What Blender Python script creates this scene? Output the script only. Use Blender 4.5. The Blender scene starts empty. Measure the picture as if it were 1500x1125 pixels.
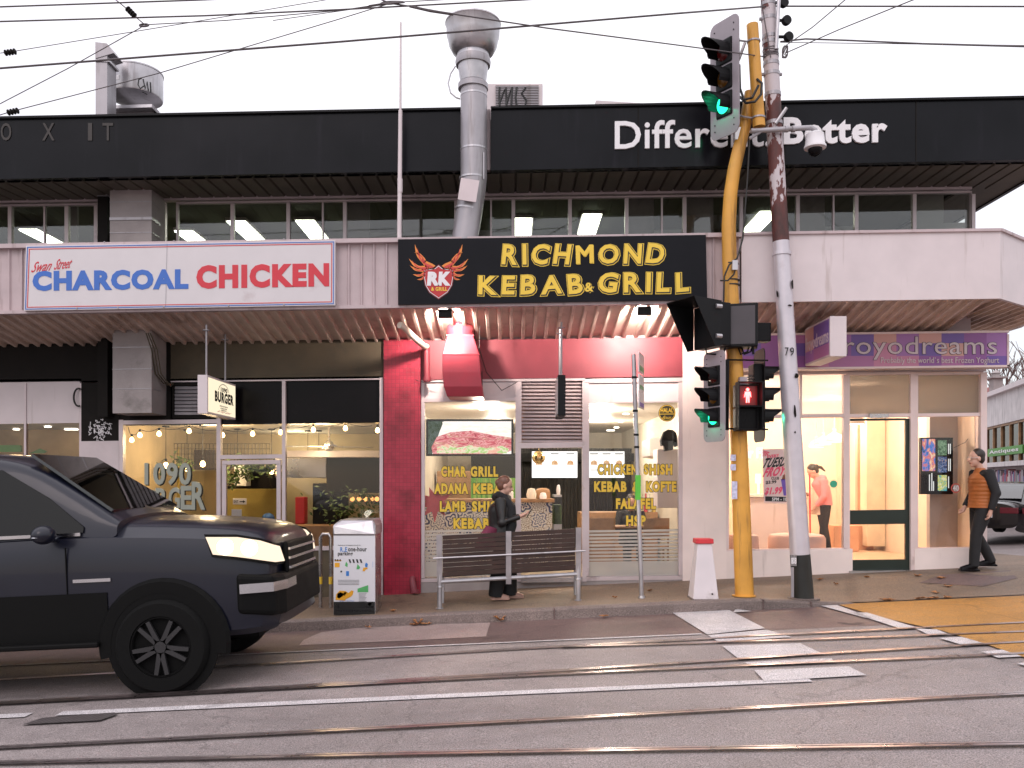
import bpy, bmesh, math, random
from mathutils import Vector, Matrix, Quaternion
R = math.radians
rnd = random.Random(7)
sc = bpy.context.scene
COL = sc.collection
# ---------------------------------------------------------------- camera, sky, sun, exposure
F, CX, HY, H = 1250.0, 750.0, 705.0, 1.57       # focal length and horizon measured in the 1500 px photograph
cam = bpy.data.cameras.new("camera"); camo = bpy.data.objects.new("camera", cam); COL.objects.link(camo)
camo.location = (0, 0, H); camo.rotation_euler = (R(90), 0, 0)
cam.sensor_width = 36; cam.lens = 36 * F / 1500; cam.shift_y = (HY - 562.5) / 1500; cam.clip_end = 2000; cam.clip_start = .05
sc.camera = camo
wd = bpy.data.worlds.new("World"); sc.world = wd; wd.use_nodes = True
nt = wd.node_tree; nt.nodes.clear()
out = nt.nodes.new('ShaderNodeOutputWorld'); bg = nt.nodes.new('ShaderNodeBackground'); bg2 = nt.nodes.new('ShaderNodeBackground')
sky = nt.nodes.new('ShaderNodeTexSky'); sky.sky_type = 'NISHITA'; sky.sun_disc = False
SUN_EL, SUN_ROT = 40.0, 202.0
sky.sun_elevation = R(SUN_EL); sky.sun_rotation = R(SUN_ROT)
nt.links.new(sky.outputs[0], bg.inputs[0]); bg.inputs[1].default_value = .05
tc = nt.nodes.new('ShaderNodeTexCoord'); nz = nt.nodes.new('ShaderNodeTexNoise'); nz.inputs['Scale'].default_value = 1.3; nz.inputs['Detail'].default_value = 4
nt.links.new(tc.outputs['Generated'], nz.inputs['Vector'])
cr = nt.nodes.new('ShaderNodeValToRGB')          # thin even evening cloud
cr.color_ramp.elements[0].position = .3; cr.color_ramp.elements[0].color = (.93, .88, .93, 1)
cr.color_ramp.elements[1].position = .62; cr.color_ramp.elements[1].color = (1.0, .95, .945, 1)
nt.links.new(nz.outputs[0], cr.inputs[0]); nt.links.new(cr.outputs[0], bg2.inputs[0])
# overcast sky: brightest overhead, about a third of that at the horizon
sx_ = nt.nodes.new('ShaderNodeSeparateXYZ'); nt.links.new(tc.outputs['Generated'], sx_.inputs[0])
mr_ = nt.nodes.new('ShaderNodeMapRange'); nt.links.new(sx_.outputs[2], mr_.inputs[0]); mr_.inputs[1].default_value = 0; mr_.inputs[2].default_value = 1; mr_.inputs[3].default_value = .62; mr_.inputs[4].default_value = 1.85
nt.links.new(mr_.outputs[0], bg2.inputs[1])
ad = nt.nodes.new('ShaderNodeAddShader'); nt.links.new(bg.outputs[0], ad.inputs[0]); nt.links.new(bg2.outputs[0], ad.inputs[1]); nt.links.new(ad.outputs[0], out.inputs[0])
sl = bpy.data.lights.new("sun", 'SUN'); sl.energy = .5; sl.angle = R(25); sl.color = (1, .84, .82)
so = bpy.data.objects.new("sun", sl); COL.objects.link(so)
so.rotation_euler = (R(90 - SUN_EL), 0, R(180 - SUN_ROT))   # veiled sun behind the photographer
sc.view_settings.view_transform = 'Standard'; sc.view_settings.look = 'None'; sc.view_settings.exposure = .0
sc.render.engine = 'CYCLES'
cy = sc.cycles; cy.use_denoising = True; cy.max_bounces = 8; cy.transparent_max_bounces = 16; cy.caustics_reflective = False; cy.caustics_refractive = False
cy.sample_clamp_indirect = 6
# ---------------------------------------------------------------- helpers
def X(px, Y): return (px - CX) * Y / F
def Z(py, Y): return H - (py - HY) * Y / F
def P(px, py, Y): return Vector((X(px, Y), Y, Z(py, Y)))
GR = .047                                        # the street climbs to the right
def road_z(x, y):
    z = -.185 + GR * max(-60, min(60, x))
    if x > 5 and y > 11.5: z -= min(1, (x - 5) / 3) * .033 * min(y - 11.5, 40)
    return z
def foot_z(x, y):
    t = max(0, min(1, (y - 10.7) / 1.8))
    z = -.057 + .057 * t + GR * x
    if y > 12.5 and x > 6: z -= .033 * min(y - 12.5, 40)
    return z
ORG = {}
def tag(o, label=None, cat=None, group=None, kind=None):
    if label: o['label'] = label
    if cat: o['category'] = cat
    if group: o['group'] = group
    if kind: o['kind'] = kind
    return o
def thing(name, loc, label, cat, group=None, kind=None, rot=None):
    o = bpy.data.objects.new(name, None); COL.objects.link(o); o.location = loc; o.empty_display_size = .2
    if rot: o.rotation_euler = rot
    ORG[o.name] = Vector(loc)
    return tag(o, label, cat, group, kind)
def copy_tree(o, parent=None):
    c = o.copy(); COL.objects.link(c); c.parent = parent
    ORG[c.name] = ORG.get(o.name, Vector())
    for ch in list(o.children): copy_tree(ch, c)
    return c
_txt = {}
def text_polys(s, off=0.0, sp=1.0):
    k = (s, off, sp)
    if k in _txt: return _txt[k]
    cu = bpy.data.curves.new("t", 'FONT'); cu.body = s; cu.size = 1; cu.offset = off; cu.resolution_u = 3; cu.space_character = sp
    ob = bpy.data.objects.new("t", cu); COL.objects.link(ob)
    bpy.context.view_layer.update()
    me = bpy.data.meshes.new_from_object(ob.evaluated_get(bpy.context.evaluated_depsgraph_get()))
    vs = [(v.co.x, v.co.y) for v in me.vertices]; fs = [tuple(p.vertices) for p in me.polygons]
    bpy.data.objects.remove(ob); bpy.data.curves.remove(cu); bpy.data.meshes.remove(me)
    _txt[k] = (vs, fs); return _txt[k]
def bbox2(vs):
    xs = [v[0] for v in vs]; ys = [v[1] for v in vs]
    return min(xs), max(xs), min(ys), max(ys)
class MB:
    """collects shapes and links them as ONE mesh object. S = slope of the building's courses (z per x)"""
    def __init__(s, S=0.0): s.bm = bmesh.new(); s.S = S
    def p(s, px, py, Y):
        v = P(px, py, Y); v.z -= s.S * v.x; return v
    def mesh(s, vs, fs):
        b = [s.bm.verts.new(v) for v in vs]
        for f in fs:
            try: s.bm.faces.new([b[i] for i in f])
            except ValueError: pass
        return b
    def box(s, x0, x1, y0, y1, z0, z1):
        v = [(x, y, z) for x in (x0, x1) for y in (y0, y1) for z in (z0, z1)]
        s.mesh(v, [(0, 1, 3, 2), (4, 6, 7, 5), (0, 4, 5, 1), (2, 3, 7, 6), (0, 2, 6, 4), (1, 5, 7, 3)]); return s
    def pbox(s, px0, py0, px1, py1, Y, d=.05):
        xa, xb = X(px0, Y), X(px1, Y); dz = s.S * (xa + xb) / 2
        return s.box(xa, xb, Y, Y + d, Z(py1, Y) - dz, Z(py0, Y) - dz)
    def frame(s, px0, py0, px1, py1, Y, w, d=.06):
        "picture-frame of bar width w (pixels)"
        s.pbox(px0, py0, px1, py0 + w, Y, d); s.pbox(px0, py1 - w, px1, py1, Y, d)
        s.pbox(px0, py0 + w, px0 + w, py1 - w, Y, d); s.pbox(px1 - w, py0 + w, px1, py1 - w, Y, d); return s
    def prism(s, pts, ext):
        ext = Vector(ext); n = len(pts); a = [Vector(p) for p in pts]; b = [p + ext for p in a]
        s.mesh(a + b, [tuple(range(n)), tuple(range(2 * n - 1, n - 1, -1))] + [(i, n + i, n + (i + 1) % n, (i + 1) % n) for i in range(n)]); return s
    def poly(s, pix, Y, d=.01):
        return s.prism([s.p(x, y, Y) for x, y in pix], (0, d, 0))
    def quad(s, pts): s.mesh([Vector(p) for p in pts], [tuple(range(len(pts)))]); return s
    def tube(s, pts, r, n=8, caps=True):
        pts = [Vector(p) for p in pts]; rs = r if isinstance(r, (list, tuple)) else [r] * len(pts)
        rings = []; ref = None
        for i, p in enumerate(pts):
            t = (pts[min(i + 1, len(pts) - 1)] - pts[max(i - 1, 0)]).normalized()
            if ref is None: ref = t.orthogonal().normalized()
            u = (ref - t * ref.dot(t))
            u = t.orthogonal().normalized() if u.length < 1e-5 else u.normalized()
            ref = u; w = t.cross(u)
            q = rs[i] if isinstance(rs[i], (tuple, list)) else (rs[i], rs[i])
            rings.append([p + u * math.cos(2 * math.pi * k / n) * q[0] + w * math.sin(2 * math.pi * k / n) * q[1] for k in range(n)])
        vs = [v for rg in rings for v in rg]
        fs = [(i * n + k, i * n + (k + 1) % n, (i + 1) * n + (k + 1) % n, (i + 1) * n + k) for i in range(len(pts) - 1) for k in range(n)]
        if caps: fs += [tuple(range(n - 1, -1, -1)), tuple(range((len(pts) - 1) * n, len(pts) * n))]
        s.mesh(vs, fs); return s
    def lathe(s, prof, c, n=24, axis=(0, 0, 1), caps=True):
        "profile of (radius, height) about axis through c"
        q = Vector((0, 0, 1)).rotation_difference(Vector(axis).normalized()); c = Vector(c)
        vs = [c + q @ Vector((r * math.cos(2 * math.pi * k / n), r * math.sin(2 * math.pi * k / n), z)) for r, z in prof for k in range(n)]
        m = len(prof)
        fs = [(i * n + k, i * n + (k + 1) % n, (i + 1) * n + (k + 1) % n, (i + 1) * n + k) for i in range(m - 1) for k in range(n)]
        if caps and prof[0][0] > 1e-6: fs.append(tuple(range(n - 1, -1, -1)))
        if caps and prof[-1][0] > 1e-6: fs.append(tuple(range((m - 1) * n, m * n)))
        s.mesh(vs, fs); return s
    def ball(s, c, r, seg=14, rings=8, q=None):
        c = Vector(c); r = r if isinstance(r, (tuple, list)) else (r, r, r)
        vs = []; fs = []
        for i in range(rings + 1):
            th = math.pi * i / rings
            for k in range(seg):
                ph = 2 * math.pi * k / seg
                v = Vector((r[0] * math.sin(th) * math.cos(ph), r[1] * math.sin(th) * math.sin(ph), r[2] * math.cos(th)))
                vs.append(c + (q @ v if q else v))
        for i in range(rings):
            for k in range(seg): fs.append((i * seg + k, i * seg + (k + 1) % seg, (i + 1) * seg + (k + 1) % seg, (i + 1) * seg + k))
        s.mesh(vs, fs); bmesh.ops.remove_doubles(s.bm, verts=s.bm.verts[-len(vs):], dist=1e-5); return s
    def text3(s, st, O, U, V, off=0., d=.003, slant=0., rot=0., sp=None):
        "lettering fitted into the parallelogram O, O+U, O+V, thickness d towards the reader"
        O, U, V = Vector(O), Vector(U), Vector(V); N = U.cross(V).normalized()
        sp = sp or 1 + max(0, off) * 2.6
        vs0, _ = text_polys(st, 0., sp); a, b, c, e = bbox2(vs0)
        vs, fs = text_polys(st, off, sp)
        if not vs: return s
        cr, sr = math.cos(rot), math.sin(rot); pts = []
        for x, y in vs:
            u = (x - a) / max(1e-6, b - a); v = (y - c) / max(1e-6, e - c); u += slant * (v - .5)
            if rot:
                du, dv = (u - .5) * U.length, (v - .5) * V.length
                u = .5 + (du * cr - dv * sr) / U.length; v = .5 + (du * sr + dv * cr) / V.length
            pts.append(O + U * u + V * v + N * d)
        n = len(pts); fs2 = list(fs)
        cnt = {}
        for f in fs:
            for i in range(len(f)):
                e2 = (f[i], f[(i + 1) % len(f)]); cnt[e2] = 1
        for (i, j) in cnt:
            if (j, i) not in cnt: fs2.append((j, i, n + i, n + j))
        s.mesh(pts + [q - N * d for q in pts], fs2); return s
    def text(s, st, px0, py0, px1, py1, Y, tilt=0., **k):
        "lettering in a pixel box on a wall at depth Y; tilt = rise in px over the width"
        O = s.p(px0, py1, Y); U = s.p(px1, py1 - tilt, Y) - O; V = s.p(px0, py0, Y) - O
        return s.text3(st, O, U, V, **k)
    def build(s, name, mat, parent=None, loc=None, local=False, smooth=False, bevel=0., org=None, seg=2, fix=True):
        bm = s.bm
        if s.S:
            for v in bm.verts: v.co.z += s.S * v.co.x
        if fix: bmesh.ops.recalc_face_normals(bm, faces=bm.faces)
        if local: o0 = Vector()
        elif parent is not None: o0 = ORG.get(parent.name, Vector())
        elif org is not None: o0 = Vector(org)
        else:
            xs = [v.co for v in bm.verts]
            o0 = Vector(((min(v.x for v in xs) + max(v.x for v in xs)) / 2, (min(v.y for v in xs) + max(v.y for v in xs)) / 2, min(v.z for v in xs)))
        if not local:
            for v in bm.verts: v.co -= o0
        me = bpy.data.meshes.new(name); bm.to_mesh(me); bm.free()
        me.materials.append(mat)
        if smooth:
            for p in me.polygons: p.use_smooth = True
        o = bpy.data.objects.new(name, me); COL.objects.link(o); o.parent = parent
        if parent is None and not local: o.location = o0
        ORG[o.name] = o0
        if bevel:
            m = o.modifiers.new("b", 'BEVEL'); m.width = bevel; m.segments = seg; m.limit_method = 'ANGLE'; m.angle_limit = R(40)
            m.harden_normals = False
        if smooth and not bevel:
            try:
                m = o.modifiers.new("e", 'EDGE_SPLIT'); m.split_angle = R(40)
            except Exception: pass
        return o
# ---------------------------------------------------------------- materials
def nodes(m):
    m.use_nodes = True; n = m.node_tree; n.nodes.clear()
    return n, n.nodes, n.links
def mat(name, col, rough=.6, metal=0., var=.12, vs=3., bump=0., bs=60., spec=.5, dirt=None, da=.0, ds=1.2, streak=False, coat=0.):
    """plain paint/metal/stone with worn, slightly uneven colour; dirt = second colour in blotches (or vertical streaks)"""
    m = bpy.data.materials.new(name); n, N, L = nodes(m)
    o = N.new('ShaderNodeOutputMaterial'); b = N.new('ShaderNodeBsdfPrincipled'); L.new(b.outputs[0], o.inputs[0])
    b.inputs['Roughness'].default_value = rough; b.inputs['Metallic'].default_value = metal
    b.inputs['Specular IOR Level'].default_value = spec; b.inputs['Coat Weight'].default_value = coat
    t = N.new('ShaderNodeTexCoord'); nz = N.new('ShaderNodeTexNoise'); nz.inputs['Scale'].default_value = vs; nz.inputs['Detail'].default_value = 6
    L.new(t.outputs['Object'], nz.inputs['Vector'])
    c = N.new('ShaderNodeValToRGB'); L.new(nz.outputs[0], c.inputs[0])
    c.color_ramp.elements[0].position = .3; c.color_ramp.elements[1].position = .7
    c.color_ramp.elements[0].color = (*[x * (1 - var) for x in col], 1); c.color_ramp.elements[1].color = (*[min(1, x * (1 + var)) for x in col], 1)
    src = c.outputs[0]
    if dirt:
        mp = N.new('ShaderNodeMapping'); L.new(t.outputs['Object'], mp.inputs[0])
        mp.inputs['Scale'].default_value = (ds * 4, ds * 4, ds * .35) if streak else (ds, ds, ds)
        n2 = N.new('ShaderNodeTexNoise'); n2.inputs['Scale'].default_value = 1.5; n2.inputs['Detail'].default_value = 8; n2.inputs['Roughness'].default_value = .65
        L.new(mp.outputs[0], n2.inputs['Vector'])
        r2 = N.new('ShaderNodeValToRGB'); r2.color_ramp.elements[0].position = .62 - da * .3; r2.color_ramp.elements[1].position = .72
        L.new(n2.outputs[0], r2.inputs[0])
        mx = N.new('ShaderNodeMix'); mx.data_type = 'RGBA'; L.new(r2.outputs[0], mx.inputs[0]); L.new(src, mx.inputs[6]); mx.inputs[7].default_value = (*dirt, 1); src = mx.outputs[2]
    L.new(src, b.inputs['Base Color'])
    rr = N.new('ShaderNodeMapRange'); L.new(nz.outputs[0], rr.inputs[0]); rr.inputs[3].default_value = max(.02, rough - .1); rr.inputs[4].default_value = min(1, rough + .1); L.new(rr.outputs[0], b.inputs['Roughness'])
    if bump:
        n3 = N.new('ShaderNodeTexNoise'); n3.inputs['Scale'].default_value = bs; n3.inputs['Detail'].default_value = 3; L.new(t.outputs['Object'], n3.inputs['Vector'])
        bp = N.new('ShaderNodeBump'); bp.inputs['Strength'].default_value = bump; bp.inputs['Distance'].default_value = .01; L.new(n3.outputs[0], bp.inputs['Height']); L.new(bp.outputs[0], b.inputs['Normal'])
    return m
def emit(name, col, st):
    m = bpy.data.materials.new(name); n, N, L = nodes(m)
    o = N.new('ShaderNodeOutputMaterial'); e = N.new('ShaderNodeEmission'); e.inputs[0].default_value = (*col, 1); e.inputs[1].default_value = st; L.new(e.outputs[0], o.inputs[0]); return m
def glass(name, tint=(1, 1, 1), refl=1.0, frost=0.0, frostcol=(.8, .8, .8)):
    m = bpy.data.materials.new(name); n, N, L = nodes(m)
    o = N.new('ShaderNodeOutputMaterial'); tr = N.new('ShaderNodeBsdfTransparent'); tr.inputs[0].default_value = (*tint, 1)
    g = N.new('ShaderNodeBsdfGlossy'); g.inputs['Roughness'].default_value = .03
    fr = N.new('ShaderNodeFresnel'); fr.inputs[0].default_value = 1.45
    ml = N.new('ShaderNodeMath'); ml.operation = 'MULTIPLY'; ml.inputs[1].default_value = refl; L.new(fr.outputs[0], ml.inputs[0])
    mx = N.new('ShaderNodeMixShader'); L.new(ml.outputs[0], mx.inputs[0]); L.new(tr.outputs[0], mx.inputs[1]); L.new(g.outputs[0], mx.inputs[2])
    s = mx.outputs[0]
    if frost:
        d = N.new('ShaderNodeBsdfDiffuse'); d.inputs[0].default_value = (*frostcol, 1); tl = N.new('ShaderNodeBsdfTranslucent'); tl.inputs[0].default_value = (*frostcol, 1)
        a = N.new('ShaderNodeMixShader'); a.inputs[0].default_value = .5; L.new(d.outputs[0], a.inputs[1]); L.new(tl.outputs[0], a.inputs[2])
        b2 = N.new('ShaderNodeMixShader'); b2.inputs[0].default_value = frost; L.new(s, b2.inputs[1]); L.new(a.outputs[0], b2.inputs[2]); s = b2.outputs[0]
    L.new(s, o.inputs[0]); return m
def lamp(name, loc, power, col=(1, .8, .6), r=.1, parent=None, kind='POINT', size=None, rot=None, spot=None):
    l = bpy.data.lights.new(name, kind); l.energy = power; l.color = col
    if kind == 'POINT': l.shadow_soft_size = r
    elif kind == 'SPOT': l.shadow_soft_size = r; l.spot_size = spot or R(110); l.spot_blend = .6
    else:
        l.shape = 'RECTANGLE'; l.size, l.size_y = size
    o = bpy.data.objects.new(name, l); COL.objects.link(o)
    if parent is not None: o.parent = parent; o.location = Vector(loc) - ORG.get(parent.name, Vector())
    else: o.location = loc
    if rot: o.rotation_euler = rot
    return o
# colours
M = {}
M['white'] = mat('white_paint', (.68, .60, .61), .5, var=.05, dirt=(.54, .46, .45), da=.06, streak=True)
M['awning'] = mat('awning_sheet', (.52, .42, .43), .5, var=.10, dirt=(.28, .2, .19), da=.18, streak=True)
M['soffit'] = mat('soffit_sheet', (.66, .53, .46), .5, var=.15, dirt=(.26, .16, .12), da=.2, ds=.6)
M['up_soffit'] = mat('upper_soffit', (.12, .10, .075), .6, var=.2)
M['fascia'] = mat('black_fascia', (.006, .006, .008), .22, var=.3, vs=1.2, dirt=(.012, .011, .015), da=.15, streak=True, spec=.16, bump=.35, bs=1.1)
M['black'] = mat('black_paint', (.007, .007, .008), .5, var=.2, spec=.2)
M['blackgloss'] = mat('black_gloss', (.006, .005, .006), .25, var=.2, spec=.12)
M['dark'] = mat('dark_wall', (.012, .010, .009), .7, var=.25, spec=.15)
M['olive'] = mat('olive_render', (.085, .067, .042), .75, var=.18, bump=.2, dirt=(.05, .04, .03), da=.2)
M['concrete'] = mat('concrete_block', (.35, .31, .305), .8, var=.14, bump=.25, dirt=(.2, .18, .17), da=.15)
M['redwall'] = mat('red_render', (.225, .038, .054), .5, var=.1, dirt=(.18, .028, .04), da=.1)
M['pinkpier'] = mat('pale_pier', (.86, .74, .70), .6, var=.05, dirt=(.6, .5, .47), da=.08, streak=True)
M['alu'] = mat('window_frame', (.62, .53, .54), .4, metal=.2, var=.08, dirt=(.38, .3, .3), da=.08)
M['galv'] = mat('galvanised', (.50, .48, .50), .34, metal=.75, var=.16, vs=5, dirt=(.33, .3, .31), da=.15, streak=True)
M['duct'] = mat('duct_grey', (.36, .34, .36), .42, metal=.45, var=.12, dirt=(.22, .2, .2), da=.2, streak=True)
M['steel'] = mat('brushed_steel', (.5, .47, .46), .28, metal=.9, var=.1)
M['glass'] = glass('clear_glass', (.97, .97, .96), 1.0)
M['officeglass'] = glass('office_glass', (.84, .86, .83), 2.0)
M['greyfrost'] = glass('grey_frosted_glass', (.55, .53, .5), .6, .72, (.30, .28, .255))
M['frost'] = glass('frosted_glass', (.9, .9, .9), .5, .62, (.85, .83, .8))
M['darkglass'] = glass('tinted_glass', (.25, .25, .24), 1.2)
M['yellow'] = mat('yellow_pole', (.66, .33, .055), .5, var=.14, dirt=(.20, .10, .03), da=.28, ds=1.6, streak=True)
M['text_yellow'] = mat('yellow_vinyl', (.85, .58, .06), .5, var=.04)
M['text_white'] = mat('white_vinyl', (.82, .8, .82), .5, var=.03)
M['text_blue'] = mat('blue_vinyl', (.045, .15, .52), .5, var=.04)
M['text_red'] = mat('red_vinyl', (.62, .035, .055), .5, var=.04)
M['text_black'] = mat('black_vinyl', (.012, .012, .012), .5, var=.04)
M['bulb'] = emit('warm_bulb', (1, .62, .25), 14)
M['tube'] = emit('fluorescent', (.93, 1, .82), 13)
M['down'] = emit('downlight', (1, .9, .74), 9)
M['wood'] = mat('timber', (.36, .2, .1), .5, var=.25, vs=6)
M['bench'] = mat('bench_timber', (.040, .018, .013), .4, var=.3, vs=8)
M['skin'] = mat('skin', (.58, .34, .26), .5, var=.06)
M['hair'] = mat('dark_hair', (.025, .016, .012), .45, var=.3, vs=40)
M['brownhair'] = mat('brown_hair', (.16, .07, .045), .45, var=.3, vs=40)
M['cloth_black'] = mat('black_cloth', (.012, .012, .014), .8, var=.3, vs=12)
M['rubber'] = mat('rubber', (.005, .005, .005), .8, var=.2, spec=.15)
M['cable'] = mat('cable', (.015, .014, .014), .6)
M['wire'] = mat('overhead_wire', (.09, .075, .08), .5, metal=.3)
M['leafdry'] = mat('dry_leaf', (.36, .16, .06), .7, var=.3, vs=20)
M['plant'] = mat('plant_leaf', (.07, .12, .03), .6, var=.4, vs=15)
# ---------------------------------------------------------------- asphalt, paving
def ground_mat(name, c0, c1, cracks=True, blotch=.35, tint=None):
    m = bpy.data.materials.new(name); n, N, L = nodes(m)
    o = N.new('ShaderNodeOutputMaterial'); b = N.new('ShaderNodeBsdfPrincipled'); L.new(b.outputs[0], o.inputs[0]); b.inputs['Roughness'].default_value = .62
    g = N.new('ShaderNodeNewGeometry')
    def noise(s, d=5, ro=.55, sc3=None):
        x = N.new('ShaderNodeTexNoise'); x.inputs['Scale'].default_value = s; x.inputs['Detail'].default_value = d; x.inputs['Roughness'].default_value = ro
        if sc3:
            mp = N.new('ShaderNodeMapping'); mp.inputs['Scale'].default_value = sc3; L.new(g.outputs['Position'], mp.inputs[0]); L.new(mp.outputs[0], x.inputs['Vector'])
        else: L.new(g.outputs['Position'], x.inputs['Vector'])
        return x.outputs[0]
    grit = noise(110, 2, .7); big = noise(.55, 6, .6, (.45, 1.6, 1)); mid = noise(6, 6)
    r = N.new('ShaderNodeValToRGB'); L.new(grit, r.inputs[0]); r.color_ramp.elements[0].position = .36; r.color_ramp.elements[1].position = .66
    r.color_ramp.elements[0].color = (*[x * .45 for x in c0], 1); r.color_ramp.elements[1].color = (*[x * 1.35 for x in c1], 1)
    def mult(src, f, lo, hi):
        mr = N.new('ShaderNodeMapRange'); L.new(f, mr.inputs[0]); mr.inputs[1].default_value = .3; mr.inputs[2].default_value = .7; mr.inputs[3].default_value = lo; mr.inputs[4].default_value = hi
        mx = N.new('ShaderNodeMix'); mx.data_type = 'RGBA'; mx.blend_type = 'MULTIPLY'; mx.inputs[0].default_value = 1; L.new(src, mx.inputs[6]); L.new(mr.outputs[0], mx.inputs[7]); return mx.outputs[2]
    s = mult(r.outputs[0], big, 1 - blotch, 1 + blotch * .6); s = mult(s, mid, .88, 1.1)
    if cracks:
        v = N.new('ShaderNodeTexVoronoi'); v.feature = 'DISTANCE_TO_EDGE'; v.inputs['Scale'].default_value = .33
        nn = N.new('ShaderNodeTexNoise'); nn.inputs['Scale'].default_value = 2.2; nn.inputs['Detail'].default_value = 6; L.new(g.outputs['Position'], nn.inputs['Vector'])
        av = N.new('ShaderNodeVectorMath'); av.operation = 'MULTIPLY_ADD'; L.new(nn.outputs['Color'], av.inputs[0]); av.inputs[1].default_value = (1.0, 1.0, 0); L.new(g.outputs['Position'], av.inputs[2]); L.new(av.outputs[0], v.inputs['Vector'])
        mr = N.new('ShaderNodeMapRange'); L.new(v.outputs['Distance'], mr.inputs[0]); mr.inputs[1].default_value = .0; mr.inputs[2].default_value = .007; mr.inputs[3].default_value = .72; mr.inputs[4].default_value = 1
        mx = N.new('ShaderNodeMix'); mx.data_type = 'RGBA'; mx.blend_type = 'MULTIPLY'; mx.inputs[0].default_value = 1; L.new(s, mx.inputs[6]); L.new(mr.outputs[0], mx.inputs[7]); s = mx.outputs[2]
    L.new(s, b.inputs['Base Color'])
    mr = N.new('ShaderNodeMapRange'); L.new(mid, mr.inputs[0]); mr.inputs[3].default_value = .45; mr.inputs[4].default_value = .8; L.new(mr.outputs[0], b.inputs['Roughness'])
    bp = N.new('ShaderNodeBump'); bp.inputs['Strength'].default_value = .35; bp.inputs['Distance'].default_value = .006; L.new(grit, bp.inputs['Height']); L.new(bp.outputs[0], b.inputs['Normal'])
    return m
M['road'] = ground_mat('asphalt', (.268, .226, .220), (.31, .266, .26), blotch=.24)
M['roaddark'] = ground_mat('asphalt_dark', (.15, .098, .092), (.18, .12, .112))
M['roadlight'] = ground_mat('asphalt_light', (.36, .27, .255), (.40, .305, .285), cracks=False, blotch=.15)
M['foot'] = ground_mat('footpath_asphalt', (.215, .15, .105), (.26, .185, .13))
M['kerb'] = ground_mat('kerb_stone', (.19, .145, .13), (.23, .18, .165), cracks=False)
M['paint'] = ground_mat('road_paint', (.58, .54, .55), (.62, .58, .59), blotch=.15)
M['ypaint'] = ground_mat('yellow_road_paint', (.40, .185, .032), (.46, .22, .04), blotch=.2)
# ---------------------------------------------------------------- the ground
def sheet(name, xs, ys, zf, m, kind='structure', dz=0, parent=None):
    b = MB(); vs = [(x, y, zf(x, y) + dz) for y in ys for x in xs]; n = len(xs)
    b.mesh(vs, [(j * n + i, j * n + i + 1, (j + 1) * n + i + 1, (j + 1) * n + i) for j in range(len(ys) - 1) for i in range(n - 1)])
    o = b.build(name, m, org=(0, 0, 0)); tag(o, kind=kind); return o
lin = lambda a, b, n: [a + (b - a) * i / n for i in range(n + 1)]
road = sheet('road', [-400, -120, -60] + lin(-40, 40, 80) + [60, 120, 400], [-200, -60, -20, -5, 0, 5, 8, 10, 11.5] + lin(12, 42, 20) + [52, 80, 150, 400], road_z, M['road'])
KY = 10.7                                        # kerb line
# footpath with its kerb: stops at the corner, where it ramps down to the crossing
def kerb_drop(x): return 0 if x < 3.0 else max(0, min(1, (x - 3.0) / 1.3))
def path_z(x, y):
    z = foot_z(x, y); k = kerb_drop(x); t = max(0, min(1, (11.9 - y) / 1.0))
    return z - k * t * (z - road_z(x, y) - .012)
xs = [-60, -30] + lin(-14, 7, 84) + lin(7.2, 8.4, 6)
path = sheet('footpath', xs, [KY + .14, 10.95, 11.2, 11.5, 11.7, 11.9, 12.2, 12.56], path_z, M['foot'])
sheet('side_footpath', lin(6.9, 8.4, 6), lin(12.56, 42, 20), foot_z, M['foot'])
kb = MB()
kx = lin(-14, 4.3, 61)
for a, b_ in [(-60, -14)] + list(zip(kx[:-1], kx[1:])):
    pr = lambda x: [(x, KY - .012, road_z(x, KY) - .1), (x, KY, path_z(x, KY + .14) - .02), (x, KY + .03, path_z(x, KY + .14) + .002), (x, KY + .16, path_z(x, KY + .14) + .003)]
    A, B = pr(a), pr(b_)
    kb.mesh(A + B, [(i, i + 1, 5 + i, 4 + i) for i in range(3)])
bmesh.ops.remove_doubles(kb.bm, verts=kb.bm.verts, dist=1e-5)
tag(kb.build('kerb', M['kerb'], org=(0, 0, 0), smooth=True), kind='structure')
kj = MB()
for x in (-9.1, -6.6, -4.0, .53, 3.15, 3.75):
    kj.box(x - .008, x + .008, KY - .016, KY + .165, road_z(x, KY) - .02, path_z(x, KY + .14) + .006)
tag(kj.build('kerb_joint', M['roaddark'], org=(0, 0, 0)), kind='structure')
def strip(name, pts_a, pts_b, m, dz=.004):
    b = MB(); n = len(pts_a); g = lambda p: (p[0], p[1], road_z(*p) + dz)
    b.mesh([g(p) for p in pts_a] + [g(p) for p in pts_b], [(i, i + 1, n + i + 1, n + i) for i in range(n - 1)])
    return tag(b.build(name, m, org=(0, 0, 0)), kind='structure')
# dark resurfaced strip along the kerb, light patch by the bin, darker footpath patch
strip('road_patch', [(x, KY - .02) for x in lin(-14, 4.2, 20)], [(x, 9.28) for x in lin(-14, 4.2, 20)], M['roaddark'], .003)
def G(px, py):                                   # the road point under a pixel of the photograph
    x = 0
    for _ in range(30):
        Y = F * (H - road_z(x, 9)) / (py - HY); x = X(px, Y)
    return (x, Y)
def gpoly(name, pix, m, dz):
    b = MB(); b.quad([(p[0], p[1], road_z(*p) + dz) for p in (G(*q) for q in pix)]); return tag(b.build(name, m, org=(0, 0, 0)), kind='structure')
gpoly('road_patch', [(438, 946), (445, 938), (470, 927), (520, 921), (600, 916), (718, 913), (712, 933), (600, 939)], M['roadlight'], .007)
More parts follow.
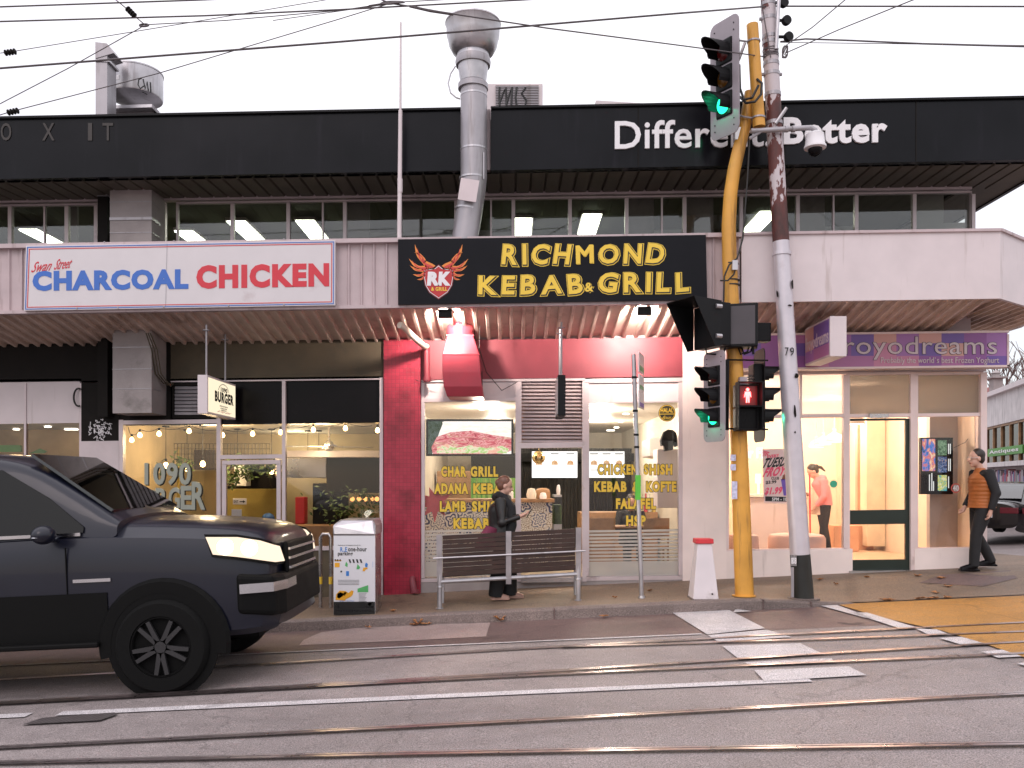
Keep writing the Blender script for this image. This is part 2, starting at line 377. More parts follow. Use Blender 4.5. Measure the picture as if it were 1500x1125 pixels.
# painted lines
def long_line(name, pts, w, dz=.010, m='paint'):
    n = []
    for (x0, y0), (x1, y1) in zip(pts[:-1], pts[1:]):
        n += [(x0 + (x1 - x0) * i / 16, y0 + (y1 - y0) * i / 16) for i in range(16)]
    n.append(pts[-1]); strip(name, n, [(x, y + w) for x, y in n], M[m], dz)
long_line('road_marking', [(-14, 9.27), (-2, 9.27), (2.05, 9.2)], .055)
long_line('road_marking', [(-3.75, 7.0), (0, 6.98), (2.45, 6.95)], .13)
long_line('road_marking', [(-12, 7.03), (-4.0, 7.0)], .13)
for pix in ([(985, 899), (1068, 895), (1121, 922), (1036, 931)], [(1037, 932), (1123, 924), (1160, 935), (1052, 942)],
            [(1058, 948), (1172, 944), (1204, 959), (1082, 967)], [(1091, 972), (1218, 966), (1222, 973), (1098, 977)],
            [(1105, 984), (1243, 978), (1269, 991), (1120, 1000)]):
    gpoly('road_marking', pix, M['paint'], .013)
for pix in ([(1202, 889), (1226, 888), (1280, 908), (1268, 907)], [(1246, 899), (1270, 899), (1345, 922), (1322, 924)], [(1342, 923), (1372, 924), (1390, 931), (1360, 932)],
            [(1376, 937), (1408, 935), (1446, 946), (1416, 949)], [(1437, 957), (1468, 954), (1497, 964), (1462, 966)], [(1490, 974), (1520, 972), (1560, 985), (1530, 988)],
            [(1073, 899), (1078, 894), (1102, 897)]):
    gpoly('road_marking', pix, M['paint'], .016)
gpoly('crossing_paint', [(1226, 886.5), (1500, 874), (1700, 866), (1900, 1000), (1560, 985), (1500, 965), (1440, 944), (1378, 925), (1330, 915), (1283, 904)], M['ypaint'], .014)
# tram rails let into the road
M['rail'] = mat('polished_rail', (.62, .52, .52), .3, metal=1., var=.2, vs=8)
M['groove'] = mat('rail_groove', (.075, .052, .05), .7, var=.3)
def rail(pts, label, w=.034):
    def spl(t):
        xs_ = [p[0] for p in pts]
        for i in range(len(pts) - 1):
            if t <= pts[i + 1][0] or i == len(pts) - 2:
                p0, p1 = pts[i], pts[i + 1]; k = (t - p0[0]) / (p1[0] - p0[0]); return p0[1] + (p1[1] - p0[1]) * k
    n = lin(pts[0][0], pts[-1][0], 60); ys = [spl(x) for x in n]
    for _ in range(12): ys = [ys[0]] + [(ys[i - 1] + ys[i] * 2 + ys[i + 1]) / 4 for i in range(1, 60)] + [ys[-1]]
    t = thing('tram_rail', (0, ys[30], road_z(0, 8)), label, 'tram rail', 'steel tram rails set in the road')
    for nm, m, a, b_, dz in (('rail_head', 'rail', 0, w, .021), ('rail_groove', 'groove', w, w + .020, .018), ('rail_lip', 'rail', w + .020, w + .034, .020), ('rail_seam', 'groove', -.008, 0, .018)):
        b = MB(); k = len(n)
        b.mesh([(x, y + a, road_z(x, y) + dz) for x, y in zip(n, ys)] + [(x, y + b_, road_z(x, y) + dz) for x, y in zip(n, ys)], [(i, i + 1, k + i + 1, k + i) for i in range(k - 1)])
        b.build(nm, M[m], t)
rail([(-9, 8.3), (-4.5, 8.5), (0, 8.83), (3.5, 8.93), (10, 9.0)], 'steel tram rail nearest the kerb, running under the dark pickup')
rail([(.5, 8.80), (3.5, 8.56), (9, 8.3)], 'branch tram rail splitting off just below the kerb-side rail on the right', .035)
rail([(-9, 7.4), (-4.5, 7.5), (0, 7.68), (3.5, 7.96), (10, 8.2)], 'steel tram rail that passes under the pickup and cuts across the white crossing bar', .035)
rail([(-9, 7.3), (-4.5, 7.45), (.2, 7.6), (3.5, 7.55), (10, 7.5)], 'steel tram rail just above the long white lane line')
rail([(-8, 6.05), (0, 6.15), (3.2, 6.25), (8, 6.3)], 'steel tram rail in the near grey asphalt below the white lane line')
rail([(-8, 6.0), (-3.4, 5.74), (0, 5.46), (3, 5.16), (7, 4.8)], 'lowest steel tram rail along the bottom edge of the road')
# iron mesh cover in the near road
b = MB(); pts = [G(*q) for q in [(32, 1064), (62, 1054), (168, 1046), (172, 1049), (146, 1058)]]
b.quad([(p[0], p[1], road_z(*p) + .015) for p in pts])
def grate_mat():
    m = bpy.data.materials.new('iron_grate'); n, N, L = nodes(m); o = N.new('ShaderNodeOutputMaterial'); q = N.new('ShaderNodeBsdfPrincipled'); L.new(q.outputs[0], o.inputs[0])
    v = N.new('ShaderNodeTexBrick'); t = N.new('ShaderNodeTexCoord'); L.new(t.outputs['Object'], v.inputs['Vector']); v.inputs['Scale'].default_value = 14
    v.inputs['Color1'].default_value = (.12, .1, .1, 1); v.inputs['Color2'].default_value = (.15, .13, .13, 1); v.inputs['Mortar'].default_value = (.03, .025, .025, 1); v.inputs['Mortar Size'].default_value = .06
    L.new(v.outputs[0], q.inputs['Base Color']); return m
tag(b.build('drain_cover', grate_mat()), 'dark iron mesh drain cover breaking the white lane line', 'drain cover')
# potholed crack and footpath patch
b = MB()
for i in range(7):
    p = G(1232 + i * 5 + rnd.uniform(-3, 3), 914 + rnd.uniform(-1.5, 1.5)); 
    k = [(p[0] + math.cos(a) * .06 * rnd.uniform(.5, 1.2), p[1] + math.sin(a) * .06 * rnd.uniform(.5, 1)) for a in lin(0, 5.2, 5)]
    b.quad([(q[0], q[1], road_z(*q) + .0045 + i * .0004) for q in k])
tag(b.build('road_pothole', M['groove'], org=(0, 0, 0)), kind='structure')
b = MB(); 
b.quad([(q[0], q[1], path_z(*q) + .005) for q in [(X(1346, 11.6), 11.6), (X(1440, 11.3), 11.3), (X(1490, 11.6), 11.6), (X(1480, 12.0), 12.0), (X(1380, 11.9), 11.9)]])
tag(b.build('footpath_patch', M['roaddark'], org=(0, 0, 0)), kind='structure')
# ================================================================ the building: upper storey, roof fascia, awning
YF, YA = 12.5, 11.15
bld = thing('shop_building', (0, YF, 0), 'long two-storey commercial building with black roof fascia and ribbed street awning', 'building')
b = MB(); b.poly([(-900, 190), (713, 158), (713, 249), (-900, 279)], 11.5, .12); fa = b.build('roof_fascia', M['fascia'], bld)
b = MB(); b.poly([(719, 157.5), (1546, 141), (1546, 233), (719, 249.5)], 11.48, .12); fb = b.build('roof_fascia', M['fascia'], bld)
b = MB(); b.text('Different.', 901, 179, 1128, 219, 11.48, tilt=4, off=.012, d=.03); b.text('Better', 1149, 175, 1296, 211, 11.48, tilt=3, off=.035, d=.03)
b.build('lettering', M['text_white'], fb)
M['ghost'] = mat('faded_letter', (.024, .018, .016), .5)
b = MB()
for c, x0, x1 in (('O', 2, 17), ('X', 63, 80), ('I', 130, 135), ('T', 151, 166)): b.text(c, x0, 181, x1, 206, 11.5, off=.01, d=.012)
b.build('faded_lettering', M['ghost'], fa)
b = MB()
for px in (-330, -90, 152, 395, 552): b.box(X(px, 11.5) - .006, X(px, 11.5) + .006, 11.493, 11.5, Z(176 - .02 * px + 2, 11.5) , Z(172 - .02 * px, 11.5))
for px in (935, 1150, 1342): b.poly([(px - .7, 156 - .02 * (px - 719)), (px + .7, 156 - .02 * (px - 719)), (px + .7, 248 - .02 * (px - 719)), (px - .7, 248 - .02 * (px - 719))], 11.474, .006)
b.build('fascia_seam', M['dark'], bld)
b = MB(); b.poly([(-900, 188), (713, 156), (713, 159), (-900, 191)], 11.46, .2); b.poly([(719, 155.5), (1548, 139), (1548, 142), (719, 158.5)], 11.44, .2); b.build('parapet_capping', M['black'], bld)
b = MB(); b.poly([(713.5, 160), (718.5, 160), (718.5, 249), (713.5, 249)], 11.55, .1); b.build('flashing', M['awning'], bld)
def ribbed(b, x0, x1, A, B, period, dep, dirv, up=.62):
    "sheet metal with ribs running from line A to line B; A, B: functions x -> point"
    dirv = Vector(dirv); n = int((x1 - x0) / period); va = []; vb = []
    for i in range(n):
        for f, k in ((0, 0), (up, 0), (up + .1, 1), (.92, 1)):
            x = x0 + (i + f) * period; va.append(Vector(A(x)) + dirv * dep * k); vb.append(Vector(B(x)) + dirv * dep * k)
    m = len(va); b.mesh(va + vb, [(i, i + 1, m + i + 1, m + i) for i in range(m - 1)])
b = MB(); SX = .0185
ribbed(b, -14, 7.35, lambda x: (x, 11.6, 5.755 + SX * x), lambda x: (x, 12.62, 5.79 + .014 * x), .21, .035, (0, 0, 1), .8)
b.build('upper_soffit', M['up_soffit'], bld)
b = MB(); zs = lambda x: 5.78 + SX * x
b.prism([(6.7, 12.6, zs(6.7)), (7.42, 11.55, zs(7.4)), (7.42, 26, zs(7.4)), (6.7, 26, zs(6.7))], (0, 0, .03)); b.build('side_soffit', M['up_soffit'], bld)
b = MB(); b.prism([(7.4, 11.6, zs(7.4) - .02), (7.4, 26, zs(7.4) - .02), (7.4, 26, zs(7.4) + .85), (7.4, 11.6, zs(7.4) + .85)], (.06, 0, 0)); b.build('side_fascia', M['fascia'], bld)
b = MB(); b.prism([(-14, 11.62, 6.15), (7.38, 11.62, 6.5), (7.38, 26, 6.5), (-14, 26, 6.15)], (0, 0, .12)); b.build('roof', M['dark'], bld)
b = MB(); b.box(-14, 6.72, 12.5, 12.7, 3.64, 4.72); b.box(-14, 6.72, 25.8, 26, 0, 6.1); b.box(6.76, 6.95, 18.2, 26, .2, 5.8); b.box(-14.2, -14, 12.5, 26, -.8, 6.1); b.build('wall', M['awning'], bld)
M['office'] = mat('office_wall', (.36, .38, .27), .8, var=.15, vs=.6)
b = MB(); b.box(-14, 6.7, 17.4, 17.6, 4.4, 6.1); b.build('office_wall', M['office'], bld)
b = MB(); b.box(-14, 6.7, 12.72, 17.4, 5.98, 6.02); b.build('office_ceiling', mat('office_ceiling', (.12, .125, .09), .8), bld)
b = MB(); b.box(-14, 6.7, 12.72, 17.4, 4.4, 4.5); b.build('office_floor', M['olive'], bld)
M['palepanel'] = mat('pale_panel', (.45, .43, .42), .7, var=.2, vs=1)
mull = [-312, -230, -148, -67, 14, 97, 140, 242, 258, 340, 422, 505, 586, 668, 752, 835, 918, 1003, 1086, 1169, 1255, 1340, 1424]
for i, (a, c) in enumerate(zip(mull[:-1], mull[1:])):
    if c - a < 30: continue
    xm = (a + c) / 2; t = 289 - .014 * (xm - 750); bt = 352 - .014 * (xm - 750) + 30
    w = MB(.014); w.frame(a, t, c, bt, YF + .02, 2.6, .07)
    if i % 3 == 1: w.pbox(xm + 8, t + 2.6, xm + 10.5, bt - 2.6, YF + .03, .05)
    fr = w.build('office_window', M['alu'], bld)
    g = MB(.014); g.pbox(a + 2.6, t + 2.6, c - 2.6, bt - 2.6, YF + .05, .006); g.build('pane', M['officeglass'], fr)
    if i in (1, 3, 5, 11, 12, 13, 16, 17, 19, 21):
        q = MB(.014); k = rnd.uniform(.3, .6); q.pbox(a + 3, t + 2, a + (c - a) * k, bt, YF + .35, .05); q.build('blind', M['concrete'] if i != 21 else M['palepanel'], fr)
    if i in (1, 6, 11, 12, 13, 16, 19, 21):
        q = MB(.014); q.pbox(a + 3, t + 48 + rnd.uniform(-2, 3), c - 3, bt, YF + .45, .04); q.build('reflection_panel', M['palepanel'], fr)  # pale board added to imitate the bright reflection low in the glass
b = MB(.014); b.pbox(-312, 283, 1424, 289, YF - .01, .1); b.build('window_head', M['alu'], bld)
b = MB(.014); b.pbox(1424, 284, 1429, 380, YF - .02, .2); b.build('corner_post', M['alu'], bld)
# concrete columns standing proud of the wall, upper and lower (the lower one is cut off above the shop window)
for (y0, y1, px0, px1, Y, d) in ((262, 380, 161, 222, 12.05, .5),):
    b = MB(.014); b.pbox(px0, y0, px1, y1, Y, d); c = b.build('column', M['concrete'], bld)
b = MB(.014); b.pbox(165, 470, 222, 605, 12.0, .52); b.build('column', M['concrete'], bld)
b = MB(.014)
for yy in (508, 540, 569): b.pbox(164.4, yy, 222.4, yy + 1.1, 11.994, .3)
for yy in (318,): b.pbox(160.4, yy, 222.5, yy + 4, 12.035, .3)
for yy in (295, 340): b.pbox(160.6, yy, 222.3, yy + 1, 12.044, .3)
b.build('block_joint', M['duct'], bld)
# office lights
for i, (px, py, lab) in enumerate(((40, 334, 'fluorescent panel lit behind the far-left office window'), (268, 336, 'fluorescent panel half hidden low beside the upper concrete column'), (345, 322, 'fluorescent panel lit above the white and blue chicken sign'), (446, 321, 'fluorescent panel lit above the red end of the chicken sign'), (766, 318, 'fluorescent panel lit just right of the tall exhaust duct'), (868, 312, 'fluorescent panel lit above the middle of the black and yellow sign'), (1128, 308, 'fluorescent panel lit directly behind the yellow signal pole'), (1305, 304, 'fluorescent panel lit in the right-end office windows'))):
    s = (705 - py) / (5.93 - H + .014 * X(px, 14)); Y0 = F / s; x = X(px, Y0)
    t = thing('ceiling_light', (x, Y0 + .6, 5.93 + .014 * x), lab, 'ceiling light', 'fluorescent office lights')
    q = MB(); q.box(x - .17, x + .17, Y0, Y0 + 1.15, 5.92 + .014 * x, 5.97 + .014 * x); q.build('housing', M['white'], t)
    q = MB(); q.box(x - .15, x + .15, Y0 + .02, Y0 + 1.13, 5.90 + .014 * x, 5.918 + .014 * x); q.build('diffuser', M['tube'], t)
# ---------------- awning
fz = lambda x: 1.57 + 258 * YA / F + .0152 * x   # lower edge of the awning front
tz = lambda x: 1.57 + 355 * YA / F + .0155 * x   # upper edge
b = MB(); ribbed(b, -14, 3.0, lambda x: (x, YA + .06, fz(x)), lambda x: (x, YA + .06, tz(x) - .02), .165, .028, (0, -1, 0), .74); b.build('awning_front', M['awning'], bld)
b = MB()
for z0, z1, d in ((0, .045, .0), (.0, 0, 0)):
    if z1: b.prism([(-14, YA - .02, tz(-14) - .02), (3.0, YA - .02, tz(3.0) - .02), (3.0, YA - .02, tz(3.0) + .035), (-14, YA - .02, tz(-14) + .035)], (0, .12, 0))
b.prism([(-14, YA + .0, fz(-14) - .012), (2.98, YA + .0, fz(2.98) - .012), (2.98, YA + .0, fz(2.98) + .03), (-14, YA + .0, fz(-14) + .03)], (0, .09, 0)); b.build('awning_trim', M['awning'], bld)
cn = [(3.0, YA), (6.38, YA), (6.97, 11.63), (7.7, 12.25), (8.0, 13.4), (8.0, 22)]
b = MB()
for (x0, y0), (x1, y1) in zip(cn[:-1], cn[1:]):
    n = Vector((y1 - y0, x0 - x1, 0)).normalized() * -.05
    b.prism([(x0, y0, fz(x0) - .01), (x1, y1, fz(x1) - .01), (x1, y1, tz(x1)), (x0, y0, tz(x0))], n)
b.build('awning_panel', M['white'], bld)
b = MB()
for (x0, y0), (x1, y1) in zip(cn[:-1], cn[1:]):
    d = Vector((y1 - y0, x0 - x1, 0)).normalized()
    p = [Vector((x0, y0, tz(x0))), Vector((x1, y1, tz(x1)))]
    b.prism([p[0] + d * .03, p[1] + d * .03, p[1] - d * .1, p[0] - d * .1], (0, 0, .035))
b.build('awning_capping', M['awning'], bld)
b = MB(); ribbed(b, -14, 6.4, lambda x: (x, YA + .09, fz(x) + .05), lambda x: (x, 12.6, 3.66 + .0135 * x), .165, .045, (0, 0, -1), .6); b.build('awning_soffit', M['soffit'], bld)
b = MB(); ribbed(b, 6.4, 7.96, lambda x: (x, YA + .1 + max(0, (x - 6.38) * .84), fz(x) + .05), lambda x: (x, 22, 3.66 + .0135 * x), .165, .045, (0, 0, -1), .6); b.build('awning_soffit', M['soffit'], bld)
b = MB(); b.prism([(-14, YA + .1, 4.42), (6.36, YA + .1, 4.62), (7.6, 12.3, 4.64), (7.9, 13.4, 4.64), (7.9, 22, 4.64), (6.96, 22, 4.62), (6.96, 12.49, 4.62), (-14, 12.49, 4.42)], (0, 0, .03)); b.build('awning_roof', M['dark'], bld)
# ================================================================ shops
def room(par, x0, x1, y0, y1, z0, z1, wall, floor, ceil):
    b = MB(); b.box(x0, x1, y1, y1 + .1, z0, z1); b.box(x0 - .1, x0, y0, y1, z0, z1); b.box(x1, x1 + .1, y0, y1, z0, z1); b.build('interior_wall', wall, par)
    b = MB(); b.box(x0, x1, y0, y1, z0 - .1, z0); b.build('interior_floor', floor, par)
    b = MB(); b.box(x0, x1, y0, y1, z1, z1 + .1); b.build('interior_ceiling', ceil, par)
def pane(par, px0, py0, px1, py1, Y=YF + .03, m='glass', name='pane', S=.013):
    b = MB(S); b.pbox(px0, py0, px1, py1, Y, .006); return b.build(name, M[m], par)
def slab(name, par, m, px0, py0, px1, py1, Y, d, S=.013, bevel=0):
    b = MB(S); b.pbox(px0, py0, px1, py1, Y, d); return b.build(name, M[m] if isinstance(m, str) else m, par, bevel=bevel)
# ---------------- far-left shop
sh = thing('corner_shop', (X(0, YF), YF, -.3), 'half-hidden shop at the far left with white panel above its window', 'shop')
slab('wall', sh, 'dark', -420, 480, 175, 561, YF, .2)
slab('sign_panel', sh, 'white', -420, 562, 117, 623, YF + .02, .05)
b = MB(.013); b.frame(-420, 558, 119, 905, YF, 3, .07); b.pbox(35, 561, 38, 905, YF + .003, .06)
w = b.build('window', M['alu'], sh); pane(w, -417, 623, 116, 902)
slab('pier', sh, 'dark', 119, 561, 175, 646, YF, .2)
M['whitebrick'] = mat('white_brick', (.62, .54, .55), .7, var=.08, bump=.4, bs=18)
slab('pier_base', sh, 'whitebrick', 118, 646, 174, 905, YF - .01, .2)
b = MB(.013)                                     # sprayed white scrawl
for k in range(46):
    a = rnd.uniform(0, 6.28); rr = rnd.uniform(.1, 1) ; px = 146 + math.cos(a) * 17 * rr; py = 628 + math.sin(a) * 16 * rr
    q = [(px + rnd.uniform(-3, 3), py + rnd.uniform(-3, 3)) for _ in range(4)]
    b.tube([b.p(x, y, YF - .006) for x, y in q], .006, 5)
b.build('graffiti', M['text_white'], sh)
room(sh, -11, -6.35, 12.72, 17, -.45, 2.6, mat('tan_wall', (.5, .36, .2), .7, var=.15), M['wood'], M['palepanel'])
lamp('shop_light', (-8, 14, 2.4), 38, (1, .68, .36), .2, sh)
for px, py, lab in ((70, 625, 'downlight nearest the window of the far-left shop'), (110, 633, 'downlight at the right edge of the far-left shop window'), (107, 650, 'middle downlight glowing in the far-left shop'), (99, 664, 'lowest downlight just above the pickup roof'), (24, 651, 'downlight over the green strip in the far-left shop')):
    s = (705 - py) / (2.58 - H); Y = min(16.6, F / s); q = MB(); q.lathe([(.055, 0), (.06, .012), (.03, .02)], (X(px, Y), Y, 2.57), 12); tag(q.build('downlight', M['down']), lab, 'downlight', 'downlights of the far-left shop')
q = MB(); q.pbox(-120, 652, 30, 662, 13.4, .05); tag(q.build('sign_strip', mat('green_strip', (.06, .32, .03), .5)), 'green strip sign inside the far-left shop window', 'sign')
q = MB(); q.poly([(43, 664), (58, 657), (68, 661), (64, 664)], 13.4, .03); tag(q.build('green_panel', mat('green_card', (.05, .25, .03), .5)), 'small green card shape inside the far-left shop window', 'card')
# black cable coil at the edge of the white panel
q = MB(.013); pts = [q.p(117 + math.cos(a) * 7 - 2, 582 + math.sin(a) * 13, YF - .04) for a in lin(1.3, 5.1, 14)]; q.tube(pts, .014, 6)
tag(q.build('cable_loop', M['cable']), 'black cable loop hanging beside the white panel', 'cable')
# ---------------- burger shop
bs = thing('burger_shop', (X(370, YF), YF, -.2), 'warmly lit burger shop with pale window frames behind the moving pickup', 'shop')
slab('wall', bs, 'olive', 250, 495, 562, 556, YF, .2)
slab('wall', bs, 'dark', 176, 480, 250, 622, YF + .01, .2)
slab('fascia_board', bs, 'blackgloss', 250, 557, 558, 621, YF + .06, .05)
b = MB(.013); b.pbox(252, 561, 319, 565, YF - .03, .06); b.pbox(252, 608, 319, 612, YF - .03, .06); b.pbox(252, 565, 256, 608, YF - .03, .06); b.pbox(315, 565, 319, 608, YF - .03, .06)
lv = b.build('vent_louvre', M['dark'], bs)
b = MB(.013)
for i in range(8): yy = 566 + i * 5.3; b.prism([b.p(256, yy, YF - .02), b.p(256, yy + 4.4, YF - .045), b.p(315, yy + 4.4, YF - .045), b.p(315, yy, YF - .02)], (0, .012, 0))
b.build('louvre_blades', M['duct'], lv)
b = MB(.013)
b.pbox(250, 553, 560, 558, YF, .08); b.pbox(175, 615, 318, 621, YF, .08)
for px0, px1, y0 in ((174, 180, 615), (317, 323, 556), (413, 418, 556), (556, 561, 553)): b.pbox(px0, y0, px1, 905, YF - .004, .09)
b.pbox(323, 666, 413, 672, YF - .002, .08); b.pbox(180, 800, 317, 806, YF, .08); b.pbox(418, 800, 556, 806, YF, .08)
fr = b.build('shop_window', M['alu'], bs)
for a, t, c, u in ((180, 621, 317, 800), (323, 621, 413, 666), (418, 621, 556, 800)): pane(fr, a, t, c, u)
slab('stall_riser', bs, 'olive', 178, 806, 318, 905, YF + .02, .1); slab('stall_riser', bs, 'olive', 418, 806, 557, 905, YF + .02, .1)
b = MB(.013); b.frame(325, 674, 411, 890, YF + .01, 6, .05); d = b.build('door', M['alu'], bs); pane(d, 331, 680, 405, 884, YF + .03)
M['letter_grey'] = mat('grey_green_letter', (.34, .36, .30), .5, var=.05)
b = MB(.013); b.text('1090', 213, 679, 279, 709, YF + .012, off=.03, d=.012)
for c, x0, x1, y0 in (('B', 192, 207, 722), ('U', 211, 226, 719), ('R', 229, 245, 716), ('G', 248, 263, 715), ('E', 266, 280, 713), ('R', 282, 299, 707)): b.text(c, x0, y0, x1, 745, YF + .012, off=.03, d=.012)
b.build('window_lettering', M['letter_grey'], fr)
b = MB(.013); b.text('1090', 214.5, 680, 281, 710.5, YF + .022, off=.03, d=.004)
for c, x0, x1, y0 in (('B', 193.5, 209, 723), ('U', 212.5, 228, 720), ('R', 230.5, 247, 717), ('G', 249.5, 265, 716), ('E', 267.5, 282, 714), ('R', 283.5, 301, 708)): b.text(c, x0, y0, x1, 746.3, YF + .022, off=.03, d=.004)
b.build('lettering_shadow', M['text_black'], fr)
M['cream'] = mat('cream_wall', (.52, .42, .27), .7, var=.1, dirt=(.42, .34, .22), da=.1)
M['yellowwall'] = mat('yellow_wall', (.50, .40, .12), .7, var=.12)
room(bs, -6.2, -1.97, 12.7, 17.2, -.25, 2.52, M['cream'], mat('shop_floor', (.2, .14, .1), .4), mat('shop_ceiling', (.62, .57, .5), .7))
lamp('shop_light', (-5.0, 14.2, 2.2), 66, (1, .72, .40), .15, bs); lamp('shop_light', (-3.2, 14.2, 2.25), 26, (1, .76, .45), .15, bs); lamp('shop_light', (-4.1, 16.3, 2.2), 30, (1, .85, .55), .15, bs)
# string of bulbs
t = thing('string_lights', (X(370, 13.2), 13.2, 2.3), 'string of bare warm bulbs strung along the top of the burger shop window', 'string lights')
bl = [(188, 634), (193, 644), (205, 637), (233, 635), (277, 631), (326, 637), (370, 635), (411, 633), (459, 629), (506, 627), (553, 630)]
b = MB(); 
cordp = []
for i in range(len(bl) - 1):
    (xa, ya), (xb, yb) = bl[i], bl[i + 1]
    for k in range(6): f = k / 6; cordp.append(P(xa + (xb - xa) * f, ya - 8 + (yb - ya) * f + 4 * math.sin(math.pi * f), 13.2))
b.tube(cordp, .005, 5); b.build('cord', M['cable'], t)
for px, py in bl[1:]:
    q = MB(); c = P(px, py, 13.2); q.lathe([(.004, -.045), (.03, -.03), (.036, -.008), (.026, .02), (.014, .036), (.012, .04)], c, 12); q.build('bulb', M['bulb'], t, smooth=True)
    q = MB(); q.lathe([(.016, .04), (.018, .075), (.008, .085)], c, 10); q.build('bulb_holder', M['black'], t)
for px, py, yt, Y, lab in ((243, 681, 637, 14.6, 'bare bulb pendant hanging behind the first letters of the window sign'), (274, 686, 646, 15.6, 'bare bulb pendant hanging farthest back behind the window numbers'), (297, 679, 636, 14.4, 'bare bulb pendant hanging before the dark picture right of the window numbers'), (348, 690, 650, 15.4, 'bare bulb pendant seen through the glazed door, left one'), (398, 690, 650, 15.4, 'bare bulb pendant seen through the glazed door, right one'), (451, 690, 652, 15.9, 'bare bulb pendant in front of the steel hood, left one'), (467, 692, 652, 15.9, 'bare bulb pendant in front of the steel hood, right one')):
    c = P(px, py, Y); t = thing('pendant_lamp', c, lab, 'pendant lamp', 'bulb pendants in the burger shop')
    q = MB(); q.lathe([(.004, -.06), (.035, -.045), (.045, -.01), (.03, .03), (.016, .045)], c, 12); q.build('bulb', M['bulb'], t, smooth=True)
    q = MB(); q.lathe([(.02, .045), (.022, .1), (.006, .11)], c, 10); q.tube([c + Vector((0, 0, .1)), Vector((c.x, c.y, 2.5))], .005, 5); q.lathe([(.06, 0), (.06, .02), (.01, .025)], (c.x, c.y, 2.495), 12); q.build('cord', M['black'], t)
# contents of the burger shop
def solid(name, m, px0, py0, px1, py1, Y, d, label, cat, group=None, bevel=.01, S=0):
    b = MB(S); b.pbox(px0, py0, px1, py1, Y, d); return tag(b.build(name, M[m] if isinstance(m, str) else m, bevel=bevel), label, cat, group)
solid('wall_board', 'yellowwall', 196, 655, 262, 745, 15.8, .04, 'yellow notice board on the wall behind the window numbers', 'notice board')
solid('poster', mat('brown_poster', (.18, .07, .05), .5, var=.5, vs=9), 191, 664, 208, 682, 15.2, .02, 'small dark red poster at the left end of the burger shop', 'poster')
solid('picture', mat('dark_picture', (.07, .045, .03), .4, var=.4), 284, 659, 315, 687, 16.2, .04, 'dark framed picture beside the window mullion', 'picture')
q = MB()
for i in range(28): q.box(X(255 + i * 5.2, 15) - .004, X(255 + i * 5.2, 15) + .004, 15, 15.008, Z(688, 15), Z(650, 15))
for i in range(6): q.box(X(255, 15), X(396, 15), 14.99, 14.998, Z(650 + i * 7.5, 15) - .004, Z(650 + i * 7.5, 15) + .004)
tag(q.build('wire_rack', M['black']), 'black wire grid rack hung from the ceiling of the burger shop', 'rack')
def clump(name, c, r, n, label, cat, hang=0, m='plant', group=None, size=.05):
    b = MB()
    for _ in range(n):
        v = Vector((rnd.gauss(0, r[0] / 2), rnd.gauss(0, r[1] / 2), rnd.gauss(0, r[2] / 2) - hang * rnd.random())) + Vector(c)
        u = Vector((rnd.uniform(-1, 1), rnd.uniform(-1, 1), rnd.uniform(-1, .4))).normalized() * size; w = u.orthogonal().normalized() * size * .45
        b.mesh([v - u, v + w, v + u, v - w], [(0, 1, 2, 3)])
    return tag(b.build(name, M[m], fix=False), label, cat, group)
clump('hanging_plant', P(342, 684, 14.5), (.14, .14, .2), 90, 'trailing green plant at the left of the glazed door', 'plant', .25)
clump('hanging_plant', P(362, 684, 14.7), (.16, .14, .14), 70, 'trailing green plant in the middle of the glazed door', 'plant', .12)
clump('hanging_plant', P(390, 682, 14.6), (.3, .14, .14), 120, 'bushy trailing plant near the right of the glazed door', 'plant', .1)
clump('hanging_plant', P(262, 680, 14.9), (.3, .14, .16), 110, 'trailing plant behind the window numbers', 'plant', .1)
clump('potted_plant', P(520, 744, 14.2), (.6, .2, .3), 240, 'dark leafy plants along the window bottom beside the red tiled pier', 'plant')
solid('range_hood', 'steel', 402, 671, 478, 700, 15.6, .8, 'long brushed steel range hood over the kitchen', 'range hood')
q = MB(); q.poly([(333, 716), (398, 716), (390, 690), (365, 682), (352, 682), (352, 712), (333, 712)], 15.2, .5); tag(q.build('range_hood', M['dark']), 'dark angled range hood seen through the glazed door', 'range hood')
solid('fridge', mat('white_enamel', (.75, .75, .74), .3), 343, 681, 361, 712, 14.9, .25, 'white cabinet hanging behind the glazed door', 'cabinet')
solid('serving_wall', 'yellowwall', 333, 716, 412, 830, 16.4, .1, 'low yellow kitchen wall behind the glazed door', 'wall')
solid('oven', 'black', 458, 708, 500, 830, 15.6, .7, 'tall black oven in the burger kitchen', 'oven')
solid('kitchen_screen', M['dark'], 478, 670, 556, 722, 14.9, .2, 'dark hanging kitchen cabinet at the right of the burger shop', 'cabinet')
solid('counter', 'wood', 420, 770, 556, 830, 13.9, .5, 'low timber counter under the burger shop window', 'counter')
solid('drink_machine', mat('red_enamel', (.45, .025, .03), .4), 432, 728, 446, 768, 14.5, .25, 'red drink machine on the burger counter', 'machine', bevel=.02)
solid('ceiling_beam', 'white', 418, 660, 556, 670, 14.6, .25, 'white beam across the burger shop ceiling', 'beam')
solid('exit_sign', 'text_white', 341, 730, 361, 739, 14.3, .01, 'white exit sign with black arrow in the burger shop', 'sign')
q = MB(); q.text('EXIT', 342.5, 733, 349, 736.5, 14.298, d=.003, off=.02); q.poly([(351, 734), (356, 734), (356, 732.5), (359.5, 734.8), (356, 737), (356, 735.5), (351, 735.5)], 14.296, .002)
tag(q.build('exit_lettering', M['text_black'], bpy.data.objects['exit_sign']), None)
solid('paper_notice', 'text_white', 339, 746, 354, 757, 13.2, .006, 'white paper notice on the glazed door', 'notice')
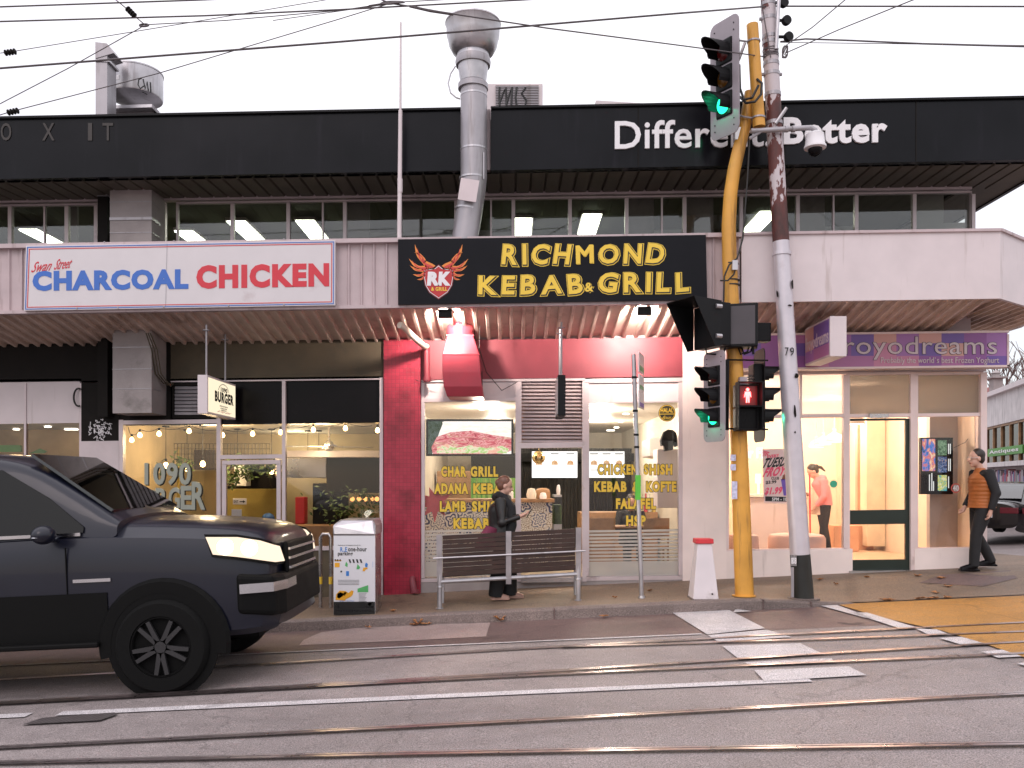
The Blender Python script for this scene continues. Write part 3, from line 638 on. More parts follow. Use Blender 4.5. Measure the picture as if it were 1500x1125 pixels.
q = MB(); c = P(482, 655, 14.6); q.lathe([(.05, .1), (.09, .05), (.09, -.03), (.04, -.06)], c, 16); q.tube([c + Vector((0, 0, .08)), (c.x, c.y, 2.52)], .02, 8)
for k in range(4):
    a = k * math.pi / 2 + .3; u = Vector((math.cos(a), math.sin(a), 0)); w = Vector((-u.y, u.x, 0)) * .06
    q.prism([c + u * .08 - w, c + u * .75 - w, c + u * .75 + w, c + u * .08 + w], (0, 0, .012))
tag(q.build('ceiling_fan', M['steel']), 'metal ceiling fan with four blades in the burger shop', 'ceiling fan')
for i, px in enumerate((516, 526, 535, 544, 552)):
    q = MB(); q.ball(P(px, 731, 15.0), .042); tag(q.build('globe_lamp', emit('orange_globe', (1, .4, .12), 2.2) if i == 0 else bpy.data.materials['orange_globe'], smooth=True), 'small orange globe lamp above the dark window plants', 'lamp', 'orange globe lamps in a row')
# ---------------- kebab shop
ks = thing('kebab_shop', (X(780, YF), YF, .05), 'brightly lit kebab shop with red walls and yellow window lettering', 'shop')
def tile_mat(name, c1, c2, mortar, sc_, ms=.03):
    m = bpy.data.materials.new(name); n, N, L = nodes(m); o = N.new('ShaderNodeOutputMaterial'); q = N.new('ShaderNodeBsdfPrincipled'); L.new(q.outputs[0], o.inputs[0])
    t = N.new('ShaderNodeTexCoord'); mp = N.new('ShaderNodeMapping'); mp.inputs['Rotation'].default_value = (R(90), 0, 0); L.new(t.outputs['Object'], mp.inputs[0])
    v = N.new('ShaderNodeTexBrick'); L.new(mp.outputs[0], v.inputs['Vector']); v.offset = 0; v.squash = 1; v.inputs['Scale'].default_value = sc_; v.inputs['Brick Width'].default_value = .5; v.inputs['Row Height'].default_value = .5
    v.inputs['Color1'].default_value = (*c1, 1); v.inputs['Color2'].default_value = (*c2, 1); v.inputs['Mortar'].default_value = (*mortar, 1); v.inputs['Mortar Size'].default_value = ms
    nz = N.new('ShaderNodeTexNoise'); nz.inputs['Scale'].default_value = 2.4; nz.inputs['Detail'].default_value = 5; L.new(t.outputs['Object'], nz.inputs[0])
    r = N.new('ShaderNodeValToRGB'); r.color_ramp.elements[0].position = .3; r.color_ramp.elements[0].color = (.55, .5, .5, 1); r.color_ramp.elements[1].position = .5; L.new(nz.outputs[0], r.inputs[0])
    mx = N.new('ShaderNodeMix'); mx.data_type = 'RGBA'; mx.blend_type = 'MULTIPLY'; mx.inputs[0].default_value = 1; L.new(v.outputs[0], mx.inputs[6]); L.new(r.outputs[0], mx.inputs[7]); L.new(mx.outputs[2], q.inputs['Base Color'])
    q.inputs['Roughness'].default_value = .35; bp = N.new('ShaderNodeBump'); bp.inputs['Strength'].default_value = .3; bp.inputs['Distance'].default_value = .004; bp.invert = True; L.new(v.outputs['Fac'], bp.inputs['Height']); L.new(bp.outputs[0], q.inputs['Normal']); return m
M['redtile'] = tile_mat('red_mosaic', (.36, .018, .045), (.42, .025, .055), (.24, .02, .04), 9)
slab('wall', ks, 'redwall', 616, 496, 1000, 554, YF - .03, .25)
slab('tiled_pier', ks, 'redtile', 562, 496, 616, 885, YF - .05, .3)
b = MB(.013); b.pbox(616, 845, 1000, 905, YF - .012, .2); b.build('plinth', M['concrete'], ks)
b = MB(.013); b.frame(617, 554, 760, 852, YF - .02, 5, .08); b.pbox(622, 583, 755, 588, YF - .018, .075)
wl = b.build('shop_window', M['alu'], ks); slab('sign_panel', wl, 'white', 622, 559, 755, 583, YF + .01, .02)
pane(wl, 622, 588, 755, 847)
b = MB(.013); b.frame(857, 554, 1000, 850, YF - .02, 6, .08); b.pbox(863, 588, 994, 590, YF - .018, .07)
wr = b.build('shop_window', M['alu'], ks); slab('sign_panel', wr, 'white', 863, 560, 994, 588, YF + .01, .02)
pane(wr, 863, 590, 994, 844)
for w, x0, x1 in ((wl, 622, 755), (wr, 863, 994)):
    b = MB(.013)
    for i in range(9): b.pbox(x0, 776 + i * 5.2, x1, 779.2 + i * 5.2, YF + .02, .004)
    b.pbox(x0, 822, x1, 844, YF + .02, .004); b.build('frosted_film', glass('frost_film', (.9, .9, .9), .3, .62, (.92, .9, .86)) if w is wl else bpy.data.materials['frost_film'], w)
b = MB(.013); b.frame(760, 554, 857, 652, YF - .021, 4, .08); lf = b.build('louvre', M['alu'], ks)
b = MB(.013)
for i in range(17): yy = 559 + i * 5.3; b.prism([b.p(764, yy, YF + .05), b.p(764, yy + 3.6, YF), b.p(853, yy + 3.6, YF), b.p(853, yy, YF + .05)], (0, .01, -.006))
b.build('louvre_blades', M['alu'], lf)
b = MB(.013); b.pbox(764, 558, 853, 648, YF + .09, .02); b.build('louvre_backing', M['wood'], lf)
b = MB(.013); b.pbox(757, 652, 763, 852, YF - .024, .1); b.pbox(853, 652, 859, 852, YF - .024, .1); b.pbox(763, 650, 853, 656, YF - .026, .1); b.build('door_frame', M['alu'], ks)
b = MB(.013); b.pbox(763, 846, 853, 853, YF - .08, .3); b.build('threshold', M['concrete'], ks)
slab('pier', ks, 'pinkpier', 1000, 488, 1064, 862, YF - .03, .3)
M['ivory'] = mat('ivory_wall', (.72, .66, .56), .6, var=.06)
room(ks, -1.55, 2.65, 12.62, 20.6, .1, 2.74, M['ivory'], mat('kebab_floor', (.42, .34, .24), .35, var=.12), mat('kebab_ceiling', (.72, .66, .58), .5, var=.05))
M['blackrib'] = mat('black_timber', (.012, .011, .011), .5)
b = MB(); ribbed(b, X(758, 18.9), X(938, 18.9), lambda x: (x, 18.9, .1), lambda x: (x, 18.9, 2.3), .08, .025, (0, -1, 0), .6); b.build('slatted_wall', M['blackrib'], ks)
slab('bulkhead', ks, 'black', 690, 664, 930, 676, 18.5, .3, 0)
# tile pattern on counter
def moroccan():
    m = bpy.data.materials.new('patterned_tile'); n, N, L = nodes(m); o = N.new('ShaderNodeOutputMaterial'); q = N.new('ShaderNodeBsdfPrincipled'); L.new(q.outputs[0], o.inputs[0]); q.inputs['Roughness'].default_value = .3
    t = N.new('ShaderNodeTexCoord'); sp = N.new('ShaderNodeSeparateXYZ'); L.new(t.outputs['Object'], sp.inputs[0])
    def mth(op, a, b=None, c=None):
        x = N.new('ShaderNodeMath'); x.operation = op
        for i, v in enumerate((a, b, c)):
            if v is None: continue
            if isinstance(v, (int, float)): x.inputs[i].default_value = v
            else: L.new(v, x.inputs[i])
        return x.outputs[0]
    S = 4.2; ux = mth('MULTIPLY', sp.outputs[0], S); uz = mth('MULTIPLY', sp.outputs[2], S)
    fx = mth('SUBTRACT', mth('FRACT', ux), .5); fy = mth('SUBTRACT', mth('FRACT', uz), .5)
    rad = mth('SQRT', mth('ADD', mth('MULTIPLY', fx, fx), mth('MULTIPLY', fy, fy))); ang = mth('ARCTAN2', fy, fx)
    ci = N.new('ShaderNodeCombineXYZ'); L.new(mth('FLOOR', ux), ci.inputs[0]); L.new(mth('FLOOR', uz), ci.inputs[1])
    wn = N.new('ShaderNodeTexWhiteNoise'); wn.noise_dimensions = '2D'; L.new(ci.outputs[0], wn.inputs['Vector'])
    k = mth('ADD', mth('MULTIPLY', mth('FLOOR', mth('MULTIPLY', wn.outputs[0], 2.99)), 2), 4)
    pet = mth('MULTIPLY', mth('SINE', mth('MULTIPLY', ang, k)), .09)
    v = mth('SINE', mth('MULTIPLY', mth('ADD', rad, pet), mth('ADD', mth('MULTIPLY', wn.outputs[0], 14), 20)))
    edge = mth('GREATER_THAN', mth('MAXIMUM', mth('ABSOLUTE', fx), mth('ABSOLUTE', fy)), .485)
    inside = mth('LESS_THAN', rad, .62)
    f = mth('MULTIPLY', mth('GREATER_THAN', v, mth('SUBTRACT', mth('MULTIPLY', wn.outputs[0], .8), .15)), inside); f = mth('MAXIMUM', f, mth('MULTIPLY', edge, .4))
    cc = N.new('ShaderNodeValToRGB'); cc.color_ramp.interpolation = 'CONSTANT'; L.new(wn.outputs[0], cc.inputs[0]); cc.color_ramp.elements[0].color = (.05, .06, .14, 1); cc.color_ramp.elements[1].position = .35; cc.color_ramp.elements[1].color = (.14, .15, .22, 1)
    e = cc.color_ramp.elements.new(.7); e.color = (.24, .17, .11, 1)
    mx = N.new('ShaderNodeMix'); mx.data_type = 'RGBA'; L.new(f, mx.inputs[0]); mx.inputs[6].default_value = (.66, .62, .56, 1); L.new(cc.outputs[0], mx.inputs[7]); L.new(mx.outputs[2], q.inputs['Base Color']); return m
M['moroccan'] = moroccan()
t = thing('service_counter', (X(715, 14), 14, .1), 'kebab shop counter faced with blue and white patterned tiles', 'counter')
q = MB(); q.box(X(618, 14), X(809, 14), 14, 14.7, .1, Z(736, 14)); q.build('tiled_front', M['moroccan'], t)
q = MB(); q.box(X(616, 14), X(812, 14), 13.95, 14.75, Z(736, 14) + .002, Z(731, 14)); q.build('worktop', M['wood'], t)
t = thing('display_fridge', (X(816, 14.4), 14.4, .1), 'glass display fridge with green salads at the end of the tiled counter', 'fridge')
q = MB(); q.box(X(811, 14.4), X(823, 14.4), 14.4, 15, .1, Z(768, 14.4)); q.box(X(811, 14.4), X(823, 14.4), 14.4, 15, Z(728, 14.4), Z(725, 14.4)); q.build('cabinet', M['steel'], t)
q = MB(); q.box(X(811.5, 14.4), X(822.5, 14.4), 14.42, 14.98, Z(768, 14.4) + .002, Z(740, 14.4)); q.build('salads', M['plant'], t)
q = MB(); q.box(X(811, 14.4), X(823, 14.4), 14.39, 14.396, Z(768, 14.4), Z(728, 14.4)); q.build('glass_front', M['glass'], t)
def screen_mat(name, cols, scale, st):
    m = bpy.data.materials.new(name); n, N, L = nodes(m); o = N.new('ShaderNodeOutputMaterial'); e = N.new('ShaderNodeEmission'); L.new(e.outputs[0], o.inputs[0]); e.inputs[1].default_value = st
    t = N.new('ShaderNodeTexCoord'); mp = N.new('ShaderNodeMapping'); mp.inputs['Scale'].default_value = scale; L.new(t.outputs['Object'], mp.inputs[0])
    z = N.new('ShaderNodeTexNoise'); z.inputs['Scale'].default_value = 3; z.inputs['Detail'].default_value = 5; z.inputs['Distortion'].default_value = 1.2; L.new(mp.outputs[0], z.inputs['Vector'])
    r = N.new('ShaderNodeValToRGB'); L.new(z.outputs[0], r.inputs[0]); el = r.color_ramp.elements
    for i, (p, c) in enumerate(cols):
        x = el[i] if i < 2 else el.new(p); x.position = p; x.color = (*c, 1)
    L.new(r.outputs[0], e.inputs[0]); return m
def screen(px0, py0, px1, py1, Y, m, label, w=3, d=.06):
    t = thing('display_screen', P((px0 + px1) / 2, py1, Y), label, 'screen')
    q = MB(); q.frame(px0, py0, px1, py1, Y, w, d); q.pbox(px0 + w, py0 + w, px1 - w, py1 - w, Y + d * .5, d * .5); q.build('bezel', M['black'], t)
    q = MB(); q.pbox(px0 + w, py0 + w, px1 - w, py1 - w, Y + .012, .01); q.build('picture', m, t); return t
t = screen(624, 614, 752, 668, YF + .2, emit('picture_ground', (1, .93, .88), 1.2), 'large screen showing a close-up of a filled kebab wrap')
YS = YF + .2
def blob(pix, name, m, dz): q = MB(); q.poly(pix, YS + .012 - dz, dz - .002); return q.build(name, m, t)
blob([(627, 617), (650, 617), (644, 632), (638, 650), (633, 665), (627, 665)], 'picture_area', screen_mat('picture_leaf', [(.35, (.03, .06, .02)), (.6, (.12, .16, .14))], (3, 1, 3), .8), .004)
blob([(640, 640), (660, 633), (690, 631), (720, 637), (749, 641), (749, 660), (735, 665), (634, 665), (632, 655)], 'picture_area', screen_mat('picture_meat', [(.3, (.30, .03, .05)), (.42, (.75, .12, .16)), (.5, (1, .5, .5)), (.56, (.62, .1, .12)), (.68, (1, .75, .55))], (2.2, 1, 7), 1.0), .006)
blob([(648, 618), (700, 617), (749, 628), (749, 641), (720, 637), (690, 630), (660, 631), (650, 634)], 'picture_area', screen_mat('picture_bread', [(.3, (1, .8, .68)), (.6, (1, .97, .92))], (2, 1, 9), 1.25), .005)
blob([(640, 655), (655, 650), (668, 656), (690, 652), (712, 657), (735, 653), (746, 658), (742, 664), (640, 664)], 'picture_area', screen_mat('picture_salad', [(.4, (.5, .75, .25)), (.52, (1, .9, .7)), (.6, (1, .55, .4))], (4, 1, 6), 1.0), .008)
M['menu'] = emit('menu_screen', (1, .985, .97), 1.5)
M['menu_food'] = screen_mat('menu_food', [(.4, (1, .7, .4)), (.6, (.8, .35, .15))], (9, 1, 9), .9)
def menu(px0, px1, lab):
    t = screen(px0, 660, px1, 701, 17.6, M['menu'], lab, 1.2, .08)
    q = MB()
    for i in range(3):
        cx = px0 + (px1 - px0) * (i + .5) / 3; q.pbox(cx - 6, 664, cx + 6, 665.6, 17.604, .006)
        q.pbox(cx - 5, 688, cx + 5, 689, 17.604, .006)
    q.build('menu_heading', M['text_black'], t)
    q = MB()
    for i in range(3): cx = px0 + (px1 - px0) * (i + .5) / 3; q.poly([(cx - 5, 681), (cx - 4, 676), (cx, 674), (cx + 4, 676), (cx + 5, 681)], 17.603, .006)
    q.build('menu_picture', M['menu_food'], t)
menu(778, 847, 'white menu screen hanging behind the open kebab shop door'); menu(861, 916, 'white menu screen behind the right kebab shop window')
b = MB(); c = P(789, 670, 13.6); b.ball(c, .105, 20, 14); b.tube([c + Vector((0, 0, .1)), (c.x, c.y, 2.74)], .008, 6); tag(b.build('mirror_ball', mat('gold_mirror', (.75, .55, .28), .18, metal=1, var=.5, vs=30)), 'gold mirror ball hanging in the open kebab doorway', 'mirror ball')
for px, py, Y, lab in ((868, 597, 13.2, 'downlight nearest the glass at the left of the right kebab window'), (917, 606, 14.0, 'brightest downlight in the kebab ceiling'), (909, 617, 14.8, 'second downlight back in the kebab ceiling row'), (903, 626, 15.6, 'third downlight back in the kebab ceiling row'), (897, 635, 16.5, 'fourth downlight back in the kebab ceiling row'), (892, 643, 17.4, 'fifth downlight farthest back in the kebab ceiling row'), (706, 599, 13.3, 'downlight above the kebab picture screen')):
    Y = min(19.5, F * 1.165 / (705 - py)); q = MB(); q.lathe([(.05, -.012), (.055, 0), (.05, .004)], (X(px, Y), Y, 2.735), 14); tag(q.build('downlight', M['down']), lab, 'downlight', 'downlights in the kebab shop ceiling')
for x, y, p in ((-.4, 13.4, 60), (1.4, 13.9, 95), (1.7, 16.5, 80), (-.3, 16.5, 55)): lamp('shop_light', (x, y, 2.5), p, (1, .86, .70), .2, ks)
def yl(par, st, x0, x1, y0, y1):
    b = MB(.013); b.text(st, x0, y0, x1, y1, YF + .022, off=.055, d=.006, sp=1.2); b.build('window_lettering', M['text_yellow'], par)
    b = MB(.013); b.text(st, x0, y0, x1, y1, YF + .026, off=.10, d=.003, sp=1.2); b.build('lettering_outline', M['text_black'], par)
for st, x0, x1, y0 in (('CHAR', 647, 682, 684), ('GRILL', 690, 729, 684), ('ADANA', 637, 685, 709), ('KEBAB', 694, 744, 709), ('LAMB', 645, 682, 735), ('SHISH', 692, 738, 735), ('KEBAB', 665, 716, 760)): yl(wl, st, x0, x1, y0, y0 + 13.5)
for st, x0, x1, y0 in (('CHICKEN', 876, 933, 681), ('SHISH', 944, 984, 681), ('KEBAB', 871, 917, 706), ('&', 927, 937, 706), ('KOFTE', 947, 990, 706), ('FALAFEL', 903, 960, 731), ('HSP', 918, 945, 756)): yl(wr, st, x0, x1, y0, y0 + 13.5)
# HALAL roundel
b = MB(.013); c = b.p(977, 605, YF + .024); b.lathe([(.125, 0), (.125, .004)], c, 28, (0, -1, 0)); hb = b.build('sticker', M['text_black'], wr)
b = MB(.013); 
for r0, r1 in ((.108, .116),): b.mesh([b.p(977, 605, YF + .018) + Vector((math.cos(a) * r, 0, math.sin(a) * r)) for r in (r0, r1) for a in lin(0, 2 * math.pi, 32)], [(i, i + 1, 34 + i, 33 + i) for i in range(32)])
b.text('HALAL', 968, 598, 986, 604, YF + .019, d=.003, off=.02); b.pbox(966, 606, 988, 607, YF + .017, .003); b.text('Boun', 971, 609, 983, 614, YF + .019, d=.003, slant=.3); b.build('sticker_lettering', M['text_yellow'], hb)
q = MB(); c = P(637, 737, YF + .1)
q.prism([c + Vector((math.cos(a) * r, 0, math.sin(a) * r)) for a, r in [(i * math.pi / 9 + .17, (.25 if i % 2 else .13) * (1.15 if i % 6 == 1 else 1)) for i in range(18)]], (0, .01, 0)); tag(q.build('paper_star', mat('pink_card', (.9, .16, .16), .6)), 'jagged pink paper star stuck inside the kebab window', 'decoration')
solid('drinks_fridge', screen_mat('fridge_bottles', [(.35, (.10, .35, .05)), (.5, (.35, .7, .12)), (.6, (.8, .7, .15)), (.66, (.1, .3, .06))], (12, 1, .5), .55), 690, 700, 756, 735, 16.2, .4, 'lit fridge of green and yellow bottles behind the counter', 'fridge')
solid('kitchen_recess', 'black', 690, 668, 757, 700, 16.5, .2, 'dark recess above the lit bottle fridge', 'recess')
solid('wall_cupboard', 'wood', 640, 690, 690, 735, 17, .3, 'timber cupboard behind the window lettering', 'cupboard')
for px0, px1, y0, m, lab in ((771, 786, 716, 'ivory', 'pale tub of wrapped cutlery on the tiled counter'), (790, 801, 722, 'text_white', 'white cup stack on the tiled counter'), (815, 821, 719, 'text_white', 'white squeeze bottle on the display fridge')):
    Y = 14.2; q = MB(); c = P((px0 + px1) / 2, 733 if px0 < 810 else 725, Y); r = (px1 - px0) / 2 * Y / F; q.lathe([(r * .8, 0), (r, (733 - y0) * .006), (r * .7, (733 - y0) * Y / F), (.004, (734 - y0) * Y / F)], c, 14); tag(q.build('counter_tub', M[m], smooth=True), lab, 'tub')
q = MB(); q.pbox(786, 720, 806, 731.5, 14.25, .2); q.ball(P(795, 719, 14.35), (.12, .1, .05)); tag(q.build('napkin_box', M['wood'], bevel=.008), 'brown napkin box heaped with white napkins on the tiled counter', 'napkin box')
q = MB(); q.pbox(742, 720, 752, 733, 14.3, .05); tag(q.build('card_reader', M['text_white'], bevel=.01), 'white card reader on the tiled counter', 'card reader')
# right side of the kebab shop
q = MB(); x1 = 2.63; q.prism([(x1 - .28, 14.6, 2.0), (x1 - .28, 14.6, 2.3), (x1, 14.6, 2.34), (x1, 14.6, 1.96)], (0, .85, 0)); tag(q.build('air_conditioner', M['white'], bevel=.02), 'white wall air conditioner inside the right kebab window', 'air conditioner')
q = MB(); q.poly([(973, 632), (979, 629), (986, 630), (991, 634), (994, 652), (989, 655), (987, 647), (986, 659), (974, 661), (973, 652), (969, 654), (968, 645)], 13.1, .12); tag(q.build('hanging_jacket', M['cloth_black'], bevel=.025), 'black jacket hanging near the pale wall of the kebab shop', 'jacket')
solid('tall_cupboard', 'white', 963, 658, 997, 744, 13.3, .4, 'tall white cupboard inside the right kebab window', 'cupboard', bevel=.01)
b = MB(); b.box(1.2, 2.6, 15.2, 15.7, .1, 1.02); tag(b.build('side_bench', M['wood'], bevel=.01), 'timber bench counter along the right of the kebab shop', 'counter')
for i, (px, c_) in enumerate(((928, (.6, .5, .2)), (934, (.3, .4, .1)), (940, (.62, .55, .4)), (946, (.55, .08, .1)), (952, (.6, .6, .55)), (958, (.65, .45, .1)))):
    q = MB(); p = P(px, 742, 14.6); p = Vector((p.x * 15.3 / 14.6, 15.3, 1.02)); q.lathe([(.035, 0), (.037, .2), (.015, .27), (.015, .33), (.004, .335)], p, 12); tag(q.build('sauce_bottle', mat('bottle_glaze_%d' % i, c_, .3), smooth=True), ('tall yellow sauce bottle', 'olive green sauce bottle', 'cream sauce bottle', 'red sauce bottle', 'white sauce bottle', 'orange sauce bottle')[i] + ' on the side counter of the kebab shop', 'bottle', 'sauce bottles in a row')
t = thing('cafe_table', P(930, 772, 13.6), 'small timber cafe table with the seated diner behind the striped film', 'table'); q = MB(); c = P(920, 770, 13.7); q.box(c.x - .4, c.x + .45, 13.45, 13.95, c.z - .03, c.z); q.build('tabletop', M['wood'], t); q = MB(); q.tube([(c.x, 13.7, .12), (c.x, 13.7, c.z - .03)], .035, 10); q.lathe([(.2, 0), (.2, .02), (.03, .04)], (c.x, 13.7, .1), 16); q.build('leg', M['black'], t)
for px, lab in ((880, 'pale wooden cafe chair left of the table behind the film'), (958, 'pale wooden cafe chair right of the table behind the film')):
    c = P(px, 780, 13.4); c.z = .1; t = thing('cafe_chair', c, lab, 'chair', 'wooden chairs in the kebab shop')
    q = MB(); q.box(c.x - .2, c.x + .2, 13.2, 13.6, .53, .56); q.build('seat', M['wood'], t)
    q = MB(); q.box(c.x - .2, c.x + .2, 13.17, 13.195, .7, 1.0); q.build('backrest', M['wood'], t)
    for sx in (-.18, .18):
        for yy, zt in ((13.183, 1.0), (13.58, .53)):
            q = MB(); q.tube([(c.x + sx, yy, .1), (c.x + sx, yy, zt)], .016, 8); q.build('leg', M['wood'], t)
# ---------------- frozen yoghurt shop
S2 = .012
fs = thing('yoghurt_shop', (X(1250, YF), YF, .25), 'peach-lit frozen yoghurt shop with pale frames on the street corner', 'shop')
slab('wall', fs, 'pinkpier', 1064, 486, 1445, 546, YF + .02, .2, S2)
M['paleframe'] = mat('pale_pink_frame', (.76, .62, .60), .5, var=.05, dirt=(.55, .44, .42), da=.06)
b = MB(.02); b.pbox(1064, 806, 1249, 858, YF - .03, .15); b.pbox(1340, 803, 1446, 852, YF - .03, .15); b.build('stall_riser', M['pinkpier'], fs)
b = MB(S2)
b.frame(1064, 545, 1240, 808, YF - .02, 4, .09); b.pbox(1068, 607, 1236, 612, YF - .018, .085); b.pbox(1172, 549, 1175, 607, YF - .016, .08)
w1 = b.build('shop_window', M['paleframe'], fs); pane(w1, 1068, 549, 1236, 607, m='frost', S=S2); pane(w1, 1068, 612, 1236, 804, S=S2)
b = MB(S2); b.pbox(1334, 545, 1341, 840, YF - .022, .11); b.pbox(1240, 545, 1245, 840, YF - .022, .11); b.pbox(1245, 606, 1334, 611, YF - .02, .09); b.pbox(1245, 545, 1334, 549, YF - .02, .09)
df = b.build('door_frame', M['paleframe'], fs); pane(df, 1245, 549, 1334, 606, m='greyfrost', S=S2)
b = MB(S2); b.frame(1341, 545, 1440, 806, YF - .02, 4, .09); b.pbox(1345, 605, 1436, 610, YF - .018, .085)
w2 = b.build('shop_window', M['paleframe'], fs); pane(w2, 1345, 549, 1436, 605, m='greyfrost', S=S2); pane(w2, 1345, 610, 1436, 802, S=S2)
b = MB(S2); b.pbox(1437, 545, 1446, 848, YF - .035, .2); b.build('corner_post', M['paleframe'], fs)
# side glazing round the corner
b = MB(); 
for y0, y1 in ((12.7, 15.2), (15.2, 17.9)):
    b.box(6.86, 6.95, y0, y0 + .07, .35, 3.6); b.box(6.86, 6.95, y0 + .07, y1, 2.5, 2.58); b.box(6.86, 6.95, y0 + .07, y1, 3.2, 3.62); b.box(6.86, 6.95, y0 + .07, y1, .1, .62)
w3 = b.build('side_window', M['paleframe'], fs)
b = MB(); b.box(6.9, 6.906, 12.78, 17.9, .62, 3.2); b.build('pane', M['glass'], w3)
M['doorgreen'] = mat('dark_green_door', (.012, .022, .016), .35)
b = MB(S2); b.pbox(1327, 613, 1334, 838, YF + .02, .05); b.pbox(1245, 613, 1327, 616, YF + .02, .05); b.pbox(1245, 747, 1327, 768, YF + .015, .06); b.pbox(1245, 820, 1327, 836, YF + .015, .06); b.pbox(1241.5, 613, 1245, 838, YF + .02, .05)
d = b.build('door', M['doorgreen'], fs); pane(d, 1245, 616, 1327, 747, YF + .04, S=S2); pane(d, 1245, 768, 1327, 820, YF + .04, S=S2)
b = MB(S2); b.pbox(1274, 606, 1302, 612, YF - .06, .05); b.build('door_closer', M['steel'], d)
slab('threshold', fs, 'steel', 1246, 836, 1336, 840, YF - .08, .3, S2)
M['peach'] = mat('peach_wall', (.84, .69, .55), .6, var=.05); M['peachfloor'] = mat('peach_floor', (.62, .46, .32), .4, var=.1)
room(fs, 3.2, 6.84, 12.62, 18, .3, 3.15, M['peach'], M['peachfloor'], M['peach'])
for x, y in ((4.0, 13.8), (5.6, 13.9), (4.6, 16.2), (6.1, 16.4)): lamp('shop_light', (x, y, 2.9), 105, (1, .82, .67), .2, fs)
slab('interior_pillar', fs, mat('cream_panel', (.8, .68, .5), .6), 1270, 600, 1297, 800, 15.6, .3, 0)
slab('interior_partition', fs, mat('grey_panel', (.42, .36, .34), .6), 1362, 600, 1412, 804, 13.1, .1, 0)
slab('interior_rail', fs, mat('peach_trim', (.6, .38, .26), .6), 1256, 600, 1264, 800, 16.2, .1, 0)
# window words seen reversed / cut by the poles
M['glowletter'] = emit('lit_letter', (1, .97, .92), 1.6)
b = MB(); b.text('our Flavours', 1082, 656, 1157, 671, 16.9, off=.02, d=.03); tag(b.build('neon_words', M['glowletter']), 'glowing white words on the back wall of the yoghurt shop', 'neon sign')
# dome pendants
M['dome'] = mat('white_dome', (.85, .75, .66), .4)
for px, py, Y, w, lab in ((1222, 647, 14.2, 13, 'largest white dome pendant, right of the silver pole'), (1206, 651, 15.0, 12, 'middle white dome pendant right of the silver pole'), (1196, 655, 15.8, 11, 'lowest white dome pendant, touching the silver pole edge'), (1251, 621, 13.6, 15, 'white dome pendant seen through the top of the glazed door')):
    c = P(px, py, Y); r = w * Y / F; t = thing('pendant_lamp', c, lab, 'pendant lamp', 'white dome pendants in the yoghurt shop')
    q = MB(); q.lathe([(r, 0), (r * .97, r * .35), (r * .75, r * .75), (r * .3, r * .98), (.03, r * 1.05), (.03, r * 1.4), (.008, r * 1.45)], c, 24); q.build('shade', M['dome'], t, smooth=True)
    q = MB(); q.lathe([(r * .92, -.006), (r * .92, -.002)], c, 20); q.build('lit_disc', emit('dome_glow', (1, .88, .7), 3) if 'dome_glow' not in bpy.data.materials else bpy.data.materials['dome_glow'], t)
    q = MB(); q.tube([c + Vector((0, 0, r * 1.4)), (c.x, c.y, 3.15)], .006, 6); q.build('cord', M['white'], t)
# counter, poufs, boxes
t = thing('service_counter', P(1115, 790, 14.6), 'white lit counter of the yoghurt shop behind the yellow pole', 'counter')
q = MB(); x0, x1 = X(1098, 14.6), X(1160, 14.6); q.box(x0, x1, 14.6, 15.3, .3, Z(728, 14.6)); q.build('body', M['white'], t, bevel=.02)
q = MB(); q.box(X(1092, 14.6), X(1170, 14.6), 14.55, 15.35, Z(728, 14.6) + .002, Z(724, 14.6)); q.build('worktop', M['dome'], t)
q = MB(); q.pbox(1107, 694, 1115, 708, 14.7, .03); q.tube([P(1111, 708, 14.72), P(1111, 724, 14.72)], .02); tag(q.build('till_screen', emit('till_glow', (1, .97, .93), 1.4)), 'small glowing till screen on the yoghurt counter', 'screen')
M['pouf'] = mat('pink_pouf', (.74, .52, .48), .8, var=.08)
for px0, px1, Y, lab in ((1068, 1113, 13.0, 'round pink pouf mostly behind the yellow pole'), (1130, 1212, 13.05, 'wide pink pouf behind the base of the silver pole')):
    q = MB(); c = P((px0 + px1) / 2, 805, Y); r = (px1 - px0) / 2 * Y / F; h = (805 - 782) * Y / F + .06
    q.lathe([(r * .96, .0), (r, .05), (r, h - .06), (r * .93, h - .015), (r * .8, h), (.01, h)], (c.x, c.y + r * .3, c.z - .07), 28); tag(q.build('pouf', M['pouf'], smooth=True), lab, 'pouf', 'pink poufs in the yoghurt shop window')
for px0, px1, Y, lab in ((1222, 1258, 15.4, 'large peach display box left of the glazed door'), (1258, 1280, 15.8, 'smaller peach display box seen through the door')):
    q = MB(); q.box(X(px0, Y), X(px1, Y), Y, Y + .4, .3, Z(770, Y)); tag(q.build('display_box', mat('box_peach_%d' % px0, (.66, .36, .22), .6), bevel=.01), lab, 'box', 'peach boxes in the yoghurt shop')
q = MB(); q.box(X(1308, 17.2), X(1336, 17.2), 17.2, 17.6, .3, Z(775, 17.2)); tag(q.build('low_cabinet', M['white'], bevel=.01), 'low white cabinet at the back right of the yoghurt shop', 'cabinet')
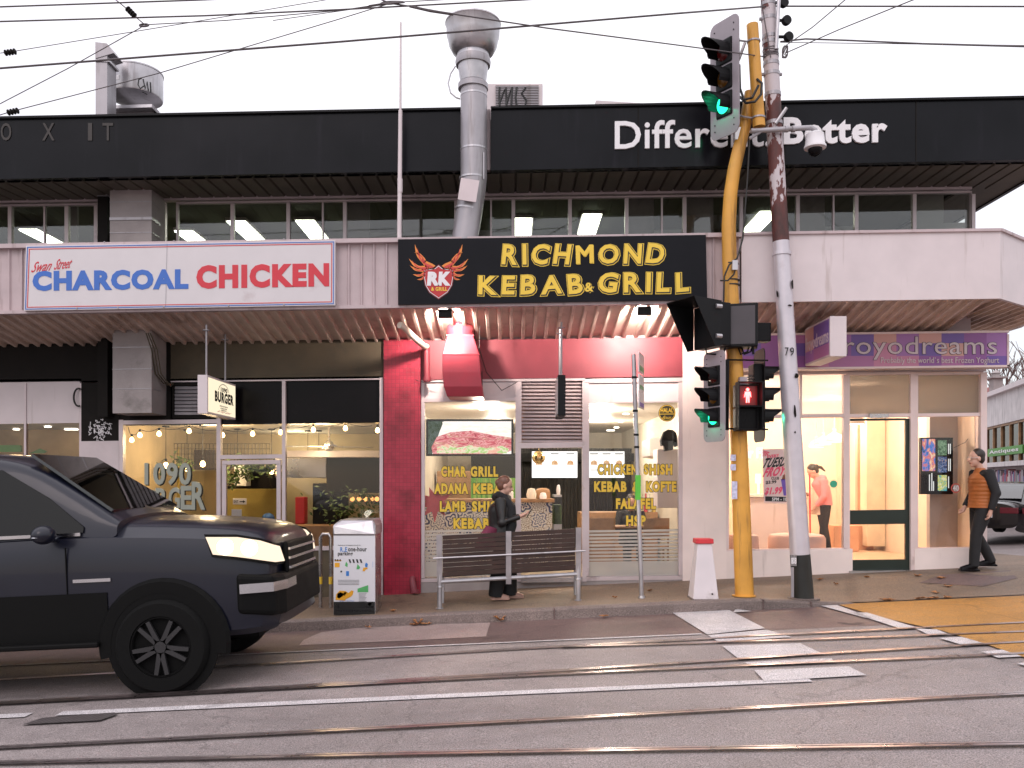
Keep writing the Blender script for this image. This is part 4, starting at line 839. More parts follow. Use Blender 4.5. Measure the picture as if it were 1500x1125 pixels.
# poster
t = thing('poster', P(1136, 738, YF + .012), 'pink and white poster for a Tuesday froyo club taped inside the window', 'poster')
PS = .0; b = MB(); pp = [(1117, 658), (1160, 657), (1162, 738), (1119, 736)]; b.poly(pp, YF + .012, .004); b.build('sheet', mat('poster_paper', (.82, .62, .60), .6, var=.03), t)
pk = mat('poster_pink', (.85, .10, .20), .5)
b = MB(); b.text('EVERY', 1124, 667, 1141, 671, YF + .011, tilt=2, d=.002, off=.04); b.text('FROYO', 1120.5, 686, 1159, 698, YF + .011, tilt=3, d=.003, off=.05, slant=.15); b.text('$1.99', 1121, 715, 1145, 725.5, YF + .011, tilt=1.5, d=.003, off=.05, slant=.1)
for k in range(5): a = 2.2 + k * .45; b.poly([(1119, 660), (1119 + 9 * math.cos(a - 1.9), 660 + 8 * math.sin(a - 1.9)), (1119 + 8 * math.cos(a - 1.7), 660 + 9 * math.sin(a - 1.7))], YF + .009, .002)
b.build('pink_lettering', pk, t)
b = MB(); b.text('TUESDAY', 1119, 672, 1166, 685, YF + .010, tilt=4, d=.002, off=.04, slant=.15); b.text('CLUB', 1130, 698.5, 1141, 702.5, YF + .010, d=.002, off=.02); b.text('$3.99', 1122, 704.5, 1137, 709.5, YF + .010, tilt=1, d=.002, off=.03); b.poly([(1121, 727), (1161, 728), (1161, 735), (1121, 734)], YF + .010, .002); b.build('black_lettering', M['text_black'], t)
b = MB(); b.text('5PM - 10PM', 1131, 729, 1160, 733.5, YF + .008, d=.002, off=.03); b.build('white_lettering', M['text_white'], t)
b = MB(); b.poly([(1144, 702), (1161, 700), (1160, 726), (1148, 726)], YF + .010, .002); b.build('cup_picture', mat('cup_violet', (.16, .09, .45), .5), t)
b = MB(); b.poly([(1145, 703), (1147, 696), (1152, 693), (1160, 695), (1161, 701)], YF + .010, .002); b.build('froyo_picture', mat('froyo_brown', (.25, .09, .05), .5, var=.4, vs=30), t)
b = MB(); c = P(1221, 709, YF + .02); b.lathe([(.055, 0), (.055, .004)], c, 22, (0, -1, 0)); tag(b.build('sticker', mat('green_sticker', (.05, .42, .26), .5)), 'round green sticker on the yoghurt shop window', 'sticker')
# vertical advertising screen in the right-hand window
t = thing('display_screen', P(1372, 724, 12.9), 'tall advertising screen with blue and red burst in the corner shop window', 'screen')
YD = 12.85; b = MB(); b.pbox(1349, 641, 1396, 724, YD, .07); b.build('bezel', M['blackgloss'], t)
b = MB(); b.pbox(1351, 643, 1370, 690, YD - .006, .005); b.build('picture', screen_mat('burst', [(.3, (.02, .04, .10)), (.45, (.08, .25, .75)), (.55, (.9, .2, .15)), (.68, (1, .85, .6))], (5, 1, 2.5), .9), t)
for y0, y1, cols in ((645, 667, [(.4, (.03, .1, .05)), (.6, (.25, .4, .25))]), (669, 692, [(.4, (.03, .05, .14)), (.55, (.15, .25, .5)), (.65, (.6, .35, .2))]), (696, 719, [(.4, (.1, .5, .6)), (.5, (.85, .8, .1)), (.6, (.9, .9, .7))])):
    b = MB(); b.pbox(1374, y0, 1387, y1, YD - .006, .005); b.build('picture', screen_mat('tile_%d' % y0, cols, (8, 1, 8), .8), t)
b = MB()
for y0, y1, x in ((650, 665, 1389), (650, 665, 1391.5), (672, 690, 1389), (672, 690, 1391.5), (698, 715, 1389), (695, 719, 1361), (693, 719, 1364.5), (705, 719, 1367)): b.pbox(x, y0, x + 1.2, y1, YD - .005, .004)
b.build('screen_text', emit('screen_white', (1, 1, 1), .9), t)
b = MB(); c = P(1400, 715, YF + .02)  # a reflected speed sign, modelled as a flat roundel on the pane
b.mesh([c + Vector((math.cos(a) * r, 0, math.sin(a) * r)) for r in (.055, .07) for a in lin(0, 2 * math.pi, 28)], [(i, i + 1, 30 + i, 29 + i) for i in range(28)])
st = tag(b.build('reflected_speed_sign', mat('reflected_sign_red', (.7, .15, .13), .5)), 'reflection of a round red and white 40 sign, modelled on the corner window glass', 'sticker')
b = MB(); b.text('40', 1396, 711, 1404, 719, YF + .018, off=.03, d=.003); b.build('numerals', M['text_white'], st)
# pink neon loop
b = MB(); b.tube([P(1392 + 30 * f, 613 + 14 * math.sin(math.pi * f), 13.3) for f in lin(0, 1, 16)], .012, 8); tag(b.build('neon_loop', emit('pink_neon', (1, .12, .18), 3)), 'pink neon arc inside the corner window', 'neon sign')
b = MB(); b.tube([P(1434, 612, 12.8), P(1426, 632, 12.8), P(1414, 648, 12.8), P(1397, 656, 12.85)], .0035, 6); tag(b.build('screen_cable', M['cable']), 'black cable running up from the advertising screen', 'cable')
# ================================================================ signs
YS0 = YA - .05
t = thing('shop_sign', P(262, 452, YS0), 'long white sign with blue and red capital lettering on the awning front', 'sign')
CH = [(38, 360), (491, 352), (490.5, 447), (35, 455)]
b = MB(); b.poly(CH, YS0, .06); M['signwhite'] = mat('sign_white', (.66, .62, .635), .4, var=.03, dirt=(.58, .52, .53), da=.05); b.build('board', M['signwhite'], t)
def border(pix, i0, i1, Y, m, name, par):
    c = [sum(p[0] for p in pix) / 4, sum(p[1] for p in pix) / 4]
    def ins(p, k): return (p[0] + (k if p[0] < c[0] else -k), p[1] + (k if p[1] < c[1] else -k))
    b = MB()
    for i in range(4):
        p, q = pix[i], pix[(i + 1) % 4]; b.poly([ins(p, i0), ins(q, i0), ins(q, i1), ins(p, i1)], Y, .002)
    b.build(name, m, par)
border(CH, 1.6, 2.8, YS0 - .004, M['text_blue'], 'blue_border', t); border(CH, 4.4, 5.5, YS0 - .004, M['text_red'], 'red_border', t)
b = MB(); b.text('CHARCOAL', 50, 399, 274, 424.5, YS0, tilt=3, off=.055, d=.005); b.build('blue_lettering', M['text_blue'], t)
b = MB(); b.text('CHICKEN', 290, 391, 480, 421, YS0, tilt=3.5, off=.055, d=.005); b.text('Swan', 49, 384, 76, 399, YS0, tilt=3, d=.005, slant=.3); b.text('Street', 82, 380, 105, 395, YS0, tilt=2.5, d=.005, slant=.3); b.build('red_lettering', M['text_red'], t)
b = MB(); b.poly([(244.3, 357), (245.1, 357), (242.9, 450), (242.1, 450)], YS0 - .003, .002)
for px in (153, 255, 416): b.lathe([(.012, 0), (.008, .012)], P(px, 356.5 - .017 * (px - 40) , YS0), 8, (0, -1, 0))
for px in (113, 173, 240, 335, 416): b.lathe([(.012, 0), (.008, .012)], P(px, 455 - .017 * (px - 40) - 2, YS0), 8, (0, -1, 0))
b.build('panel_seam', M['duct'], t)
# --- black kebab sign
t = thing('shop_sign', P(810, 442, YS0), 'long black sign with jagged yellow capital lettering and a winged red shield', 'sign')
KB = [(583, 350.5), (1034, 344), (1036, 438.5), (583, 446)]
M['signblack'] = mat('sign_black', (.007, .007, .010), .35, var=.15, spec=.14); b = MB(); b.poly(KB, YS0, .07); b.build('board', M['signblack'], t)
jag = random.Random(3)
def comic(word, px0, px1, py0, py1, tilt, par):
    "jagged hand-cut letters: yellow keyline, black gap, yellow face"
    ws = []
    for ch in word:
        a, c_, _, _ = bbox2(text_polys(ch, 0.)[0]); ws.append(c_ - a)
    gap = .27; tot = sum(ws) + gap * (len(word) - 1); x = px0; k = (px1 - px0) / tot
    for ch, w in zip(word, ws):
        wp = w * k; dy = -tilt * (x + wp / 2 - px0) / (px1 - px0); r_ = jag.uniform(-.10, .10); sl = jag.uniform(-.02, .12); h = jag.uniform(-1, 1)
        for off, dx, yy, dep in ((.078, .75, .9, .004), (.053, .6, .7, .007), (.026, 0, 0, .010)):
            if ch == 'M' and dep == .007: continue
            off = off if ch != 'M' else .0
            for sx_, sd in (((-1.1, 0), (0, .0006), (1.1, .0012)) if ch == 'M' else ((0, 0),)):
                bb[dep].text(ch, x + dx + sx_, py0 + dy + yy + h, x + wp + dx + sx_, py1 + dy + yy, YS0, off=off, d=dep + sd, rot=r_, slant=sl)
        x += (w + gap) * k
bb = {.004: MB(), .007: MB(), .010: MB()}
comic('RICHMOND', 737, 972, 360, 387, 2, t); comic('KEBAB', 702, 852, 405, 431, 1.5, t); comic('GRILL', 878, 1008, 401, 428, 1.5, t); comic('&', 857, 868, 414, 427, 0, t)
bb[.004].build('lettering_keyline', M['text_yellow'], t); bb[.007].build('lettering_outline', M['text_black'], t); bb[.010].build('lettering', M['text_yellow'], t)
# shield and flaming wings
sh_r = mat('shield_red', (.50, .025, .03), .4); sh_d = mat('shield_dark', (.18, .01, .014), .4); fl = mat('flame_orange', (.80, .26, .05), .5); flr = mat('flame_red', (.62, .06, .05), .5)
def shield(k, Y, m, nm):
    cx, cy = 642.5, 413; pts = [(0, -24), (5, -20), (12, -18.5), (20.5, -18), (21, -6), (19, 5), (13, 15), (0, 24)]
    pts = pts + [(-x, y) for x, y in pts[-2:0:-1]]; b = MB(); b.poly([(cx + x * k, cy + y * k) for x, y in pts], Y, .002); b.build(nm, m, t)
shield(1.07, YS0 - .004, sh_d, 'shield_edge'); shield(1.0, YS0 - .007, M['text_white'], 'shield_rim'); shield(.95, YS0 - .010, sh_r, 'shield')
for s in (-1, 1):
    b = MB(); b2 = MB(); ox = 642.5
    def plume(b, x0, y0, x1, y1, bend, w, Y):
        n = 9; L_, R_ = [], []
        for i in range(n):
            f = i / (n - 1); x = x0 + (x1 - x0) * f; y = y0 + (y1 - y0) * f; nx, ny = -(y1 - y0), (x1 - x0); l = math.hypot(nx, ny); o = math.sin(math.pi * f * .95) * bend
            x += nx / l * o; y += ny / l * o; ww = w * (1 - f) ** .7 * (1 + .25 * math.sin(f * 11))
            L_.append((ox + s * (x + nx / l * ww), y + ny / l * ww)); R_.append((ox + s * (x - nx / l * ww), y - ny / l * ww))
        for i in range(n - 1): b.poly([L_[i], L_[i + 1], R_[i + 1], R_[i]], Y, .002)
    for k, (x0, y0, x1, y1, bd, w) in enumerate(((8, 392, 34, 357, 7, 4.4), (14, 392, 43, 378, 6, 3.6), (16, 394, 42, 388, 5, 3), (18, 398, 38, 401, 4, 3), (19, 402, 32, 409, 3, 2.4), (20, 385, 36, 370, -4, 2.4), (5, 394, 20, 386, 6, 3))):
        plume(b, x0, y0, x1, y1, bd, w, YS0 - .004); plume(b2, x0 + 1, y0, x0 + (x1 - x0) * .85, y0 + (y1 - y0) * .85, bd, w * .45, YS0 - .007)
    w_ = b.build('wing', fl, t); b2.build('wing_core', flr, w_)
b = MB(); b.text('R', 628, 400, 641, 417, YS0, d=.013, off=.07, slant=.1); b.text('K', 644, 400, 657, 417, YS0, d=.013, off=.07, slant=.1); b.build('shield_lettering', M['text_white'], t)
b = MB(); b.text('& GRILL', 632, 421, 655, 426, YS0, d=.013, off=.04); b.build('shield_lettering', M['text_yellow'], t)
# --- yoghurt shop fascia sign
def patch_mat():
    m = bpy.data.materials.new('patchwork_sign'); n, N, L = nodes(m); o = N.new('ShaderNodeOutputMaterial'); q = N.new('ShaderNodeBsdfPrincipled'); L.new(q.outputs[0], o.inputs[0]); q.inputs['Roughness'].default_value = .4
    tcx = N.new('ShaderNodeTexCoord'); mp = N.new('ShaderNodeMapping'); mp.inputs['Scale'].default_value = (3.1, 1.7, 5.5); L.new(tcx.outputs['Object'], mp.inputs[0])
    fl_ = N.new('ShaderNodeVectorMath'); fl_.operation = 'FLOOR'; L.new(mp.outputs[0], fl_.inputs[0]); w = N.new('ShaderNodeTexWhiteNoise'); L.new(fl_.outputs[0], w.inputs['Vector'])
    r = N.new('ShaderNodeValToRGB'); L.new(w.outputs[0], r.inputs[0]); r.color_ramp.interpolation = 'CONSTANT'; e = r.color_ramp.elements
    for i, (p, c) in enumerate(((0, (.28, .10, .32)), (.22, (.42, .16, .34)), (.42, (.17, .10, .36)), (.58, (.55, .22, .34)), (.72, (.36, .16, .42)), (.86, (.62, .34, .30)))):
        x = e[i] if i < 2 else e.new(p); x.position = p; x.color = (*c, 1)
    L.new(r.outputs[0], q.inputs['Base Color']); return m
M['patch'] = patch_mat(); M['softwhite'] = mat('pale_lettering', (.62, .52, .55), .5)
YG = 12.2; t = thing('shop_sign', P(1280, 540, YG), 'purple and pink patchwork fascia sign with rounded pale lettering', 'sign')
b = MB(.012); b.pbox(1066, 489, 1476, 538, YG, .2); b.build('board', M['patch'], t)
b = MB(.012); b.frame(1064, 486.5, 1478.5, 540, YG - .01, 3, .22); b.build('frame', M['paleframe'], t)
b = MB(.012); b.text('froyodreams', 1222, 493, 1460, 527, YG, d=.006, off=.016, sp=1.06); b.build('lettering', M['text_black'], t)
b = MB(.012); b.text('froyodreams', 1222, 493, 1460, 527, YG, d=.009, off=.002, sp=1.06); b.build('lettering_face', M['softwhite'], t)
b = MB(.012); b.text("Probably the world`s best Frozen Yoghurt", 1290, 523.5, 1463, 534.5, YG, d=.011, off=.002); b.build('tagline', M['softwhite'], t)
# shift: the tagline hangs on the lower edge, the word above it
# --- hanging signs at right angles to the shopfronts
def hang(px0, py0, py1, Y0, Y1, w, label, face, frame, rods, name='hanging_sign', side=1):
    x = X(px0, Y0); z1, z0 = Z(py0, Y0), Z(py1, Y0)
    t = thing(name, (x, Y0, z0), label, 'hanging sign')
    q = MB(); q.box(x - w / 2, x + w / 2, Y0, Y1, z0, z1); q.build('case', frame, t, bevel=.006)
    fx = x + side * (w / 2 + .002); q = MB(); q.box(min(fx, fx + side * .004), max(fx, fx + side * .004), Y0 + .03, Y1 - .03, z0 + .03, z1 - .03); q.build('face', face, t)
    for i, Yr in enumerate(rods): q = MB(); q.tube([(x, Yr, z1 - .01), (x, Yr, 3.72 + .0145 * x)], .014, 8); q.lathe([(.05, 0), (.05, .01)], (x, Yr, 3.64 + .0145 * x), 12); q.build('hanger', M['duct'], t)
    return t, fx + side * .004, z0, z1
M['lightbox'] = emit('lightbox_face', (1, .86, .62), 1.1)
t, fx, z0, z1 = hang(296.5, 549, 606, 11.25, 12.4, .13, 'lit cream lightbox sign with black burger badge hanging under the awning', M['lightbox'], M['white'], (11.4, 12.15))
O = Vector((fx, 11.05, z0 + .12)); b = MB()
hh = z1 - z0
def onface(y, z): return Vector((fx, 11.25 + y * .92, z0 + z))
b.text3('1090', onface(.55, .345), (0, .26, 0), (0, 0, .06), off=.03, d=.002); b.text3('BURGER', onface(.30, .20), (0, .74, 0), (0, 0, .13), off=.05, d=.002)
b.mesh([onface(.68 + math.cos(a) * r, .335 + math.sin(a) * r * .5) for r in (.22, .25) for a in lin(.15, 3.0, 16)], [(i, i + 1, 18 + i, 17 + i) for i in range(16)])
for k, zz in enumerate((.155, .125, .10)): b.mesh([onface(.5 + .03 * k, zz), onface(.86 - .03 * k, zz), onface(.86 - .03 * k, zz - .018), onface(.5 + .03 * k, zz - .018)], [(0, 1, 2, 3)])
b.build('badge', M['text_black'], t, fix=True)
b = MB(); b.text3('So Very Good', onface(.42, .045), (0, .5, 0), (0, 0, .04), d=.002, slant=.3); b.build('red_lettering', M['text_red'], t)
t, fx, z0, z1 = hang(1228, 463, 522, 11.2, 12.15, .22, 'purple patchwork hanging sign with pale edge beside the silver pole', M['patch'], M['white'], (11.4, 12.0), side=-1)
b = MB(); b.text3('froyodreams', (fx, 12.1, z0 + .14), (0, -.86, 0), (0, 0, .24), off=.012, d=.003); b.build('lettering', M['softwhite'], t)
t, fx, z0, z1 = hang(823, 549, 609, 11.5, 12.2, .10, 'slim black-framed lightbox seen edge-on above the kebab shop door', M['signwhite'], M['black'], (11.6, 12.05), side=-1)
# ================================================================ floodlights, duct and pipes under the awning
for px, py, lab in ((652, 459, 'small black floodlight under the winged shield end of the black sign'), (944, 455, 'small black floodlight under the right end of the black sign')):
    c = P(px, py, YA + .12); t = thing('floodlight', c, lab, 'floodlight', 'floodlights under the kebab sign')
    q = MB(); q.box(c.x - .09, c.x + .09, c.y - .02, c.y + .045, c.z - .06, c.z + .055); q.build('body', M['black'], t, bevel=.008)
    q = MB(); q.box(c.x - .08, c.x + .08, c.y + .047, c.y + .052, c.z - .05, c.z + .045); q.build('lens', emit('flood_lens', (1, .86, .74), 12) if 'flood_lens' not in bpy.data.materials else bpy.data.materials['flood_lens'], t)
    q = MB(); q.tube([c + Vector((-.11, .02, 0)), c + Vector((-.11, .02, .1)), c + Vector((.11, .02, .1)), c + Vector((.11, .02, 0))], .009, 6); q.build('bracket', M['black'], t)
    l = lamp('flood_lamp', c + Vector((0, .08, .0)), 240 if px < 800 else 300, (1, .82, .72), .06, t, 'SPOT', rot=(R(108), 0, 0), spot=R(165))
b = MB(); b.tube([P(601, 452, YA + .13), P(640, 449, YA + .13), P(800, 449, YA + .13), P(1030, 444, YA + .13)], .008, 6); tag(b.build('flood_cable', M['cable']), 'thin black cable linking the two floodlights under the black sign', 'cable')
# red gooseneck exhaust hood
M['reddct'] = mat('red_duct', (.42, .05, .075), .4, var=.08, dirt=(.5, .04, .07), da=.15)
YD0 = 11.78; c = P(674, 480, YD0 + .3); t = thing('exhaust_hood', (c.x, YD0 + .3, c.z - .8), 'red painted gooseneck exhaust duct hanging below the awning', 'duct')
sD = F / (YD0 + .1)
def ring(px0, px1, py, Ya, Yb): return [P(px0, py, Ya), P(px1, py, Ya), Vector((X(px1, Ya), Yb, Z(py, Ya))), Vector((X(px0, Ya), Yb, Z(py, Ya)))]
q = MB(); q.lathe([(.19, 0), (.19, .17), (.17, .17)], (c.x, YD0 + .3, Z(491, YD0 + .1)), 28); q.lathe([(.26, .165), (.26, .18)], (c.x, YD0 + .3, Z(491, YD0 + .1)), 4); q.build('collar', M['reddct'], t)
secs = [ring(655, 693, 491, YD0 + .12, YD0 + .5), ring(648, 702, 519, YD0, YD0 + .62), ring(648, 704, 545, YD0, YD0 + .62), ring(650, 706, 566, YD0 + .02, YD0 + .62), ring(655, 708, 581, YD0 + .1, YD0 + .62)]
q = MB(); vs = [v for s_ in secs for v in s_]; q.mesh(vs, [(i * 4 + k, i * 4 + (k + 1) % 4, (i + 1) * 4 + (k + 1) % 4, (i + 1) * 4 + k) for i in range(4) for k in range(4)] + [(3, 2, 1, 0), (16, 17, 18, 19)]); q.build('duct_body', M['reddct'], t, bevel=.012)
q = MB(); 
for py, a, z_ in ((519, 647.5, 702.5), (491, 654, 694)): q.pbox(a, py - .8, z_, py + .8, YD0 - .006 + (.12 if py < 500 else 0), .03)
q.build('seam', M['reddct'], t)
q = MB(); 
for k in range(10): q.tube([P(706, 556 + rnd.uniform(-12, 10), YD0 + .2 + rnd.uniform(-.1, .1)) for _ in range(4)], .007, 5)
q.tube([P(703, 478, YD0 + .1), P(702, 510, YD0), P(712, 545, YD0 + .3), P(735, 572, 12.3), P(757, 560, 12.4)], .006, 6); q.tube([P(608, 556, 12.4), P(620, 560, 12.4), P(640, 556, 12.3)], .005, 5); q.build('wiring', M['cable'], t)
# downpipe
t = thing('downpipe', P(625, 560, 12.1), 'bent downpipe, pale above and red below, at the top of the red pier', 'pipe')
b = MB(); b.tube([P(585, 476, 11.4), P(590, 478, 11.45), P(606, 494, 11.8), P(621, 507, 12.2), P(625, 508, 12.3)], .045, 12); b.build('pale_bend', M['ivory'], t, smooth=True)
b = MB(); b.tube([P(625, 508, 12.3), P(625.5, 560, 12.3)], .045, 12); b.lathe([(.06, 0), (.06, .05)], P(625.5, 558, 12.3), 14); b.build('red_leg', M['redwall'], t, smooth=True)
b = MB(.013); b.tube([b.p(607, 867, 12.36), b.p(604, 850, 12.4), b.p(605, 846, 12.44)], [.05, .045, .04], 12); b.lathe([(.065, 0), (.06, .04)], b.p(608, 868, 12.34), 14); tag(b.build('standpipe', M['redwall'], smooth=True), 'short red pipe stub at the foot of the red tiled pier', 'pipe')
b = MB(); 
for k in range(3): b.tube([P(214 + k * 3, 488, 11.8), P(222 + k * 4, 512, 11.95), P(228 + k * 4, 548, 12.1), P(240 + k * 5, 562 + k * 2, 12.3), P(254, 562, 12.45)], .009, 6)
tag(b.build('cable_bundle', M['olive'], smooth=True), 'loose bundle of cables running down beside the lower concrete column', 'cable')
# ================================================================ roof
def flue():
    t = thing('square_flue', P(150, 600, 12.2), 'tall square metal flue with slanted top beside the roof drum', 'flue')
    b = MB(); b.pbox(140, 66, 157, 260, 12.3, .28); b.build('shaft', M['duct'], t)
    b = MB(); x0, x1 = X(140, 12.3), X(157, 12.3); b.prism([(x0, 12.29, Z(86, 12.3)), (x1 + .1, 12.29, Z(78, 12.3)), (x1, 12.29, Z(64, 12.3)), (x0, 12.29, Z(62, 12.3))], (0, .3, 0)); b.build('cowl', M['duct'], t)
    b = MB(); b.pbox(139.5, 87, 160, 90, 12.285, .31); b.pbox(142, 284, 159, 287, 12.28, .3); b.build('strap', M['galv'], t)
    b = MB(); b.pbox(143, 255, 157.5, 610, 12.3, .2); b.build('lower_shaft', M['dark'], t)
flue()
t = thing('roof_vent', P(198, 168, 13.2), 'round galvanised roof vent drum with scribbled graffiti on a square base', 'roof vent')
c = P(199, 150, 13.2); b = MB(); r = 37.5 * 13.2 / F; zt, zb = Z(107, 13.2), Z(145, 13.2)
b.lathe([(r * .62, zb - c.z - .03), (r * .98, zb - c.z + .0), (r, zb - c.z + .02), (r, zt - c.z - .02), (r * 1.02, zt - c.z - .02), (r * 1.02, zt - c.z), (r * .96, zt - c.z), (r * .96, zt - c.z - .3)], c, 36); b.build('drum', M['galv'], t, smooth=True)
b = MB(); b.prism([P(158, 154.5, 12.8), P(223, 152.5, 12.8), P(233, 163, 12.5), P(233, 168, 12.5), P(222, 157, 12.8), P(158, 159, 12.8)], (0, 1, 0)); b.build('base', M['galv'], t)
b = MB(); b.box(X(163, 12.95), X(225, 12.95), 12.95, 13.9, 6.4, Z(157, 12.95)); b.build('plinth', M['duct'], t)
def on_drum(a, z): return Vector((c.x + math.cos(a) * (r + .004), c.y + math.sin(a) * (r + .004), z))
b = MB(); zz = lambda py: Z(py, 13.2 - r)
for seg in ([(-.95, 111), (-1.05, 114), (-1.08, 122), (-1.0, 127), (-.88, 122)], [(-.9, 112), (-.82, 126), (-.75, 114), (-.7, 127)], [(-.62, 113), (-.6, 128)], [(-.95, 131), (-.75, 133)]): b.tube([on_drum(a, zz(py)) for a, py in seg], .009, 5)
b.build('graffiti', M['text_black'], t)
b = MB(); b.mesh([on_drum(a, zz(py)) for py in (109, 116) for a in lin(-2.55, -1.75, 6)], [(i, i + 1, 8 + i, 7 + i) for i in range(6)]); b.build('label_plate', M['text_white'], t)
b = MB(); b.tube([P(587, 33, 11.25), P(586.5, 164, 11.25)], [.013, .016], 10); b.tube([P(586.5, 162, 11.25), P(585, 350, 11.25)], [.026, .03], 12); b.tube([P(586, 262, 11.25), P(586, 282, 11.25)], .034, 10); b.tube([P(585.4, 350, 11.25), P(585.4, 378, 11.25)], .03, 10)
tag(b.build('flag_pole', M['white'], smooth=True), 'slender bare white pole rising from the awning roof', 'pole')
# tall cylindrical exhaust stack
YE = 11.30; t = thing('exhaust_stack', P(684, 345, YE), 'tall grey cylindrical exhaust stack with flared bowl top and an elbow', 'exhaust stack')
px2 = lambda w: w * YE / F
def axis_tube(rows, n=32):
    b = MB(); b.tube([P(x, y, YE) for x, y, w in rows], [px2(w) for x, y, w in rows], n); return b
axis_tube([(681, 375, 19.3), (681.5, 347, 19.3), (688, 305, 19.3), (691.5, 284, 19.3), (694, 260, 19.3), (694, 244, 19.3), (694, 127, 19.3)]).build('stack', M['duct'], t, smooth=True)
b = MB()
for x, y, w in ((694, 220, 19.9), (694, 141, 19.7), (686, 308, 19.9), (692.6, 262, 20.2)): 
    d = (Vector((.16, 0, 1)) if y > 270 else Vector((0, 0, 1))); b.lathe([(px2(w), -.012), (px2(w), .012)], P(x, y, YE), 32, d)
b.pbox(708, 223, 709.2, 262, YE - .13, .02); b.build('seam', M['galv'], t)
b = MB(); 
cp = P(0, 0, YE)
def sect(rows, name, m): q = MB(); cc = P(693, rows[0][1], YE); q.lathe([(px2(w), (rows[0][1] - y) * YE / F) for w, y in rows], cc, 36); return q.build(name, m, t, smooth=True)
sect([(22, 131), (22, 124), (18.5, 121)], 'lower_flange', M['duct']); sect([(19, 121), (22.5, 96)], 'taper', M['galv']); sect([(25, 97), (26, 92), (25, 86), (20, 85)], 'upper_flange', M['duct']); sect([(23.5, 87), (23.5, 73)], 'collar', M['galv'])
sect([(23, 78), (24, 80), (30, 77), (35, 68), (37, 58), (38.5, 54), (39.3, 38), (41, 36), (40.5, 34), (37, 36), (36, 60)], 'bowl', M['galv'])
b = MB(); b.pbox(674, 262, 701, 294, YE - .245, .02); o = b.build('access_plate', M['alu'], t); 
me = o.data; cc = P(687, 280, YE) - ORG[t.name]; rot = Matrix.Rotation(R(9), 4, 'Y'); me.transform(Matrix.Translation(cc) @ rot @ Matrix.Translation(-cc))
b = MB(); b.tube([P(667, 97, YE), P(660, 108, YE), P(656.5, 122, YE), P(660, 136, YE), P(668, 143, YE), P(674, 145, YE)], .010, 8); b.build('conduit', M['galv'], t)
# roof air conditioner with graffiti and a low white box
t = thing('air_conditioner', P(755, 160, 13.3), 'white rooftop air conditioner with dark grille and black graffiti', 'air conditioner')
b = MB(); b.pbox(712, 122, 795, 175, 13.3, .5); b.build('casing', M['white'], t, bevel=.015)
b = MB(); b.pbox(726, 125, 789, 170, 13.28, .02); g = b.build('grille', mat('grille_brown', (.16, .11, .10), .6), t)
b = MB()
for i in range(18): b.pbox(726, 126 + i * 2.4, 789, 127 + i * 2.4, 13.268, .012)
b.build('grille_bars', M['duct'], g)
b = MB()
for seg in ([(732, 128), (731, 140), (732, 155)], [(732, 150), (737, 136), (741, 129), (742, 155)], [(742, 152), (746, 138), (750, 128), (749, 155)], [(757, 128), (755, 142), (757, 155)], [(770, 128), (764, 137), (771, 147), (769, 156), (760, 155)]): b.tube([P(x, y, 13.262) for x, y in seg], .016, 6)
b.build('graffiti', M['text_black'], t)
b = MB(); b.prism([P(872, 150, 12.3), P(873, 147, 12.3), P(955, 152, 12.3), P(955, 170, 12.3), P(872, 170, 12.3)], (0, .8, 0)); tag(b.build('roof_box', M['white']), 'low white box edge showing above the black roof fascia', 'roof box')
# ================================================================ street furniture
def pz(x, y): return path_z(x, y)
# ---- bench
BY = 11.15
t = thing('park_bench', (X(745, BY), BY, pz(X(745, BY), BY)), 'dark slatted street bench with grey steel frame, seen from behind', 'bench')
xa, xm, xb = X(644, 11.1), X(745, BY), X(847, 11.25)
def bz(x): return pz(x, BY)
ya = lambda x: 11.1 + (x - xa) / (xb - xa) * .15
for x, z_top in ((xa, .965), (xm, .965), (xb, .965)):
    y = ya(x); z = bz(x); q = MB()
    if x != xm: q.tube([(x, y, z), (x, y, z + .5)], .032, 12); q.lathe([(.05, 0), (.05, .01)], (x, y, z), 14); q.lathe([(.036, .27), (.04, .28), (.036, .3)], (x, y, z), 14)
    q.prism([(x - .035, y - .02, z + (.36 if x != xm else .27)), (x + .035, y - .02, z + (.36 if x != xm else .27)), (x + .035, y - .09, z + z_top), (x - .035, y - .09, z + z_top)], (0, .045, 0)); q.build('leg' if x != xm else 'centre_bracket', M['galv'], t)
def rail_(za, zb, dy, r): q = MB(); q.tube([(xa - .0, ya(xa) + dy, bz(xa) + za), (xb + .0, ya(xb) + dy, bz(xb) + zb)], r, 10); return q
rail_(.35, .35, 0, .028).build('stretcher', M['galv'], t)
q = MB(); q.tube([(xa - .08, ya(xa) - .07, bz(xa) + .66), (xb + .09, ya(xb) - .07, bz(xb) + .66)], .012, 8); q.build('back_rod', M['galv'], t)
q = MB(); dx, dz_ = xb - xa, bz(xb) - bz(xa)
def plank(q, x0, x1, y, z0, h, th=.03):
    q.prism([(x0, y(x0), bz(x0) + z0), (x1, y(x1), bz(x1) + z0), (x1, y(x1), bz(x1) + z0 + h), (x0, y(x0), bz(x0) + z0 + h)], (0, th, 0))
for i in range(9):
    z0 = .42 + i * .06
    for x0, x1 in ((xa + .045, xm - .04), (xm + .04, xb - .045)): plank(q, x0, x1, lambda x, z0=z0: ya(x) - .02 - (z0 - .36) * .11, z0, .053)
q.build('backrest', M['bench'], t)
q = MB()
for i in range(6): 
    for x0, x1 in ((xa + .02, xm - .01), (xm + .01, xb - .02)): plank(q, x0, x1, lambda x, i=i: ya(x) + .06 + i * .075, .40 + .006 * i, .03, .062)
q.build('seat', M['bench'], t)
